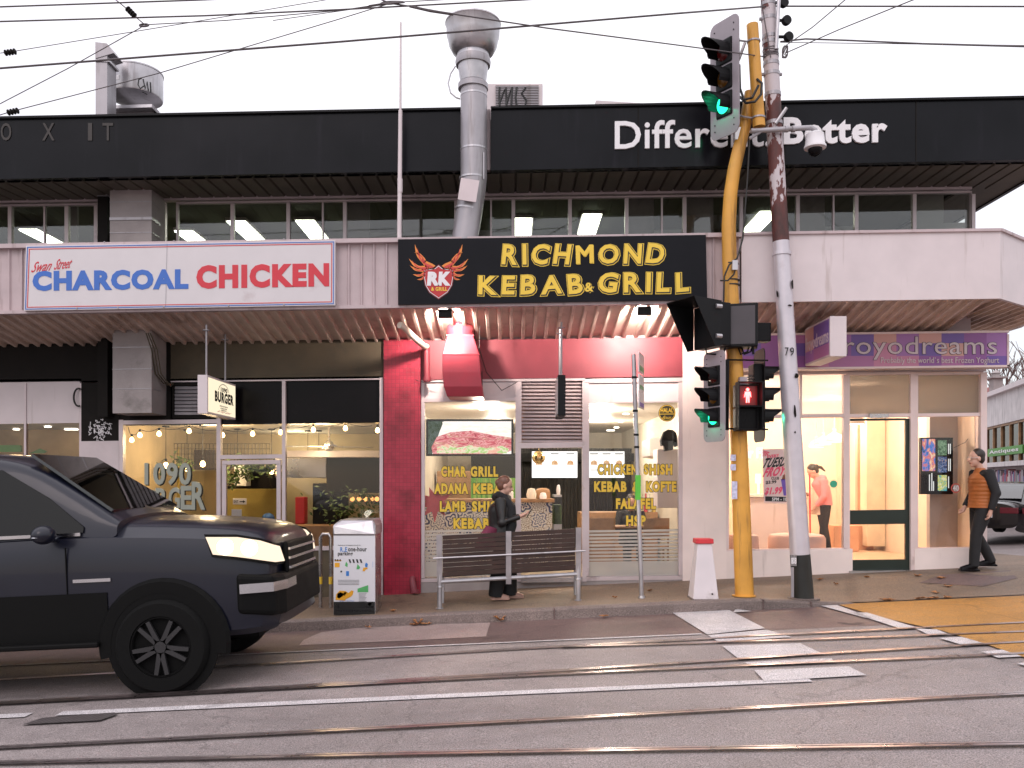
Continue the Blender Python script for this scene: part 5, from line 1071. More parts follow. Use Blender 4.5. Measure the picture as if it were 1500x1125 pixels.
for x in (xa, xb): q = MB(); q.tube([(x, ya(x), bz(x) + .36), (x, ya(x) + .46, bz(x) + .38), (x, ya(x) + .44, bz(x))], .026, 10); q.build('seat_frame', M['galv'], t)
# ---- litter bin with poster
x0, x1 = X(486, 10.95), X(551, 10.95); YB = 10.95; zb = pz((x0 + x1) / 2, YB) - .03
t = thing('litter_bin', ((x0 + x1) / 2, YB + .3, zb), 'square metal litter bin with a white and yellow parking poster', 'litter bin')
w = .54; h = 1.24; dp = .56; xl = X(489, YB); xr = X(549, YB)
q = MB(); q.box(xl, xr + .0, YB + .02, YB + dp, zb, zb + h - .17); q.build('body', M['steel'], t, bevel=.03, seg=3)
q = MB(); zt = zb + h - .19
q.prism([(xl - .012, YB - .01, zt), (xr + .012, YB - .01, zt), (xr + .012, YB - .01, zt + .13), (xr - .03, YB + .08, zt + .2), (xl + .07, YB + .08, zt + .2), (xl - .012, YB - .01, zt + .13)], (0, dp + .0, 0)); q.build('hood', M['galv'], t, bevel=.02)
q = MB(); q.box(xl - .004, xr + .004, YB + .004, YB + .02, zb + .03, zt - .002); q.build('poster', mat('poster_white', (.70, .70, .74), .35, var=.02), t)
def bp(fx, fz): return (xl + (xr - xl) * fx, zb + .03 + (zt - zb - .03) * fz)
YP = YB + .003
def brect(b, f0, g0, f1, g1, y=YP): 
    (a, c), (d_, e) = bp(f0, g0), bp(f1, g1); b.box(a, d_, y - .002, y, c, e)
def btext(b, st, f0, g0, f1, g1, **k):
    (a, c), (d_, e) = bp(f0, g0), bp(f1, g1); b.text3(st, (a, YP, c), (d_ - a, 0, 0), (0, 0, e - c), d=.002, **k)
def bpoly(b, pts): b.prism([(bp(f, g)[0], YP - .002, bp(f, g)[1]) for f, g in pts], (0, .002, 0))
q = MB(); brect(q, -.004, 0, 1.004, .165); q.build('poster_band', M['text_black'], t)
q = MB(); btext(q, 'one-hour', .35, .80, .80, .855, off=.02); btext(q, 'parking', .1, .735, .46, .795, off=.02); btext(q, 'Seeking out in Neighbourhoods for', .1, .868, .66, .882)
for k in range(4): bpoly(q, [(.36 + k * .09, .70), (.40 + k * .09, .70), (.425 + k * .09, .655), (.385 + k * .09, .655)])
for k in range(3): bpoly(q, [(.02 + k * .06, .70), (.05 + k * .06, .70), (.05 + k * .06, .675), (.02 + k * .06, .675)])
brect(q, .16, .535, .2, .555)
for k in range(4): brect(q, .1, .435 - k * .018, .62, .438 - k * .018)
bpoly(q, [(.08, .22), (.09, .27), (.16, .285), (.23, .27), (.22, .235), (.13, .205)]); bpoly(q, [(.22, .25), (.25, .285), (.31, .29), (.3, .265), (.27, .255), (.28, .235)])
for k in range(12): brect(q, .61, .265 - k * .016, .80 - (k % 3) * .02, .268 - k * .016)
q.build('poster_black', M['text_black'], t)
q = MB(); btext(q, 'R..E', .16, .795, .32, .85, off=.02); brect(q, .3, .49, .37, .55); bpoly(q, [(.76, .625), (.78, .66), (.83, .64), (.82, .60), (.77, .60)]); brect(q, .95, .6, .955, .67); btext(q, 'yarracity', .14, .168, .5, .182); q.build('poster_blue', mat('poster_blue', (.05, .22, .6), .4), t)
q = MB(); bpoly(q, [(.04, .19), (.06, .26), (.14, .305), (.28, .3), (.36, .275), (.43, .31), (.48, .30), (.46, .25), (.4, .225), (.3, .20), (.27, .18), (.14, .185)]); bpoly(q, [(.7, .55), (.72, .595), (.82, .595), (.82, .575), (.77, .57), (.76, .55)]); brect(q, .02, .60, .14, .655); brect(q, .02, .676, .18, .69); q.build('poster_yellow', mat('poster_yellow', (.78, .38, .03), .4), t)
q = MB(); bpoly(q, [(.58, .285), (.58, .33), (.84, .375), (.84, .285)]); bpoly(q, [(.55, .575), (.58, .64), (.64, .60), (.62, .575)]); bpoly(q, [(.27, .62), (.3, .67), (.34, .64), (.33, .60)]); q.build('poster_green', mat('poster_green', (.10, .42, .14), .4), t)
q = MB(); btext(q, 'WASTE PLACED IN THIS BIN IS SORTED FOR RECYCLING', .07, .042, .96, .058, off=.004); btext(q, 'YARRA', .78, .088, .97, .115, off=.01); bpoly(q, [(.82, .13), (.86, .155), (.93, .15), (.9, .12), (.86, .115)])
for k in range(3):
    a = k * 2.094 + .5; cx, cz = .10, .11; bpoly(q, [(cx + .045 * math.cos(a), cz + .025 * math.sin(a)), (cx + .045 * math.cos(a + 1.3), cz + .025 * math.sin(a + 1.3)), (cx + .025 * math.cos(a + 1.3), cz + .013 * math.sin(a + 1.3)), (cx + .025 * math.cos(a), cz + .013 * math.sin(a))])
q.build('poster_white_lettering', M['text_white'], t)
# ---- bicycle hoop and black-yellow post behind the bin
b = MB(); Y = 11.6; x = X(477, Y); z = pz(x, Y); b.tube([(x - .07, Y, z), (x - .07, Y, z + .95), (x - .04, Y, z + 1.0), (x + .04, Y, z + 1.0), (x + .07, Y, z + .95), (x + .07, Y, z)], .024, 10)
t = tag(b.build('bicycle_hoop', M['steel'], smooth=True), 'shiny steel bicycle hoop with a yellow band beside the bin', 'bicycle hoop')
b = MB(); b.tube([(x - .07, Y, z + .32), (x - .07, Y, z + .42)], .027, 10); b.tube([(x + .07, Y, z + .32), (x + .07, Y, z + .42)], .027, 10); b.build('reflective_band', M['text_yellow'], t)
# ---- parking sign pole
Y = 11.2; x = X(940, Y); z = pz(x, Y); xt = X(928, Y)
t = thing('sign_pole', (x, Y, z), 'slim leaning grey pole carrying narrow parking signs seen almost edge-on', 'sign pole')
q = MB(); q.tube([(x, Y, z), (xt, Y, Z(519, Y))], .029, 12); q.lathe([(.045, 0), (.04, .03)], (x, Y, z), 12); q.build('pole', M['galv'], t, smooth=True)
for y0, y1, m, nm in ((516, 546, 'signwhite', 'parking_sign'), (548, 572, 'text_white', 'parking_sign'), (572, 598, 'signwhite', 'parking_sign')):
    xc = X(931, Y) + .03; d = Vector((.28, .9, 0)).normalized(); O = Vector((xc, Y - .12, Z(y1, Y))); U = d * .42; V = Vector((0, 0, Z(y0, Y) - Z(y1, Y) - .01))
    q = MB(); q.prism([O, O + U, O + U + V, O + V], Vector((-.012, .004, 0))); sg = q.build(nm, M[m], t)
    q = MB(); N_ = Vector((.9, -.28, 0)) * .003; q.prism([O + U * .1 + V * .1 + N_, O + U * .9 + V * .1 + N_, O + U * .9 + V * .34 + N_, O + U * .1 + V * .34 + N_], N_); q.build('sign_band', mat('sign_green_%d' % y0, (.08, .33, .12) if y0 != 572 else (.2, .12, .5), .5), sg)
for py in (553, 602, 637, 655): q = MB(); f = (py - 519) / (877 - 519); q.lathe([(.034, -.015), (.034, .015)], (xt + (x - xt) * f, Y, Z(py, Y)), 12); q.build('clamp', M['black'], t)
q = MB(); f = (707 - 519) / 358; q.box(xt + (x - xt) * f - .034, xt + (x - xt) * f + .034, Y - .034, Y + .034, Z(732, Y), Z(696, Y)); q.build('green_sticker', mat('bright_green', (.10, .5, .05), .5), t)
# ---- white tapered bollard with red cap
Y = 11.0; x = X(1030, Y); z = pz(x, Y); k = Y / F
t = thing('marker_post', (x, Y, z), 'white tapered square marker post with a red cap at the kerb', 'bollard')
def frus(q, w0, w1, z0, z1): q.mesh([(x + sx * w, Y + sy * w, zz) for w, zz in ((w0, z0), (w1, z1)) for sx, sy in ((-1, -1), (1, -1), (1, 1), (-1, 1))], [(0, 1, 5, 4), (1, 2, 6, 5), (2, 3, 7, 6), (3, 0, 4, 7), (4, 5, 6, 7), (3, 2, 1, 0)])
q = MB(); frus(q, 18.5 * k, 10.5 * k, z, z + 80 * k); q.build('body', mat('bollard_white', (.66, .60, .62), .55, var=.05, dirt=(.4, .35, .34), da=.1), t, bevel=.008)
q = MB(); frus(q, 12.8 * k, 12.4 * k, z + 80.1 * k, z + 87 * k); q.build('cap', mat('cap_red', (.55, .03, .04), .5), t, bevel=.006)
q = MB(); q.box(x - 20 * k, x + 20 * k, Y - .16, Y + .16, z - .01, z + .012); q.build('base', M['kerb'], t)
q = MB(); q.lathe([(.012, 0), (.012, .004)], (x + .08, Y - .161, z + .07), 10, (0, -1, 0)); q.build('drain_hole', M['black'], t)
# ---- traffic light on bent yellow pole
Y = 11.0; bx = X(1090, Y); z = pz(bx, Y); k = Y / F
tl = thing('traffic_light', (bx, Y, z), 'bent yellow traffic light pole with green signals and a red standing figure', 'traffic light')
q = MB(); pts = [(1090.5, 872, 13.5), (1088, 800, 13.3), (1083, 660, 12.2), (1078, 560, 11.5), (1072, 450, 11), (1068.5, 380, 10.6), (1067.5, 330, 10.2), (1070, 285, 9.8), (1075, 250, 9.4), (1083, 215, 9.2), (1092, 180, 9), (1097, 150, 8.6), (1099, 135, 8)]
q.tube([P(a, c, Y) for a, c, w in pts], [w * k for a, c, w in pts], 20); q.lathe([(.15, 0), (.15, .012)], (bx, Y, z), 20); q.build('pole', M['yellow'], tl, smooth=True)
q = MB(); q.tube([P(1102, 36, Y - .14), P(1112, 186, Y - .14)], [8.2 * k, 8.8 * k], 18); q.build('mast_extension', M['yellow'], tl, smooth=True)
q = MB()
for px, py, w in ((1104, 61, 9.5), (1111, 173, 10)):
    q = MB(); q.lathe([(w * k, -.01), (w * k, .01)], P(px, py, Y - .14), 18); q.tube([P(px - 8, py, Y - .14), P(px - 22, py - 2, Y - .1), P(1076, py - (1 if py < 100 else 6), Y)], .012, 6); q.build('clamp', M['duct'], tl)
q = MB(); q.tube([P(1091, 63, Y), P(1082, 88, Y)], .02, 6); q.build('brace', M['duct'], tl)
q = MB(); q.pbox(1077, 186, 1087, 204, Y - .06, .12); q.tube([P(1080, 180, Y), P(1076, 190, Y), P(1082, 212, Y)], .014, 6); q.build('junction_fitting', M['steel'], tl)
q = MB(); 
q.tube([P(1083, 95, Y), P(1084, 130, Y - .05), P(1090, 146, Y - .25), P(1102, 143, Y - .3), P(1111, 125, Y - .3)], .016, 8); q.tube([P(1084, 142, Y), P(1093, 151, Y - .25), P(1106, 149, Y - .3), P(1115, 138, Y - .3), P(1116, 122, Y - .28), P(1109, 116, Y - .22)], .016, 8)
q.tube([P(1098, 205, Y - .12), P(1095, 260, Y - .12), P(1088, 350, Y - .1), P(1080, 378, Y - .14), P(1068, 388, Y - .16), P(1061, 405, Y - .16), P(1060, 442, Y - .15)], .011, 8); q.tube([P(1077, 395, Y - .14), P(1075, 402, Y - .14), P(1066, 411, Y - .14), P(1055, 411, Y - .14)], .01, 8)
for py in (387, 411, 418): q.lathe([(11.5 * k, -.008), (11.5 * k, .008)], P(1070 + (py - 380) * .05, py, Y), 18)
q.build('cabling', M['cable'], tl, smooth=True)
q = MB(); q.pbox(1073, 381, 1081, 395, Y - .17, .06); q.build('junction_box', M['galv'], tl)
q = MB()
for (px, py, c) in ((1074, 666, 0), (1074, 680, 0), (1076, 705, 1)): q.pbox(px - 4, py, px + 4, py + (9 if c == 0 else 26), Y - 13 * k - .004, .02)
q.build('sticker', mat('pale_sticker', (.55, .55, .72), .5, var=.3, vs=25), tl)
def signal(px, py, Yc, yaw, sc_, tilt, lit, plate=True, n=3, lab='signal_head', plh=1.0, roll=0, pm=None):
    """three-lamp head; local axes: faces -y, z up, turned by yaw about the vertical"""
    e = bpy.data.objects.new(lab, None); COL.objects.link(e); e.parent = tl
    e.location = P(px, py, Yc) - ORG[tl.name]; e.rotation_euler = (R(tilt), R(roll), R(yaw)); e.scale = (sc_,) * 3
    ORG[e.name] = Vector()
    b = MB()
    for i in range(n): zc = ((n - 1) / 2 - i) * .33; b.box(-.15, .15, -.02, .14, zc - .155, zc + .155)
    b.build('housing', M['black'], e, local=True, bevel=.02)
    for i in range(n):
        zc = ((n - 1) / 2 - i) * .33; on = i == lit
        q = MB(); m_ = 14
        top = []
        for j in range(m_ + 1):
            a = R(-35 + 250 * j / m_); top.append((math.cos(a) * .13, math.sin(a) * .13 + zc))
        ln = lambda j: .16 + .18 * max(0, math.sin(R(-35 + 250 * j / m_)))
        vs = [(x_, -.02, z_) for x_, z_ in top] + [(x_ * .97, -.02 - ln(j), z_) for j, (x_, z_) in enumerate(top)]
        q.mesh(vs, [(j, j + 1, m_ + 2 + j, m_ + 1 + j) for j in range(m_)])
        o = q.build('visor', M['black'], e, local=True); so_ = o.modifiers.new('s', 'SOLIDIFY'); so_.thickness = .008
        q = MB(); q.lathe([(.115, 0), (.1, .02), (.06, .035), (.001, .04)], (0, -.021, zc), 24, (0, -1, 0))
        lm = GREEN if on else [LR, LY, LG][i if n == 3 else 0]
        q.build('lens', lm, e, local=True, smooth=True)
        if on: l = lamp('green_glow', (0, -.10, zc - .02), 2.2, (.05, 1, .45), .03, e)
    if plate:
        q = MB(); hw, hh = .27, .70 * plh; r_ = .1; c = []
        for cx_, cz_, a0 in ((hw - r_, hh - r_, 0), (-hw + r_, hh - r_, 90), (-hw + r_, -hh + r_, 180), (hw - r_, -hh + r_, 270)):
            for j in range(5): a = R(a0 + 22.5 * j); c.append((cx_ + math.cos(a) * r_, .0, cz_ + math.sin(a) * r_))
        q.prism(c, (0, .012, 0)); q.build('backplate', pm or PLATE, e, local=True)
        q = MB()
        for sx in (-.18, .18):
            for sz in (-.6, -.52, .52, .6): q.lathe([(.009, 0), (.009, .004)], (sx, -.004, sz * plh), 8, (0, -1, 0))
        q.build('plate_bolt', M['black'], e, local=True)
    return e
LR = mat('red_lens', (.10, .008, .008), .2); LY = mat('amber_lens', (.12, .05, .005), .2); LG = mat('green_lens', (.005, .06, .03), .2)
GREEN = emit('green_lamp', (.02, .85, .40), 3.0)
PLATE = mat('plate_grey', (.34, .30, .33), .45, var=.1)
signal(1061, 115, Y - .1, -62, .98, 4, 2, plh=1.05, roll=4)
signal(1046, 581, Y - .22, -66, .80, 0, 2, plh=1.02)
signal(1113, 580, Y + .1, 91, .84, 0, 2, plh=1.02, pm=M['black'])
# pedestrian lantern facing us
e = bpy.data.objects.new('pedestrian_signal', None); COL.objects.link(e); e.parent = tl; e.location = P(1095, 597, Y - .28) - ORG[tl.name]; ORG[e.name] = Vector()
q = MB(); q.box(-.145, .145, 0, .16, -.29, .0); q.box(-.145, .145, 0, .16, .005, .295); q.build('housing', M['black'], e, local=True, bevel=.015)
q = MB(); q.box(-.155, -.14, -.16, .0, .01, .30); q.box(.14, .155, -.16, .0, .01, .30); q.box(-.155, .155, -.16, .0, .30, .312); q.box(-.155, -.14, -.16, .0, -.28, 0); q.box(.14, .155, -.16, .0, -.28, 0); q.box(-.155, .155, -.16, .0, 0, .008); q.build('visor', M['black'], e, local=True)
q = MB(); q.box(-.12, .12, -.006, -.002, .03, .27); q.build('lens', mat('red_lens_dark', (.12, .004, .006), .25), e, local=True)
q = MB(); q.box(-.12, .12, -.006, -.002, -.26, -.03); q.build('lens', M['blackgloss'], e, local=True)
q = MB(); zz = .15; q.lathe([(.021, 0), (.021, .004)], (0, -.007, zz + .075), 14, (0, -1, 0)); q.prism([(-.035, -.008, zz + .05), (-.045, -.008, zz - .02), (-.032, -.008, zz - .02), (-.024, -.008, zz + .02), (-.022, -.008, zz - .09), (-.006, -.008, zz - .09), (0, -.008, zz - .02), (.006, -.008, zz - .09), (.022, -.008, zz - .09), (.024, -.008, zz + .02), (.032, -.008, zz - .02), (.045, -.008, zz - .02), (.035, -.008, zz + .05)], (0, -.004, 0)); q.build('red_figure', emit('red_man', (1, .10, .10), 9), e, local=True)
lamp('red_glow', (0, -.08, .15), 1.2, (1, .05, .08), .04, e)
# turn-arrow boxes above: a hooded one facing left, a screen facing us, a small one facing right
e = bpy.data.objects.new('sign_box', None); COL.objects.link(e); e.parent = tl; e.location = P(1082, 476, Y - .24) - ORG[tl.name]; e.rotation_euler = (0, 0, R(-14)); ORG[e.name] = Vector()
q = MB(); q.box(-.235, .235, 0, .28, -.275, .275); q.build('case', M['black'], e, local=True, bevel=.015)
q = MB(); q.box(-.2, .2, -.008, -.001, -.24, .24); q.build('screen', mat('dim_screen', (.055, .045, .052), .35), e, local=True)
q = MB()
for zz in (-.17, .15): q.box(-.245, -.19, -.02, .0, zz, zz + .07)
q.build('hinge', M['black'], e, local=True)
e = bpy.data.objects.new('sign_box', None); COL.objects.link(e); e.parent = tl; e.location = P(1036, 478, Y - .12) - ORG[tl.name]; e.rotation_euler = (0, 0, R(-62)); ORG[e.name] = Vector()
q = MB(); q.box(-.26, .26, 0, .16, -.27, .27); q.build('case', M['black'], e, local=True, bevel=.01)
q = MB(); q.mesh([(-.27, 0, .28), (.27, 0, .28), (.27, -.44, .30), (-.27, -.44, .30), (-.27, 0, -.28), (.27, 0, -.28), (.27, -.10, -.3), (-.27, -.10, -.3)], [(0, 1, 2, 3), (0, 3, 7, 4), (1, 5, 6, 2), (4, 7, 6, 5)]); o = q.build('hood', M['black'], e, local=True); o.modifiers.new('s', 'SOLIDIFY').thickness = .01
q = MB()
for zz in (-.17, .2): q.tube([(.275, -.1, zz), (.285, -.02, zz)], .03, 8)
q.build('latch', M['galv'], e, local=True)
e = bpy.data.objects.new('sign_box', None); COL.objects.link(e); e.parent = tl; e.location = P(1114, 488, Y + .15) - ORG[tl.name]; ORG[e.name] = Vector()
q = MB(); q.box(-.13, .11, -.1, .1, -.12, .12); q.build('case', M['black'], e, local=True, bevel=.01)
q = MB(); 
for px, py in ((1064, 527), (1064, 628)): q.tube([P(px, py, Y - .15), P(1125, py + 1, Y - .1)], .011, 6)
q.tube([P(1065, 527, Y - .17), P(1064, 630, Y - .17)], .03, 8); q.tube([P(1062, 510, Y - .2), P(1060, 520, Y - .25), P(1035, 518, Y - .25), P(1034, 510, Y - .2)], .012, 6)
for kx in (1081, 1086): q.tube([P(kx, 508, Y - .1), P(kx + 4, 519, Y - .2), P(kx + 14, 515, Y - .2), P(kx + 16, 509, Y - .1)], .011, 6)
q.tube([P(1103, 508, Y - .2), P(1103.5, 519, Y - .2)], .015, 6); q.build('bracket', M['black'], tl)
q = MB(); q.pbox(1084, 552, 1095, 563, Y - .24, .1); q.build('junction_box', M['duct'], tl)
q = MB()
for kk in range(3): q.tube([P(1095, 553 + kk * 3, Y - .2), P(1101, 550 + kk * 5, Y - .2), P(1107, 556 + kk * 4, Y - .1)], .008, 6)
q.build('cabling', M['cable'], tl)
# ---- big steel tram pole, peeling paint above, fresh silver below, black foot
def peel():
    m = bpy.data.materials.new('peeling_paint'); n, N, L = nodes(m); o = N.new('ShaderNodeOutputMaterial'); q = N.new('ShaderNodeBsdfPrincipled'); L.new(q.outputs[0], o.inputs[0]); q.inputs['Roughness'].default_value = .6
    t_ = N.new('ShaderNodeTexCoord'); mp = N.new('ShaderNodeMapping'); mp.inputs['Scale'].default_value = (1, 1, .45); L.new(t_.outputs['Object'], mp.inputs[0]); z = N.new('ShaderNodeTexNoise'); z.inputs['Scale'].default_value = 4.2; z.inputs['Detail'].default_value = 9; z.inputs['Roughness'].default_value = .6; L.new(mp.outputs[0], z.inputs['Vector'])
    sp = N.new('ShaderNodeSeparateXYZ'); L.new(t_.outputs['Object'], sp.inputs[0])
    g = N.new('ShaderNodeMapRange'); L.new(sp.outputs[2], g.inputs[0]); g.inputs[1].default_value = 4.6; g.inputs[2].default_value = 6.9; g.inputs[3].default_value = .16; g.inputs[4].default_value = -.06
    a = N.new('ShaderNodeMath'); a.operation = 'ADD'; L.new(z.outputs[0], a.inputs[0]); L.new(g.outputs[0], a.inputs[1])
    r = N.new('ShaderNodeValToRGB'); L.new(a.outputs[0], r.inputs[0]); r.color_ramp.elements[0].position = .525; r.color_ramp.elements[0].color = (.56, .50, .52, 1); r.color_ramp.elements[1].position = .54; r.color_ramp.elements[1].color = (.13, .035, .03, 1)
    x = r.color_ramp.elements.new(.7); x.color = (.055, .022, .02, 1)
    L.new(r.outputs[0], q.inputs['Base Color']); return m
Y = 10.97; bx = X(1177, Y); z = pz(bx, Y); k = Y / F
tp = thing('tram_pole', (bx, Y, z), 'tall leaning silver and rust tram pole with a black painted foot', 'pole')
AXP = [(-80, 1121), (0, 1125), (200, 1135), (397, 1146.5), (630, 1160.2), (810, 1171.8), (900, 1178.5)]
def ax(py):
    for (a, p), (b_, q_) in zip(AXP[:-1], AXP[1:]):
        if py <= b_ or b_ == 900: return p + (q_ - p) * (py - a) / (b_ - a)
def seg(y0, y1, w0, w1, nm, m, n=24): q = MB(); N8 = 8; q.tube([P(ax(y0 + (y1 - y0) * i / N8), y0 + (y1 - y0) * i / N8, Y) for i in range(N8 + 1)], [(w0 + (w1 - w0) * i / N8) * k for i in range(N8 + 1)], n); return q.build(nm, m, tp, smooth=True)
M['silver'] = mat('silver_paint', (.60, .56, .60), .38, metal=.35, var=.07, vs=6, dirt=(.45, .4, .42), da=.08)
seg(880, 812, 15.2, 14.4, 'foot', mat('foot_black', (.018, .019, .017), .45, var=.3)); seg(812, 354, 14.3, 11.9, 'lower_shaft', M['silver']); seg(355, -60, 11.9, 10.2, 'upper_shaft', peel())
q = MB(); q.lathe([(.2, 0), (.2, .02)], (bx, Y, z - .005), 24); q.build('collar', M['kerb'], tp)
q = MB(); N_ = Vector((0, -1, 0))
for chs, px0, px1 in (('7', 1149.5, 1155), ('9', 1157, 1163)): q.text(chs, px0, 509, px1, 521, Y - 14 * k, off=-.004, d=.01)
q.build('pole_number', M['text_black'], tp)
q = MB(); rr = random.Random(5)
for px, py, w_, h_ in ((1158, 418, 3, 8), (1136, 432, 2, 7), (1153, 450, 4, 1.6), (1164, 552, 5, 4), (1160, 602, 2, 11), (1160, 634, 1.5, 2)):
    ang = (px - ax(py)) / 14.5; ang = max(-1.2, min(1.2, math.asin(max(-.95, min(.95, ang)))))
    pts = []
    for j in range(9): a = j * 2 * math.pi / 9; f = rr.uniform(.6, 1.1); th = ang + math.cos(a) * w_ * f / 13.5; zz = py + math.sin(a) * h_ * f; c = P(ax(zz), zz, Y); pts.append(c + Vector((math.sin(th) * 14.2 * k, -math.cos(th) * 14.2 * k, 0)))
    q.quad(pts)
q.build('paint_chip', M['dark'], tp, fix=False)
q = MB(); q.pbox(1158.5, 813, 1167, 829, Y - 15.6 * k, .02); q.build('label_plate', mat('grey_label', (.2, .19, .19), .5, var=.6, vs=60), tp)
q = MB(); q.text('808', 1159.2, 817, 1166.4, 826, Y - 15.62 * k, d=.004, off=.02); q.build('label_lettering', M['text_white'], tp)
q = MB(); q.pbox(1159, 831, 1163, 875, Y - 15.9 * k, .012); q.build('earth_strap', M['duct'], tp)
for py in (7, 28, 55, 63, 94, 109, 139, 181, 372):
    q = MB(); w = 10 + py / 355 * 2.5; q.lathe([((w + .9) * k, -.022), ((w + .9) * k, .022)], P(ax(py), py, Y), 22)
    if py in (28, 109): q.tube([P(ax(py) - w - 4, py, Y), P(ax(py) + w + 4, py, Y)], .022, 8)
    q.build('band', M['duct'] if py != 372 else M['silver'], tp)
q = MB()
for j in range(6): q.lathe([((11.4) * k, -.006), ((11.4) * k, .006)], P(ax(74 + j * 2), 74 + j * 2 + rr.uniform(-1, 1), Y), 18, Vector((rr.uniform(-.15, .15), rr.uniform(-.15, .15), 1)))
for j in range(3): q.tube([P(1150 + 4 * math.cos(a + j), 76 + 9 * math.sin(a + j * .4), Y - .1) for a in lin(0, 6.0, 12)], .008, 6)
q.build('wire_coil', M['wire'], tp)
q = MB(); q.tube([P(1142.5, -30, Y - .12), P(1137, 72, Y - .12)], .024, 10); q.build('conduit', M['galv'], tp)
q = MB(); q.tube([P(1115, 0, Y - .12), P(1129, 84, Y - .12)], .007, 6); q.build('stay_wire', M['wire'], tp)
for px, py in ((1152, 30), (1155, 54), (1148, 4)):
    q = MB(); c = P(px, py, Y - .05); q.lathe([(.03, -.03), (.058, -.03), (.062, 0), (.058, .03), (.03, .03)], c, 20, (.3, -1, 0)); q.tube([c, P(ax(py), py, Y)], .02, 8); q.build('insulator', M['black'], tp)
q = MB(); q.tube([P(1136, 181, Y - .12), P(1152, 158, Y - .15)], .022, 10); q.build('step_bolt', M['galv'], tp)
# camera on its arm
q = MB(); q.tube([P(1100, 192, Y - .15), P(1188, 187, Y - .15), P(1194, 190, Y - .15), P(1195, 196, Y - .15)], .032, 10); q.tube([P(1098, 203, Y - .15), P(1116, 192, Y - .15)], .02, 6)
for px in (1152, 1162): q.lathe([(.042, -.02), (.042, .02)], P(px, 189, Y - .15), 12, (1, 0, .05))
q.build('camera_arm', M['duct'], tp, smooth=True)
c = P(1194, 212, Y - .15); q = MB(); q.lathe([(10 * k, 17 * k), (12.5 * k, 15 * k), (14 * k, 0), (15.5 * k, -2 * k), (15.5 * k, -5 * k), (11 * k, -6 * k)], c, 24); cmr = q.build('camera', mat('camera_white', (.72, .70, .72), .4), tp, smooth=True)
q = MB(); q.ball(c + Vector((0, 0, -7 * k)), 10 * k, 20, 12); q.build('camera_dome', M['blackgloss'], cmr, smooth=True)
# ---- fallen leaves
LF = [(612, 912, 10.66), (620, 911, 10.66), (628, 912, 10.65), (606, 913, 10.66), (733, 909, 10.66), (540, 920, 10.6), (884, 905, 10.6), (1116, 884, 10.8), (1247, 866, 0), (1240, 862, 0), (1262, 869, 0), (1296, 880, 0), (1345, 879, 0), (1352, 877, 0), (1362, 878, 0), (1370, 877, 0), (1385, 872, 0), (1402, 860, 0), (1430, 861, 0), (1336, 848, 0), (1322, 861, 0), (1270, 846, 0), (576, 896, 0), (900, 876, 0), (952, 866, 0), (1304, 880, 0)]
labs = ['curled leaf in the gutter', 'flat leaf in the gutter', 'leaf fragment in the gutter', 'brown leaf at the left of the gutter cluster', 'folded orange leaf against the kerb below the bench', 'lone leaf in the gutter below the bin', 'lone orange leaf in the gutter below the sign pole', 'orange leaf on the kerb before the yellow pole', 'largest orange leaf on the paving right of the silver pole foot']
for i, (px, py, Yl) in enumerate(LF):
    s = F / Yl if Yl else None
    if Yl: x = X(px, Yl); y = Yl; zf = road_z(x, y) + .022
    else:
        y = 11.4
        for _ in range(20): x = X(px, y); zz = path_z(x, y); y = max(10.85, min(12.4, (H - zz) * F / (py - HY)))
        zf = path_z(x, y) + .004
    b = MB(); a0 = rnd.uniform(0, 6.28); L_ = rnd.uniform(.05, .085) * (1.3 if i in (4, 8) else 1); star = []
    for j in range(12): a = a0 + j * math.pi / 6; rr_ = L_ * (1 if j % 2 == 0 else .45) * rnd.uniform(.7, 1.1); star.append(Vector((x + math.cos(a) * rr_, y + math.sin(a) * rr_, zf + rnd.uniform(.004, .03) + (.05 * abs(math.cos(a)) if i in (0, 4) else 0))))
    ctr = Vector((x, y, zf)); b.mesh([ctr] + star, [(0, j + 1, (j + 1) % 12 + 1) for j in range(12)])
    lab = labs[i] if i < len(labs) else ('dry orange leaf lying on the corner paving' if px > 1200 else 'dry leaf lying on the footpath')
    tag(b.build('fallen_leaf', M['leafdry'], fix=False), lab, 'leaf', 'fallen autumn leaves')
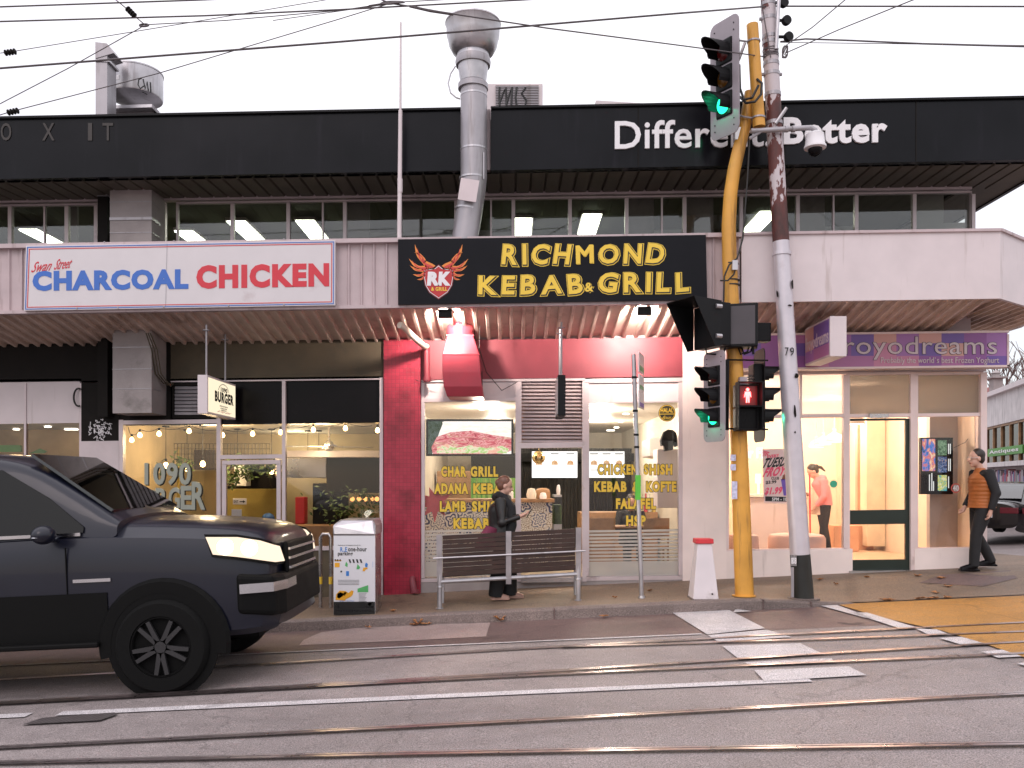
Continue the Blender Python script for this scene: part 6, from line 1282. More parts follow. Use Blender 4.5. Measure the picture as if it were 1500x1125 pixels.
# ================================================================ people
def remesh(o, vox, it=2):
    m = o.modifiers.new('r', 'REMESH'); m.mode = 'VOXEL'; m.voxel_size = vox; m.use_smooth_shade = True
    s_ = o.modifiers.new('s', 'SMOOTH'); s_.factor = .5; s_.iterations = it
BASE = dict(head=(.02, 0, 1.60), neck=(0, 0, 1.44), chest=(0, 0, 1.25), waist=(0, 0, 1.05), hip=(0, 0, .93), shL=(0, .18, 1.38), shR=(0, -.18, 1.38), elL=(-.02, .22, 1.10), elR=(-.02, -.22, 1.10), wrL=(.08, .22, .86), wrR=(.08, -.22, .86), hpL=(0, .09, .90), hpR=(0, -.09, .90), knL=(.02, .09, .50), knR=(.02, -.09, .50), anL=(0, .09, .09), anR=(0, -.09, .09))
def person(loc, yaw, label, J=None, hgt=1.7, top=None, legs=None, hair=None, sleeves=None, vest=False, shoes=None, hairlen=0, female=False, look=0., nod=0., coat=0, hood=False, wide=1.0, lw=1.0):
    j = dict(BASE); j.update(J or {}); k = hgt / 1.75; c, s = math.cos(R(yaw)), math.sin(R(yaw)); loc = Vector(loc)
    def W(v): return loc + Vector(((v[0] * c - v[1] * s) * k, (v[0] * s + v[1] * c) * k, v[2] * k))
    t = thing('person', loc, label, 'person'); g = {n: Vector(v) for n, v in j.items()}
    b = MB()
    def T(*pr): b.tube([W(p) for p, r in pr], [r * k for p, r in pr], 14)
    def Bl(p, r, q=None): b.ball(W(p), tuple(x * k for x in r) if isinstance(r, tuple) else r * k, 16, 12, q)
    hd = g['head']; a = R(look); fw = Vector((math.cos(a) * math.cos(R(nod)), math.sin(a) * math.cos(R(nod)), -math.sin(R(nod)))); sd = Vector((-math.sin(a), math.cos(a), 0)); up = fw.cross(sd)
    def Hh(f, l, u): return hd + fw * f + sd * l + up * u
    wfw = (W(Hh(1, 0, 0)) - W(hd)).normalized(); wsd = (W(Hh(0, 1, 0)) - W(hd)).normalized(); wup = wfw.cross(wsd)
    q = Matrix((wfw, wsd, wup)).transposed().to_quaternion()
    Bl(Hh(-.01, 0, .03), (.098, .076, .098), q); Bl(Hh(.022, 0, -.045), (.070, .060, .075), q); Bl(Hh(.055, 0, -.095), (.032, .03, .022), q)
    T((Hh(.085, 0, .015), .010), (Hh(.112, 0, -.028), .016), (Hh(.088, 0, -.042), .014))
    for sg in (-1, 1): Bl(Hh(-.005, sg * .078, -.01), (.022, .010, .034), q)
    T((g['neck'] - Vector((0, 0, .06)), .062), (g['neck'], .052), (Hh(-.01, 0, -.06), .052))
    T((g['hip'], .14), (g['waist'], .12), (g['chest'], .13), (g['neck'] - Vector((0, 0, .04)), .09))
    for S_ in 'LR':
        sh, el, wr = g['sh' + S_], g['el' + S_], g['wr' + S_]; T((g['chest'] + Vector((0, 0, .08)), .09), (sh, .06)); T((sh, .055), (el, .04), (wr, .027))
        dr = (wr - el).normalized(); sdv = dr.cross(Vector((0, 0, 1))); sdv = Vector((0, 1, 0)) if sdv.length < .2 else sdv.normalized(); nn = dr.cross(sdv)
        T((wr, .026), (wr + dr * .05, .030), (wr + dr * .085, .030)); 
        for i, L_ in enumerate((.065, .078, .074, .055)):
            o0 = wr + dr * .085 + sdv * (.026 - i * .0175); p1 = o0 + dr * L_ * .5 - nn * .010; p2 = o0 + dr * L_ * .85 - nn * .034; T((o0, .0095), (p1, .0088), (p2, .0078))
        o0 = wr + dr * .03 + sdv * .024; T((o0, .012), (o0 + dr * .035 + sdv * .022 - nn * .01, .0105), (o0 + dr * .062 + sdv * .026 - nn * .022, .009))
        T((g['hip'], .11), (g['hp' + S_], .095), (g['kn' + S_], .055), (g['an' + S_], .038)); T((g['an' + S_], .038), (g['an' + S_] + Vector((.10, 0, -.055)), .030), (g['an' + S_] + Vector((.17, 0, -.065)), .022))
    o = b.build('body', M['skin'], t); remesh(o, .0085)
    b = MB()
    for sg in (-1, 1): b.ball(W(Hh(.088, sg * .031, .012)), .0095 * k, 8, 6)
    b.build('eye', M['hair'], t)
    b = MB(); b.tube([W(Hh(.086, -.022, -.064)), W(Hh(.094, 0, -.066)), W(Hh(.086, .022, -.064))], .006 * k, 6); b.build('mouth', mat('lips', (.35, .12, .11), .5) if 'lips' not in bpy.data.materials else bpy.data.materials['lips'], t)
    if hair:
        b = MB(); Bl(Hh(-.032, 0, .052), (.098, .085, .092), q); Bl(Hh(-.05, 0, .0), (.07, .08, .09), q)
        if hairlen == 1: Bl(Hh(-.12, 0, .03), (.04, .04, .04), q); T((Hh(-.12, 0, .02), .03), (Hh(-.17, 0, -.05), .03), (Hh(-.18, 0, -.16), .012))
        if hairlen == 2: Bl(Hh(-.105, 0, .02), (.05, .05, .055), q)
        # leave the face free
        o = b.build('hair', hair, t); remesh(o, .009, 3)
    if top:
        b = MB()
        hem = g['hip'] + Vector((0, 0, -.04 - coat))
        n = 26; ch = [hem, g['waist'] , g['chest'], g['neck'] - Vector((0, 0, .02))]; rs = [(.165 * wide, .19), (.15 * wide, .175), (.155 * wide, .195), (.075, .085)]
        pts, rad = [], []
        for i in range(3):
            for m_ in range(9):
                f = m_ / 9; pts.append(ch[i].lerp(ch[i + 1], f)); w0, w1 = rs[i], rs[i + 1]; f2 = f * f * (3 - 2 * f) if i == 2 else f
                pf = (1 + (.10 * abs(math.sin(len(pts) * math.pi / 2.6)) if vest else 0)); rad.append(((w0[0] + (w1[0] - w0[0]) * (f2 ** 2 if i == 2 else f2)) * pf, (w0[1] + (w1[1] - w0[1]) * (f2 ** 2.2 if i == 2 else f2)) * pf))
        pts.append(ch[3]); rad.append(rs[3])
        rings = []; 
        for p, (rx, ry) in zip(pts, rad): rings.append([W(p + Vector((math.cos(u) * rx, math.sin(u) * ry, 0))) for u in [2 * math.pi * i / n for i in range(n)]])
        b.mesh([v for r_ in rings for v in r_], [(i * n + m_, i * n + (m_ + 1) % n, (i + 1) * n + (m_ + 1) % n, (i + 1) * n + m_) for i in range(len(rings) - 1) for m_ in range(n)] + [tuple(range(n - 1, -1, -1)), tuple(range((len(rings) - 1) * n, len(rings) * n))])
        if hood: Bl(g['neck'] + Vector((-.07, 0, .0)), (.09, .12, .07))
        T((g['neck'] - Vector((0, 0, .05)), .085), (g['neck'] + Vector((0, 0, .015)), .068))
        sl = b
        if sleeves: sl = MB()
        b_ = b; b = sl
        for S_ in 'LR': T((g['chest'] + Vector((0, 0, .09)), .095), (g['sh' + S_], .083), (g['el' + S_], .064), (g['wr' + S_] * .97 + g['el' + S_] * .03, .047)); Bl(g['el' + S_], .066)
        if sleeves: o = b.build('sleeves', sleeves, t); remesh(o, .011)
        b = b_; o = b.build('jacket', top, t); remesh(o, .011, 1 if vest else 3)
    if legs:
        b = MB(); Bl(g['hip'] - Vector((0, 0, .02)), (.135 * wide, .165, .12)); 
        for S_ in 'LR': T((g['hp' + S_], .115), (g['kn' + S_] * .5 + g['hp' + S_] * .5, .098), (g['kn' + S_], .078 * lw), (g['an' + S_] * .6 + g['kn' + S_] * .4, .072 * lw), (g['an' + S_] + Vector((0, 0, -.03 * lw)), .066 * lw)); Bl(g['kn' + S_], .079 * lw)
        o = b.build('trousers', legs, t); remesh(o, .011, 3)
    if shoes:
        for S_ in 'LR':
            b = MB(); an = g['an' + S_]; T((an + Vector((-.03, 0, -.01)), .048), (an + Vector((.03, 0, -.035)), .052), (an + Vector((.12, 0, -.052)), .044), (an + Vector((.19, 0, -.062)), .03)); b.prism([W(an + Vector(v)) for v in ((-.07, -.045, -.09), (.2, -.045, -.09), (.2, .045, -.09), (-.07, .045, -.09))], (0, 0, .025)); o = b.build('shoe', shoes, t); remesh(o, .009)
    return t, W, Hh, g
sY = 11.57; px0 = X(733, sY)
M['leather'] = mat('black_leather', (.018, .016, .016), .38, var=.3, vs=10); M['maroon'] = mat('maroon_cloth', (.16, .022, .055), .8, var=.2, vs=8)
t, W, Hh, g = person((px0, sY, foot_z(px0, sY)), 0, 'woman in black jacket walking right past the bench and looking at her phone', dict(head=(.07, 0, 1.59), neck=(.02, 0, 1.43), chest=(.0, 0, 1.24), elL=(-.02, .24, 1.10), elR=(.03, -.23, 1.09), wrR=(.27, -.15, 1.17), wrL=(.1, .22, .90), knL=(.12, .08, .50), anL=(.13, .08, .10), knR=(.0, -.08, .50), anR=(-.07, -.08, .10)), 1.70, M['leather'], M['cloth_black'], M['brownhair'], shoes=mat('tan_shoe', (.5, .3, .24), .5), hairlen=2, nod=16, coat=.02, wide=1.12, lw=1.5)
b = MB(); b.tube([W((.05, -.1, 1.42)), W((.14, -.09, 1.3)), W((.15, -.1, 1.05)), W((.10, -.12, .84))], [.06, .075, .08, .07], 12); b.tube([W((-.07, .1, 1.43)), W((-.02, -.11, 1.46)), W((.08, -.06, 1.41)), W((.1, .08, 1.41))], .06, 10); o = b.build('scarf', M['cloth_black'], t); remesh(o, .012)
b = MB(); b.tube([W((-.10, -.12, 1.02)), W((-.15, -.12, .86)), W((-.17, -.1, .72))], [(.12 * .9, .08), (.19, .1), (.22, .12)], 14); o = b.build('skirt_tail', M['maroon'], t); remesh(o, .012)
h = g['wrR'] + Vector((.10, .02, .03)); b = MB(); c0 = W(h); b.prism([c0 + Vector(v) for v in ((-.01, -.035, -.05), (-.01, .035, -.05), (.055, .035, .07), (.055, -.035, .07))], (.008, 0, -.004)); tag(b.build('mobile_phone', M['blackgloss']), 'dark mobile phone held up by the walking woman', 'phone')
mx_ = X(1438, 12.15); M['vest'] = mat('orange_quilt', (.40, .12, .025), .55, var=.12, vs=7)
t, W, Hh, g = person((mx_, 12.15, foot_z(mx_, 12.15)), 180, 'man in an orange quilted vest and black trousers walking left at the corner', dict(head=(.08, 0, 1.59), neck=(.02, 0, 1.44), elL=(-.07, .24, 1.1), wrL=(.0, .235, .86), elR=(-.01, -.24, 1.1), wrR=(.13, -.20, .90), knR=(.03, -.09, .50), anR=(-.19, -.09, .14), knL=(.13, .09, .5), anL=(.16, .09, .09)), 1.75, M['vest'], M['cloth_black'], M['hair'], M['cloth_black'], True, M['blackgloss'], nod=4)
b = MB()
for sg in (-1, 1): b.lathe([(.024, 0), (.027, 0), (.027, .003)], W(Hh(.098, sg * .033, .012)), 16, (-1, 0, 0))
b.tube([W(Hh(.1, .06, .014)), W(Hh(-.0, .082, .01))], .003, 5); b.tube([W(Hh(.1, -.06, .014)), W(Hh(-.0, -.082, .01))], .003, 5); b.build('glasses', M['steel'], t)
M['pink'] = mat('pink_hoodie', (.82, .28, .30), .8, var=.06)
wx = X(1206, 15.2)
t, W, Hh, g = person((wx, 15.2, .3), 180, 'yoghurt shop worker in a pink hoodie and pale apron bending over a mop', dict(head=(.20, 0, 1.52), neck=(.10, 0, 1.40), chest=(.04, 0, 1.22), shL=(.05, .17, 1.33), shR=(.05, -.17, 1.33), elL=(.06, .21, 1.06), elR=(.1, -.2, 1.06), wrL=(.18, .14, .88), wrR=(.22, -.1, 1.08), anL=(.05, .09, .09), anR=(-.12, -.09, .09), knR=(-.04, -.09, .5)), 1.66, M['pink'], M['cloth_black'], M['hair'], shoes=M['cloth_black'], hairlen=1, nod=42, hood=True)
b = MB(); b.tube([W((.13, 0, 1.22)), W((.17, 0, 1.0)), W((.2, 0, .72))], [(.05, .13), (.05, .16), (.04, .17)], 16); o = b.build('apron', mat('pale_apron', (.78, .62, .5), .8), t); remesh(o, .012)
b = MB(); b.tube([P(1186, 695, 15.1), P(1187, 800, 15.0)], .014, 8); b.ball(P(1187, 800, 15.0), (.12, .06, .04), 10, 6); tag(b.build('mop', M['text_red'], smooth=True), 'red handled mop held by the yoghurt shop worker', 'mop')
SEAT = dict(head=(.10, 0, 1.13), neck=(.03, 0, .98), chest=(0, 0, .82), waist=(-.02, 0, .62), hip=(0, 0, .50), shL=(.02, .18, .93), shR=(.02, -.18, .93), elL=(.12, .24, .70), elR=(.12, -.24, .70), wrL=(.34, .12, .74), wrR=(.34, -.12, .74), hpL=(0, .1, .50), hpR=(0, -.1, .50), knL=(.42, .11, .50), knR=(.42, -.11, .50), anL=(.42, .11, .09), anR=(.42, -.11, .09))
person((X(924, 14.2), 14.25, .1), -90, 'diner in a dark hooded top hunched over the table in the kebab shop', SEAT, 1.72, M['cloth_black'], M['cloth_black'], M['hair'], shoes=M['cloth_black'], nod=25, hood=True)
t, W, Hh, g = person((X(391, 14.8), 14.8, -.25), -60, 'burger shop customer in a blue cap showing above the pickup bonnet', dict(SEAT, wrL=(.3, .15, .6), wrR=(.3, -.15, .6)), 1.74, M['dark'], M['cloth_black'], M['hair'], shoes=M['cloth_black'], nod=8)
b = MB(); cpt = W(Hh(-.012, 0, .065)); b.ball(cpt, (.108, .1, .085), 16, 10); fwv = (W(Hh(1, 0, 0)) - W(Hh(0, 0, 0))).normalized(); b.ball(cpt + fwv * .1 - Vector((0, 0, .02)), (.075, .07, .012), 12, 6); b.build('cap', mat('cap_blue', (.05, .14, .36), .7), t, smooth=True)
# ================================================================ pickup in the near lane
M['carpaint'] = mat('navy_car_paint', (.005, .006, .015), .34, metal=.05, var=.05, spec=.35, coat=.25)
M['carblack'] = mat('black_trim', (.004, .004, .004), .6, spec=.12); M['rimdark'] = mat('dark_rim', (.035, .034, .036), .45, metal=.4); M['carglass'] = glass('car_glass', (.22, .25, .26), 2.6)
M['sideglass'] = glass('car_side_glass', (.08, .085, .09), .9); M['chrome'] = mat('chrome', (.6, .6, .62), .15, metal=1., var=.05)
cx0 = -3.12; CY = 7.72
car = thing('pickup_truck', (cx0, CY, road_z(cx0, CY)), 'large dark navy pickup with its headlamp lit driving right at the left edge', 'pickup', rot=(0, -math.atan(GR), 0))
ORG[car.name] = Vector()
WID = 1.96
def loft(stations, mirror=True):
    "stations: (x, [(y, z) from the near sill up to the centre line])"
    b = MB(); vs = []; n = None
    for x, half in stations:
        full = half + [(WID - y, z) for y, z in half[-2::-1]]; n = len(full); vs += [(x, y, z) for y, z in full]
    m_ = len(stations); fs = [(i * n + j, i * n + j + 1, (i + 1) * n + j + 1, (i + 1) * n + j) for i in range(m_ - 1) for j in range(n - 1)]
    fs += [tuple(range(n - 1, -1, -1)), tuple(range((m_ - 1) * n, m_ * n))]; b.mesh(vs, fs); return b
def sec(y0, zs, zb, zsh, zt, k=.0): # near-side inset, sill z, belt z, shoulder z, top z
    return [(y0 + .10, zs), (y0 + .02, zs + .06), (y0, zs + .3), (y0 + .005, zb), (y0 + .05 + k, zsh), (y0 + .17 + k, zsh + .07), (y0 + .30 + k, zt - .03), (WID / 2, zt)]
st = [(-4.6, sec(0, .46, 1.30, 1.40, 1.48)), (-2.2, sec(0, .46, 1.28, 1.40, 1.5)), (-1.0, sec(0, .46, 1.25, 1.42, 1.58)), (-.75, sec(0, .46, 1.25, 1.42, 1.60)), (-.2, sec(0, .46, 1.22, 1.40, 1.58)), (.45, sec(.0, .46, 1.18, 1.36, 1.53)), (.74, sec(.035, .46, 1.14, 1.31, 1.48)), (.90, sec(.11, .48, 1.10, 1.27, 1.42)), (.97, sec(.20, .5, 1.05, 1.18, 1.30))]
o = loft(st).build('body', M['carpaint'], car, local=True, smooth=True); sb = o.modifiers.new('s', 'SUBSURF'); sb.levels = sb.render_levels = 2
def gsec(x, zt, inset): return (x, [(.06, 1.40), (.07, 1.45), (.07 + inset * .55, 1.45 + (zt - 1.45) * .55), (.07 + inset, zt - .06), (.07 + inset + .08, zt), (WID / 2, zt + .04)])
gs = [gsec(-4.3, 1.62, .05), gsec(-3.9, 2.12, .18), gsec(-3.2, 2.23, .20), gsec(-2.0, 2.26, .20), gsec(-1.40, 2.20, .19), gsec(-.95, 1.93, .12), gsec(-.42, 1.58, .03)]
o = loft(gs).build('cabin', M['carpaint'], car, local=True, smooth=True); sb = o.modifiers.new('s', 'SUBSURF'); sb.levels = sb.render_levels = 2
def ins(z): return .07 + .20 * max(0, min(1, (z - 1.45) / .66)) - .016
for pts in ([(-2.2, 1.47), (-2.2, 2.08), (-1.54, 2.08), (-1.07, 1.80), (-.72, 1.52), (-.72, 1.47)], [(-3.3, 1.48), (-3.3, 2.04), (-2.3, 2.07), (-2.3, 1.47)]):
    q = MB(); q.prism([(x, ins(z) - .006, z) for x, z in pts], (0, .012, 0)); q.build('side_window', M['sideglass'], car, local=True)
q = MB(); q.prism([(-.53, .22, 1.645), (-.53, WID - .22, 1.645), (-1.335, WID - .36, 2.205), (-1.335, .36, 2.205)], (.02, 0, .02)); q.build('windscreen', M['carglass'], car, local=True)
q = MB(); q.prism([(-2.2, ins(1.47) - .022, 1.44), (-2.2, ins(1.47) - .022, 1.47), (-.74, ins(1.47) - .022, 1.47), (-.74, ins(1.47) - .022, 1.44)], (0, .02, 0)); q.build('window_trim', M['chrome'], car, local=True)
q = MB(); q.ball((-.98, -.13, 1.47), (.10, .11, .085), 14, 10); q.tube([(-.96, .05, 1.42), (-.96, -.1, 1.43)], .03, 8); q.build('wing_mirror', M['carpaint'], car, local=True, smooth=True)
q = MB(); q.ball((-1.0, -.13, 1.45), (.085, .112, .02), 12, 8); q.build('mirror_trim', M['chrome'], car, local=True, smooth=True)
for x in (-2.05, -3.15): q = MB(); q.tube([(x, -.012, 1.20), (x + .02, -.035, 1.21), (x + .2, -.035, 1.21), (x + .22, -.012, 1.20)], .016, 8); q.build('door_handle', M['chrome'], car, local=True)
q = MB()
for x in (-2.25, -.86): q.box(x - .004, x + .004, -.006, .01, .56, 1.34)
q.build('door_gap', M['carblack'], car, local=True)
q = MB(); q.box(-.80, -.46, -.012, .02, 1.02, 1.05); q.build('badge_strip', M['chrome'], car, local=True)
def arch(x, y, s_):
    q = MB(); n = 20; r0, r1 = .47, .60; o_ = []
    ring_ = lambda r, yy: [(x + math.cos(math.pi * i / n * 1.12 - .19) * r, yy, .43 + math.sin(math.pi * i / n * 1.12 - .19) * r) for i in range(n + 1)]
    A, B_, C_, D_ = ring_(r0, y), ring_(r1, y), ring_(r0, y - .045 * s_), ring_(r1 - .03, y - .045 * s_); m_ = n + 1
    q.mesh(A + B_ + C_ + D_, [(2 * m_ + i, 2 * m_ + i + 1, 3 * m_ + i + 1, 3 * m_ + i) for i in range(n)] + [(m_ + i, m_ + i + 1, 3 * m_ + i + 1, 3 * m_ + i) for i in range(n)] + [(i, i + 1, 2 * m_ + i + 1, 2 * m_ + i) for i in range(n)]); q.build('wheel_arch', M['carblack'], car, local=True)
    q = MB(); q.lathe([(.50, 0), (.50, .03)], (x, y - .012 * s_, .43), 32, (0, -s_, 0)); q.build('arch_liner', M['rubber'], car, local=True)
arch(0, 0, 1); arch(-3.35, 0, 1)
def wheel(par, x, y, r, s_, w=.26, loc=True):
    q = MB(); q.lathe([(r * .66, -w / 2), (r * .93, -w / 2), (r, -w * .36), (r, w * .36), (r * .93, w / 2), (r * .66, w / 2), (r * .66, -w / 2)], (x, y, r), 40, (0, 1, 0), caps=False); ty = q.build('tyre', M['rubber'], par, local=True, smooth=True)
    q = MB(); q.lathe([(r * .655, -.03), (r * .62, -.035), (r * .60, .03), (.05, .035)], (x, y - s_ * (w / 2 - .045), r), 32, (0, s_, 0), caps=False); q.build('hub', M['rubber'], par, local=True); q = MB()
    for k_ in range(10):
        a = k_ * math.pi / 5 + (.12 if k_ % 2 else -.12); d = Vector((math.cos(a), 0, math.sin(a))); e_ = Vector((-d.z, 0, d.x)) * .022; c_ = Vector((x, y - s_ * (w / 2 - .03), r)); q.prism([c_ + d * .05 - e_, c_ + d * r * .6 - e_ * .8, c_ + d * r * .6 + e_ * .8, c_ + d * .05 + e_], (0, -s_ * .03, 0))
    q.lathe([(.07, 0), (.06, .03)], (x, y - s_ * (w / 2 - .03), r), 16, (0, -s_, 0)); q.build('rim', M['rimdark'], par, local=True, smooth=False); return ty
for x, y, s_ in ((0, .10, 1), (-3.35, .10, 1), (0, WID - .12, -1), (-3.35, WID - .12, -1)): 
    w_ = bpy.data.objects.new('wheel', None); COL.objects.link(w_); w_.parent = car; ORG[w_.name] = Vector(); wheel(w_, x, y, .42, s_)
    if s_ == 1: w_.location.y = -.075
HL = emit('headlamp_lit', (1, .80, .60), 1.35); HB = emit('headlamp_bowl', (1, .90, .76), 12)
def headlamp(s_):
    ym = (lambda y: y) if s_ == 1 else (lambda y: WID - y)
    e_ = bpy.data.objects.new('headlight', None); COL.objects.link(e_); e_.parent = car; ORG[e_.name] = Vector()
    A_ = [(.42, -.008, 1.38), (.70, .02, 1.365), (.88, .10, 1.32), (.965, .22, 1.27), (.97, .42, 1.24)]; B_ = [(.48, -.012, 1.22), (.70, .012, 1.185), (.90, .09, 1.14), (.99, .22, 1.11), (1.01, .42, 1.10)]
    q = MB(); V = [(x, ym(y) - .014 * s_, z) for x, y, z in A_] + [(x, ym(y) - .014 * s_, z) for x, y, z in B_]; n = 5
    q.mesh(V, [(i, i + 1, n + i + 1, n + i) for i in range(n - 1)]); o = q.build('lens', HL, e_, local=True); o.modifiers.new('s', 'SOLIDIFY').thickness = .02
    q = MB(); V = [(x - .015 + .0 * i, ym(y) - .006 * s_, z + .025) for i, (x, y, z) in enumerate(A_)] + [(x - .012, ym(y) - .006 * s_, z - .025) for x, y, z in B_]; q.mesh(V, [(i, i + 1, n + i + 1, n + i) for i in range(n - 1)]); q.build('surround', M['carblack'], e_, local=True)
    for bx_, by_, bz_ in ((.60, -.02, 1.285), (.80, .035, 1.26)):
        q = MB(); q.lathe([(.072, 0), (.06, .012), (.001, .03)], (bx_, ym(by_) - .022 * s_, bz_), 20, (.25, -s_, 0)); q.build('bowl', HB, e_, local=True, smooth=True)
    l = lamp('head_beam', (1.08, ym(.3), 1.2), 70, (1, .85, .68), .08, e_, 'SPOT', rot=(R(80), 0, R(-90)), spot=R(90))
headlamp(1); headlamp(-1)
q = MB(); q.prism([(.98, .10, .62), (1.04, .30, .60), (1.04, WID - .30, .60), (.98, WID - .1, .62), (.66, WID - .0, .66), (.66, .0, .66)], (0, 0, .38)); q.build('bumper', M['carblack'], car, local=True, bevel=.05, seg=3)
q = MB(); q.prism([(.70, -.008, .85), (.985, .081, .85), (1.056, .295, .85), (1.056, .62, .85), (1.03, .62, .85), (1.03, .32, .85), (.96, .115, .85), (.70, .03, .85)], (0, 0, .085)); q.build('bumper_trim', M['chrome'], car, local=True)
q = MB(); q.box(.98, 1.03, .45, WID - .45, .98, 1.28); q.build('grille', M['carblack'], car, local=True, bevel=.02)
q = MB()
for zz in (1.03, 1.12, 1.21): q.box(1.032, 1.05, .47, WID - .47, zz - .012, zz + .012)
q.build('grille_bar', M['chrome'], car, local=True)
q = MB(); q.box(-2.95, -.56, -.10, .10, .44, .49); q.build('side_step', M['carblack'], car, local=True, bevel=.015)
q = MB(); q.prism([(-.5, -.009, .48), (-4.4, -.009, .48), (-4.4, -.009, .92), (-.5, -.009, .92)], (0, .02, 0)); q.build('dark_door_reflection', M['carblack'], car, local=True)  # black panel added to imitate the dark reflection along the lower doors
q = MB(); q.box(-4.4, .75, .35, WID - .35, .40, .75); q.build('chassis', M['rubber'], car, local=True)
# ================================================================ black saloon in the side street
WID = 1.84
cxs, cys = X(1502, 19.5), 19.5
sed = thing('parked_car', (cxs, cys, road_z(cxs, cys)), 'black saloon car parked in the side street beyond the corner, tail towards us', 'car', rot=(0, -.02, R(42))); ORG[sed.name] = Vector()
M['blackpaint'] = mat('black_car_paint', (.010, .010, .012), .2, metal=.2, var=.05, coat=.8)
def s2(y0, zs, zb, zt): return [(y0 + .1, zs), (y0 + .01, zs + .08), (y0, zs + .28), (y0 + .01, zb), (y0 + .08, zb + .07), (y0 + .3, zt - .01), (WID / 2, zt)]
st = [(-.02, s2(.14, .36, .80, .97)), (.10, s2(.06, .28, .83, 1.0)), (.5, s2(0, .25, .84, 1.0)), (1.4, s2(0, .24, .84, .98)), (3.0, s2(0, .24, .82, .95)), (3.9, s2(.02, .25, .76, .88)), (4.5, s2(.1, .28, .66, .74)), (4.66, s2(.22, .34, .58, .64))]
o = loft(st).build('body', M['blackpaint'], sed, local=True, smooth=True); sb = o.modifiers.new('s', 'SUBSURF'); sb.levels = sb.render_levels = 2
def g2(x, zt, i_): return (x, [(.09, .86), (.1, .9), (.1 + i_ * .6, .9 + (zt - .9) * .6), (.1 + i_, zt - .04), (.2 + i_, zt), (WID / 2, zt + .02)])
o = loft([g2(.35, .95, .03), g2(.75, 1.15, .1), g2(1.3, 1.38, .2), (2.1, g2(2.1, 1.43, .22)[1]), g2(2.7, 1.36, .2), g2(3.5, .96, .04)]).build('cabin', M['blackpaint'], sed, local=True, smooth=True); sb = o.modifiers.new('s', 'SUBSURF'); sb.levels = sb.render_levels = 2
q = MB(); q.prism([(.50, .22, 1.03), (.50, WID - .22, 1.03), (1.18, WID - .36, 1.36), (1.18, .36, 1.36)], (-.02, 0, .025)); q.build('rear_window', M['carglass'], sed, local=True)
q = MB(); q.prism([(.95, .12, .98), (1.35, .24, 1.32), (2.6, .25, 1.32), (3.2, .1, .98)], (0, -.015, 0)); q.build('side_window', M['carglass'], sed, local=True)
TLm = mat('tail_lens', (.14, .014, .025), .25); 
for y0, y1 in ((.03, .52), (WID - .52, WID - .03)):
    q = MB(); q.prism([(-.045, y0 + (.1 if y0 < .5 else 0), .72), (-.045, y1 - (0 if y0 < .5 else .1), .72), (-.04, y1 - (0 if y0 < .5 else .1), .86), (-.04, y0 + (.1 if y0 < .5 else 0), .86)], (.05, 0, 0)); q.build('tail_light', TLm, sed, local=True, bevel=.015)
q = MB(); q.prism([(.0, .02, .72), (.3, -.012, .74), (.34, -.012, .84), (.0, .03, .86)], (0, .03, 0)); q.build('tail_light', TLm, sed, local=True)
q = MB(); q.box(-.04, -.025, .68, 1.16, .62, .74); pl = q.build('number_plate', M['text_white'], sed, local=True); q = MB(); q.text3('1SU 123', (-.042, 1.13, .645), (0, -.42, 0), (0, 0, .07), off=.02); q.build('plate_lettering', M['text_black'], pl, local=True)
for x, y, s_ in ((.95, .08, 1), (3.75, .08, 1), (.95, WID - .1, -1), (3.75, WID - .1, -1)):
    w_ = bpy.data.objects.new('wheel', None); COL.objects.link(w_); w_.parent = sed; ORG[w_.name] = Vector(); wheel(w_, x, y, .33, s_, .22); w_.location.y = -.04 * s_
# ================================================================ shop building across the side street
A = Vector((17.6, 33, 0)); D = Vector((-.278, -.96, 0)).normalized(); Nn = Vector((-D.y, D.x, 0)) * -1
if Nn.x > 0: Nn = -Nn
bk = thing('corner_building', A + D * 7, 'weathered white shop across the side street with books in its window', 'building')
def fp(u, z, n=0): return A + D * u + Nn * n + Vector((0, 0, z))
def fbox(b, u0, u1, z0, z1, n0, n1): b.prism([fp(u0, z0, n0), fp(u1, z0, n0), fp(u1, z1, n0), fp(u0, z1, n0)], Nn * (n1 - n0)); return b
fbox(MB(), 0, 16, -.6, 4.55, -6, -.3).build('wall', M['white'], bk)
M['oldwhite'] = mat('weathered_white', (.66, .62, .62), .7, var=.1, dirt=(.30, .27, .27), da=.28, ds=1.6, streak=True)
fbox(MB(), 0, 16, 3.45, 4.45, -.3, .1).build('sign_board', M['oldwhite'], bk)
fbox(MB(), -.1, 16.1, 4.45, 4.6, -6.1, .25).build('gutter', M['white'], bk)
fbox(MB(), 0, 16, 2.05, 2.2, -.3, .2).build('ledge', M['oldwhite'], bk); fbox(MB(), 0, 16, 1.05, 1.2, -.3, .15).build('ledge', M['oldwhite'], bk)
b = MB()
for i in range(17): fbox(b, i - .03, i + .03, 2.2, 3.45, -.05, .05)
fbox(b, 0, 16, 3.38, 3.45, -.05, .05); fb_ = b.build('window', M['wood'], bk)
fbox(MB(), 0, 16, 2.2, 3.38, -.02, -.01).build('pane', M['darkglass'], fb_)
fbox(MB(), .1, 15.9, 2.2, 3.4, -.29, -.28).build('interior', M['cream'], bk)
b = MB()
for i in range(8): fbox(b, i * 2 + .4, i * 2 + 1.3, 3.05, 3.1, -.22, -.12)
b.build('strip_light', emit('shop_strip', (1, .92, .8), 2.0), bk)
fbox(MB(), 3.5, 7.6, 2.42, 2.68, .06, .1).build('green_sign', mat('green_sign', (.08, .28, .04), .5), bk)
b = MB(); b.text3('Antiques', fp(3.8, 2.47, .11), D * 3.4, (0, 0, .15), off=.02); b.build('sign_lettering', M['text_white'], bk)
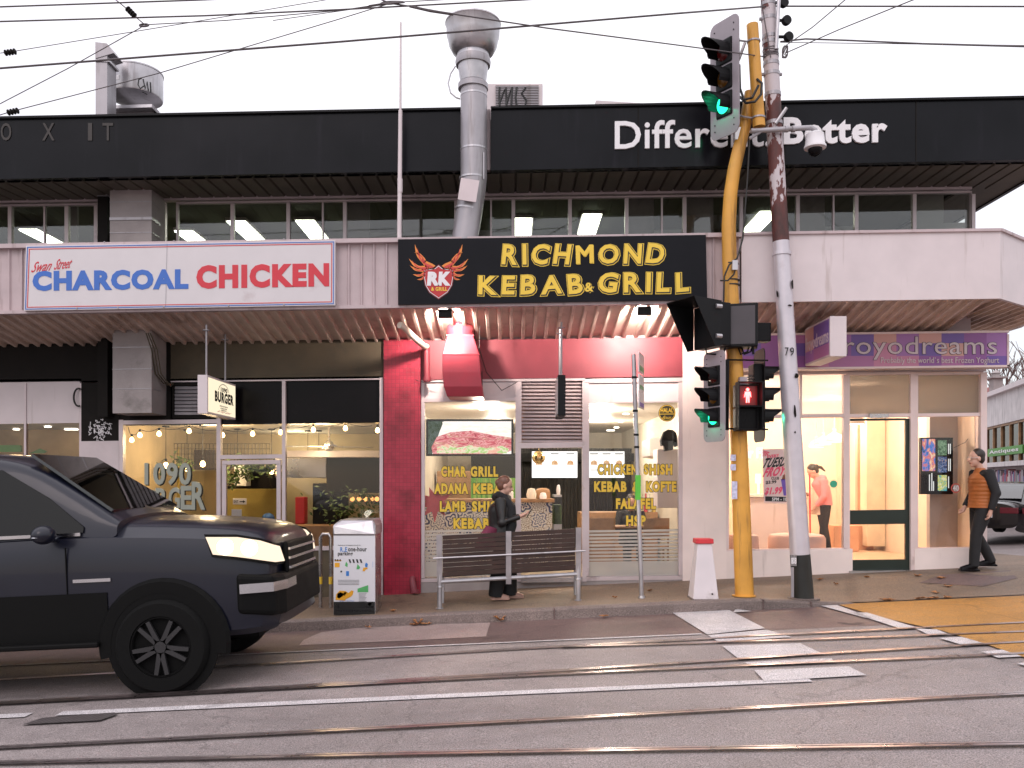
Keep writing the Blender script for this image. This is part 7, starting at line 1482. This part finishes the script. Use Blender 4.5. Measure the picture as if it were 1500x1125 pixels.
bookcols = [mat('book_%d' % i, c, .6) for i, c in enumerate(((.4, .07, .1), (.45, .4, .42), (.1, .12, .25), (.55, .5, .5), (.28, .1, .2), (.2, .2, .22)))]
u = .3; bb_ = [MB() for _ in bookcols]
while u < 15.7: w = rnd.uniform(.07, .16); fbox(bb_[rnd.randrange(6)], u, u + w * .9, 1.22, 1.22 + rnd.uniform(.5, .75), -.2, .05); u += w
for q, m_ in zip(bb_, bookcols): q.build('book_row', m_, bk)
# red tiled roof with chimney behind it
hs = thing('house', (24, 42, 0), 'red tile roofed house with a small chimney far beyond the corner', 'house')
x0 = X(1448, 40); M['rooftile'] = mat('red_roof_tile', (.22, .05, .045), .7, var=.3, vs=9)
b = MB(); b.box(x0 + .4, x0 + 9, 40, 46, -.5, 5.55); b.build('wall', M['concrete'], hs)
b = MB(); b.prism([(x0, 39.6, 5.5), (x0, 46.5, 5.5), (x0 + 1.8, 43, 6.35)], (8, 0, 0)); b.build('roof', M['rooftile'], hs)
c = Vector((X(1459, 41), 41, 0)); b = MB(); b.box(c.x - .22, c.x + .22, 40.8, 41.2, 5.4, 6.5); b.prism([(c.x - .38, 40.62, 6.5), (c.x + .38, 40.62, 6.5), (c.x + .38, 41.38, 6.5), (c.x - .38, 41.38, 6.5)], (0, 0, .08)); b.lathe([(.17, .08), (.17, .25), (.26, .26), (.02, .42)], (c.x, 41, 6.5), 12); b.build('chimney', M['concrete'], hs)
# bare winter trees
def bare(x, y, h, label, seed):
    r_ = random.Random(seed); t = thing('bare_tree', (x, y, 0), label, 'tree', 'bare trees beyond the corner'); bt, bc = MB(), MB()
    def grow(p, d, L_, rad, lv, b):
        q = p + d * L_; b.tube([p, (p + q) / 2 + Vector((r_.uniform(-.06, .06), r_.uniform(-.06, .06), 0)) * L_, q], [rad, rad * .85, rad * .68], 6)
        if lv == 0: return
        for _ in range(3 if lv > 1 else 4):
            nd = (d + Vector((r_.uniform(-.75, .75), r_.uniform(-.75, .75), r_.uniform(-.1, .6)))).normalized(); grow(q, nd, L_ * r_.uniform(.62, .85), rad * .62, lv - 1, bc)
    grow(Vector((x, y, 0)), Vector((0, 0, 1)), h * .34, h * .022, 5, bt)
    bt.build('trunk', M['bench'], t); bc.build('crown', mat('twigs_%d' % seed, (.16, .10, .09), .8), t)
bare(X(1492, 50), 50, 8.4, 'bare twiggy tree showing above the red roof', 4); bare(X(1560, 54), 54, 9.2, 'second bare tree farther right beyond the red roof', 9)
# ================================================================ overhead wires
def wire(pts, r, label, ins=(), Y=8.6, name='overhead_wire'):
    t = thing(name, P(*pts[0][:2], pts[0][2] if len(pts[0]) > 2 else Y), label, 'wire', 'overhead tram wires')
    W = [P(p[0], p[1], p[2] if len(p) > 2 else Y) for p in pts]; q = MB(); q.tube(W, r * .78, 6); q.build('cable', M['wire'], t)
    for px, py, a in ins:
        q = MB(); c = P(px, py, Y); d = Vector((math.cos(a), 0, math.sin(a)))
        for k in range(4): q.lathe([(.010, -.016), (.030, -.005), (.030, .005), (.010, .016)], c + d * (k - 1.5) * .03, 12, d)
        q.build('insulator', M['dark'], t)
    return t
wire([(-300, 18), (0, 10), (277, .5), (420, -5)], .010, 'upper left wire leaving the top edge of the picture')
wire([(-300, 40), (0, 31.5), (300, 23), (500, 14), (780, -1), (900, -8)], .010, 'wire crossing the top left just under the first insulator')
wire([(-300, 125), (0, 100), (500, 61), (1000, 19, 9.5), (1127, 9, 10.97)], .013, 'thick wire running from the left edge across the stack bowl to the tram pole')
wire([(1127, 9, 10.97), (1500, 9.5, 10.5), (1700, 9, 10)], .013, 'thick horizontal wire from the tram pole to the right edge')
wire([(-60, 85), (15, 76), (290, 31), (470, 1), (520, -8)], .005, 'fine span wire with the upper of two small insulators at the left edge', [(15, 76.5, .15)])
wire([(-60, 186), (0, 152), (100, 100), (207, 40)], .006, 'fine wire rising from the left edge to the small ring')
t = wire([(212, 36), (200, 26), (192, 18), (170, 0), (160, -8)], .007, 'short wire with a dark insulator from the small ring up out of view', [(192, 18, -.8)])
q = MB(); c = P(211, 37, 8.6); q.tube([c + Vector((math.cos(a) * .045, .02 * math.sin(a), math.sin(a) * .022)) for a in lin(0, 6.28, 14)], .009, 6); q.build('ring', M['wire'], t)
wire([(216, 36), (330, 30), (500, 15), (566, 5)], .006, 'fine wire from the small ring to the knot above the white pole')
wire([(-60, 186), (18, 163), (230, 108), (500, 27), (568, 6)], .006, 'long fine span wire with the lower small insulator at the left edge', [(19, 163.5, .2)])
t = wire([(548, -5), (572, 5), (600, 9), (660, 20), (800, 41), (1000, 67, 10), (1127, 84, 10.97)], .009, 'wire sloping down from the knot past the stack bowl to the tram pole')
q = MB(); c = P(568, 5, 8.6)
for k in range(4): q.tube([c + Vector((math.cos(a) * (.07 + k * .012) + k * .02, .03 * math.sin(a), math.sin(a) * .025 + .004 * k)) for a in lin(0, 6.28, 14)], .008, 6)
q.tube([P(600, 9, 8.6), P(630, 16, 8.58), P(664, 21, 8.6)], .013, 6); q.build('wire_knot', M['wire'], t)
wire([(540, 8), (566, 4), (660, -1), (800, -6)], .006, 'fine wire leaving the knot towards the top edge')
wire([(1143, 61, 10.97), (1180, 57, 10.8), (1240, 59, 10.5), (1350, 64, 9.8), (1500, 68, 9), (1650, 72, 8.5)], .013, 'thick lower wire drooping from the tram pole to the right edge')
wire([(1143, 62, 10.97), (1500, 66.5, 9.5), (1650, 70, 9)], .006, 'fine wire beside the thick lower wire on the right')
wire([(1152, 66, 10.97), (1190, 40, 10), (1240, -2, 9), (1260, -15, 8.8)], .008, 'steep wire rising from the tram pole to the top edge')
wire([(1150, 78, 10.97), (1230, 43, 10), (1337, 0, 9), (1380, -16, 8.7)], .008, 'slanting wire rising from the tram pole coil to the top right')
wire([(400, 30), (566, 6.5)], .005, 'short faint strand tied into the knot from the left')
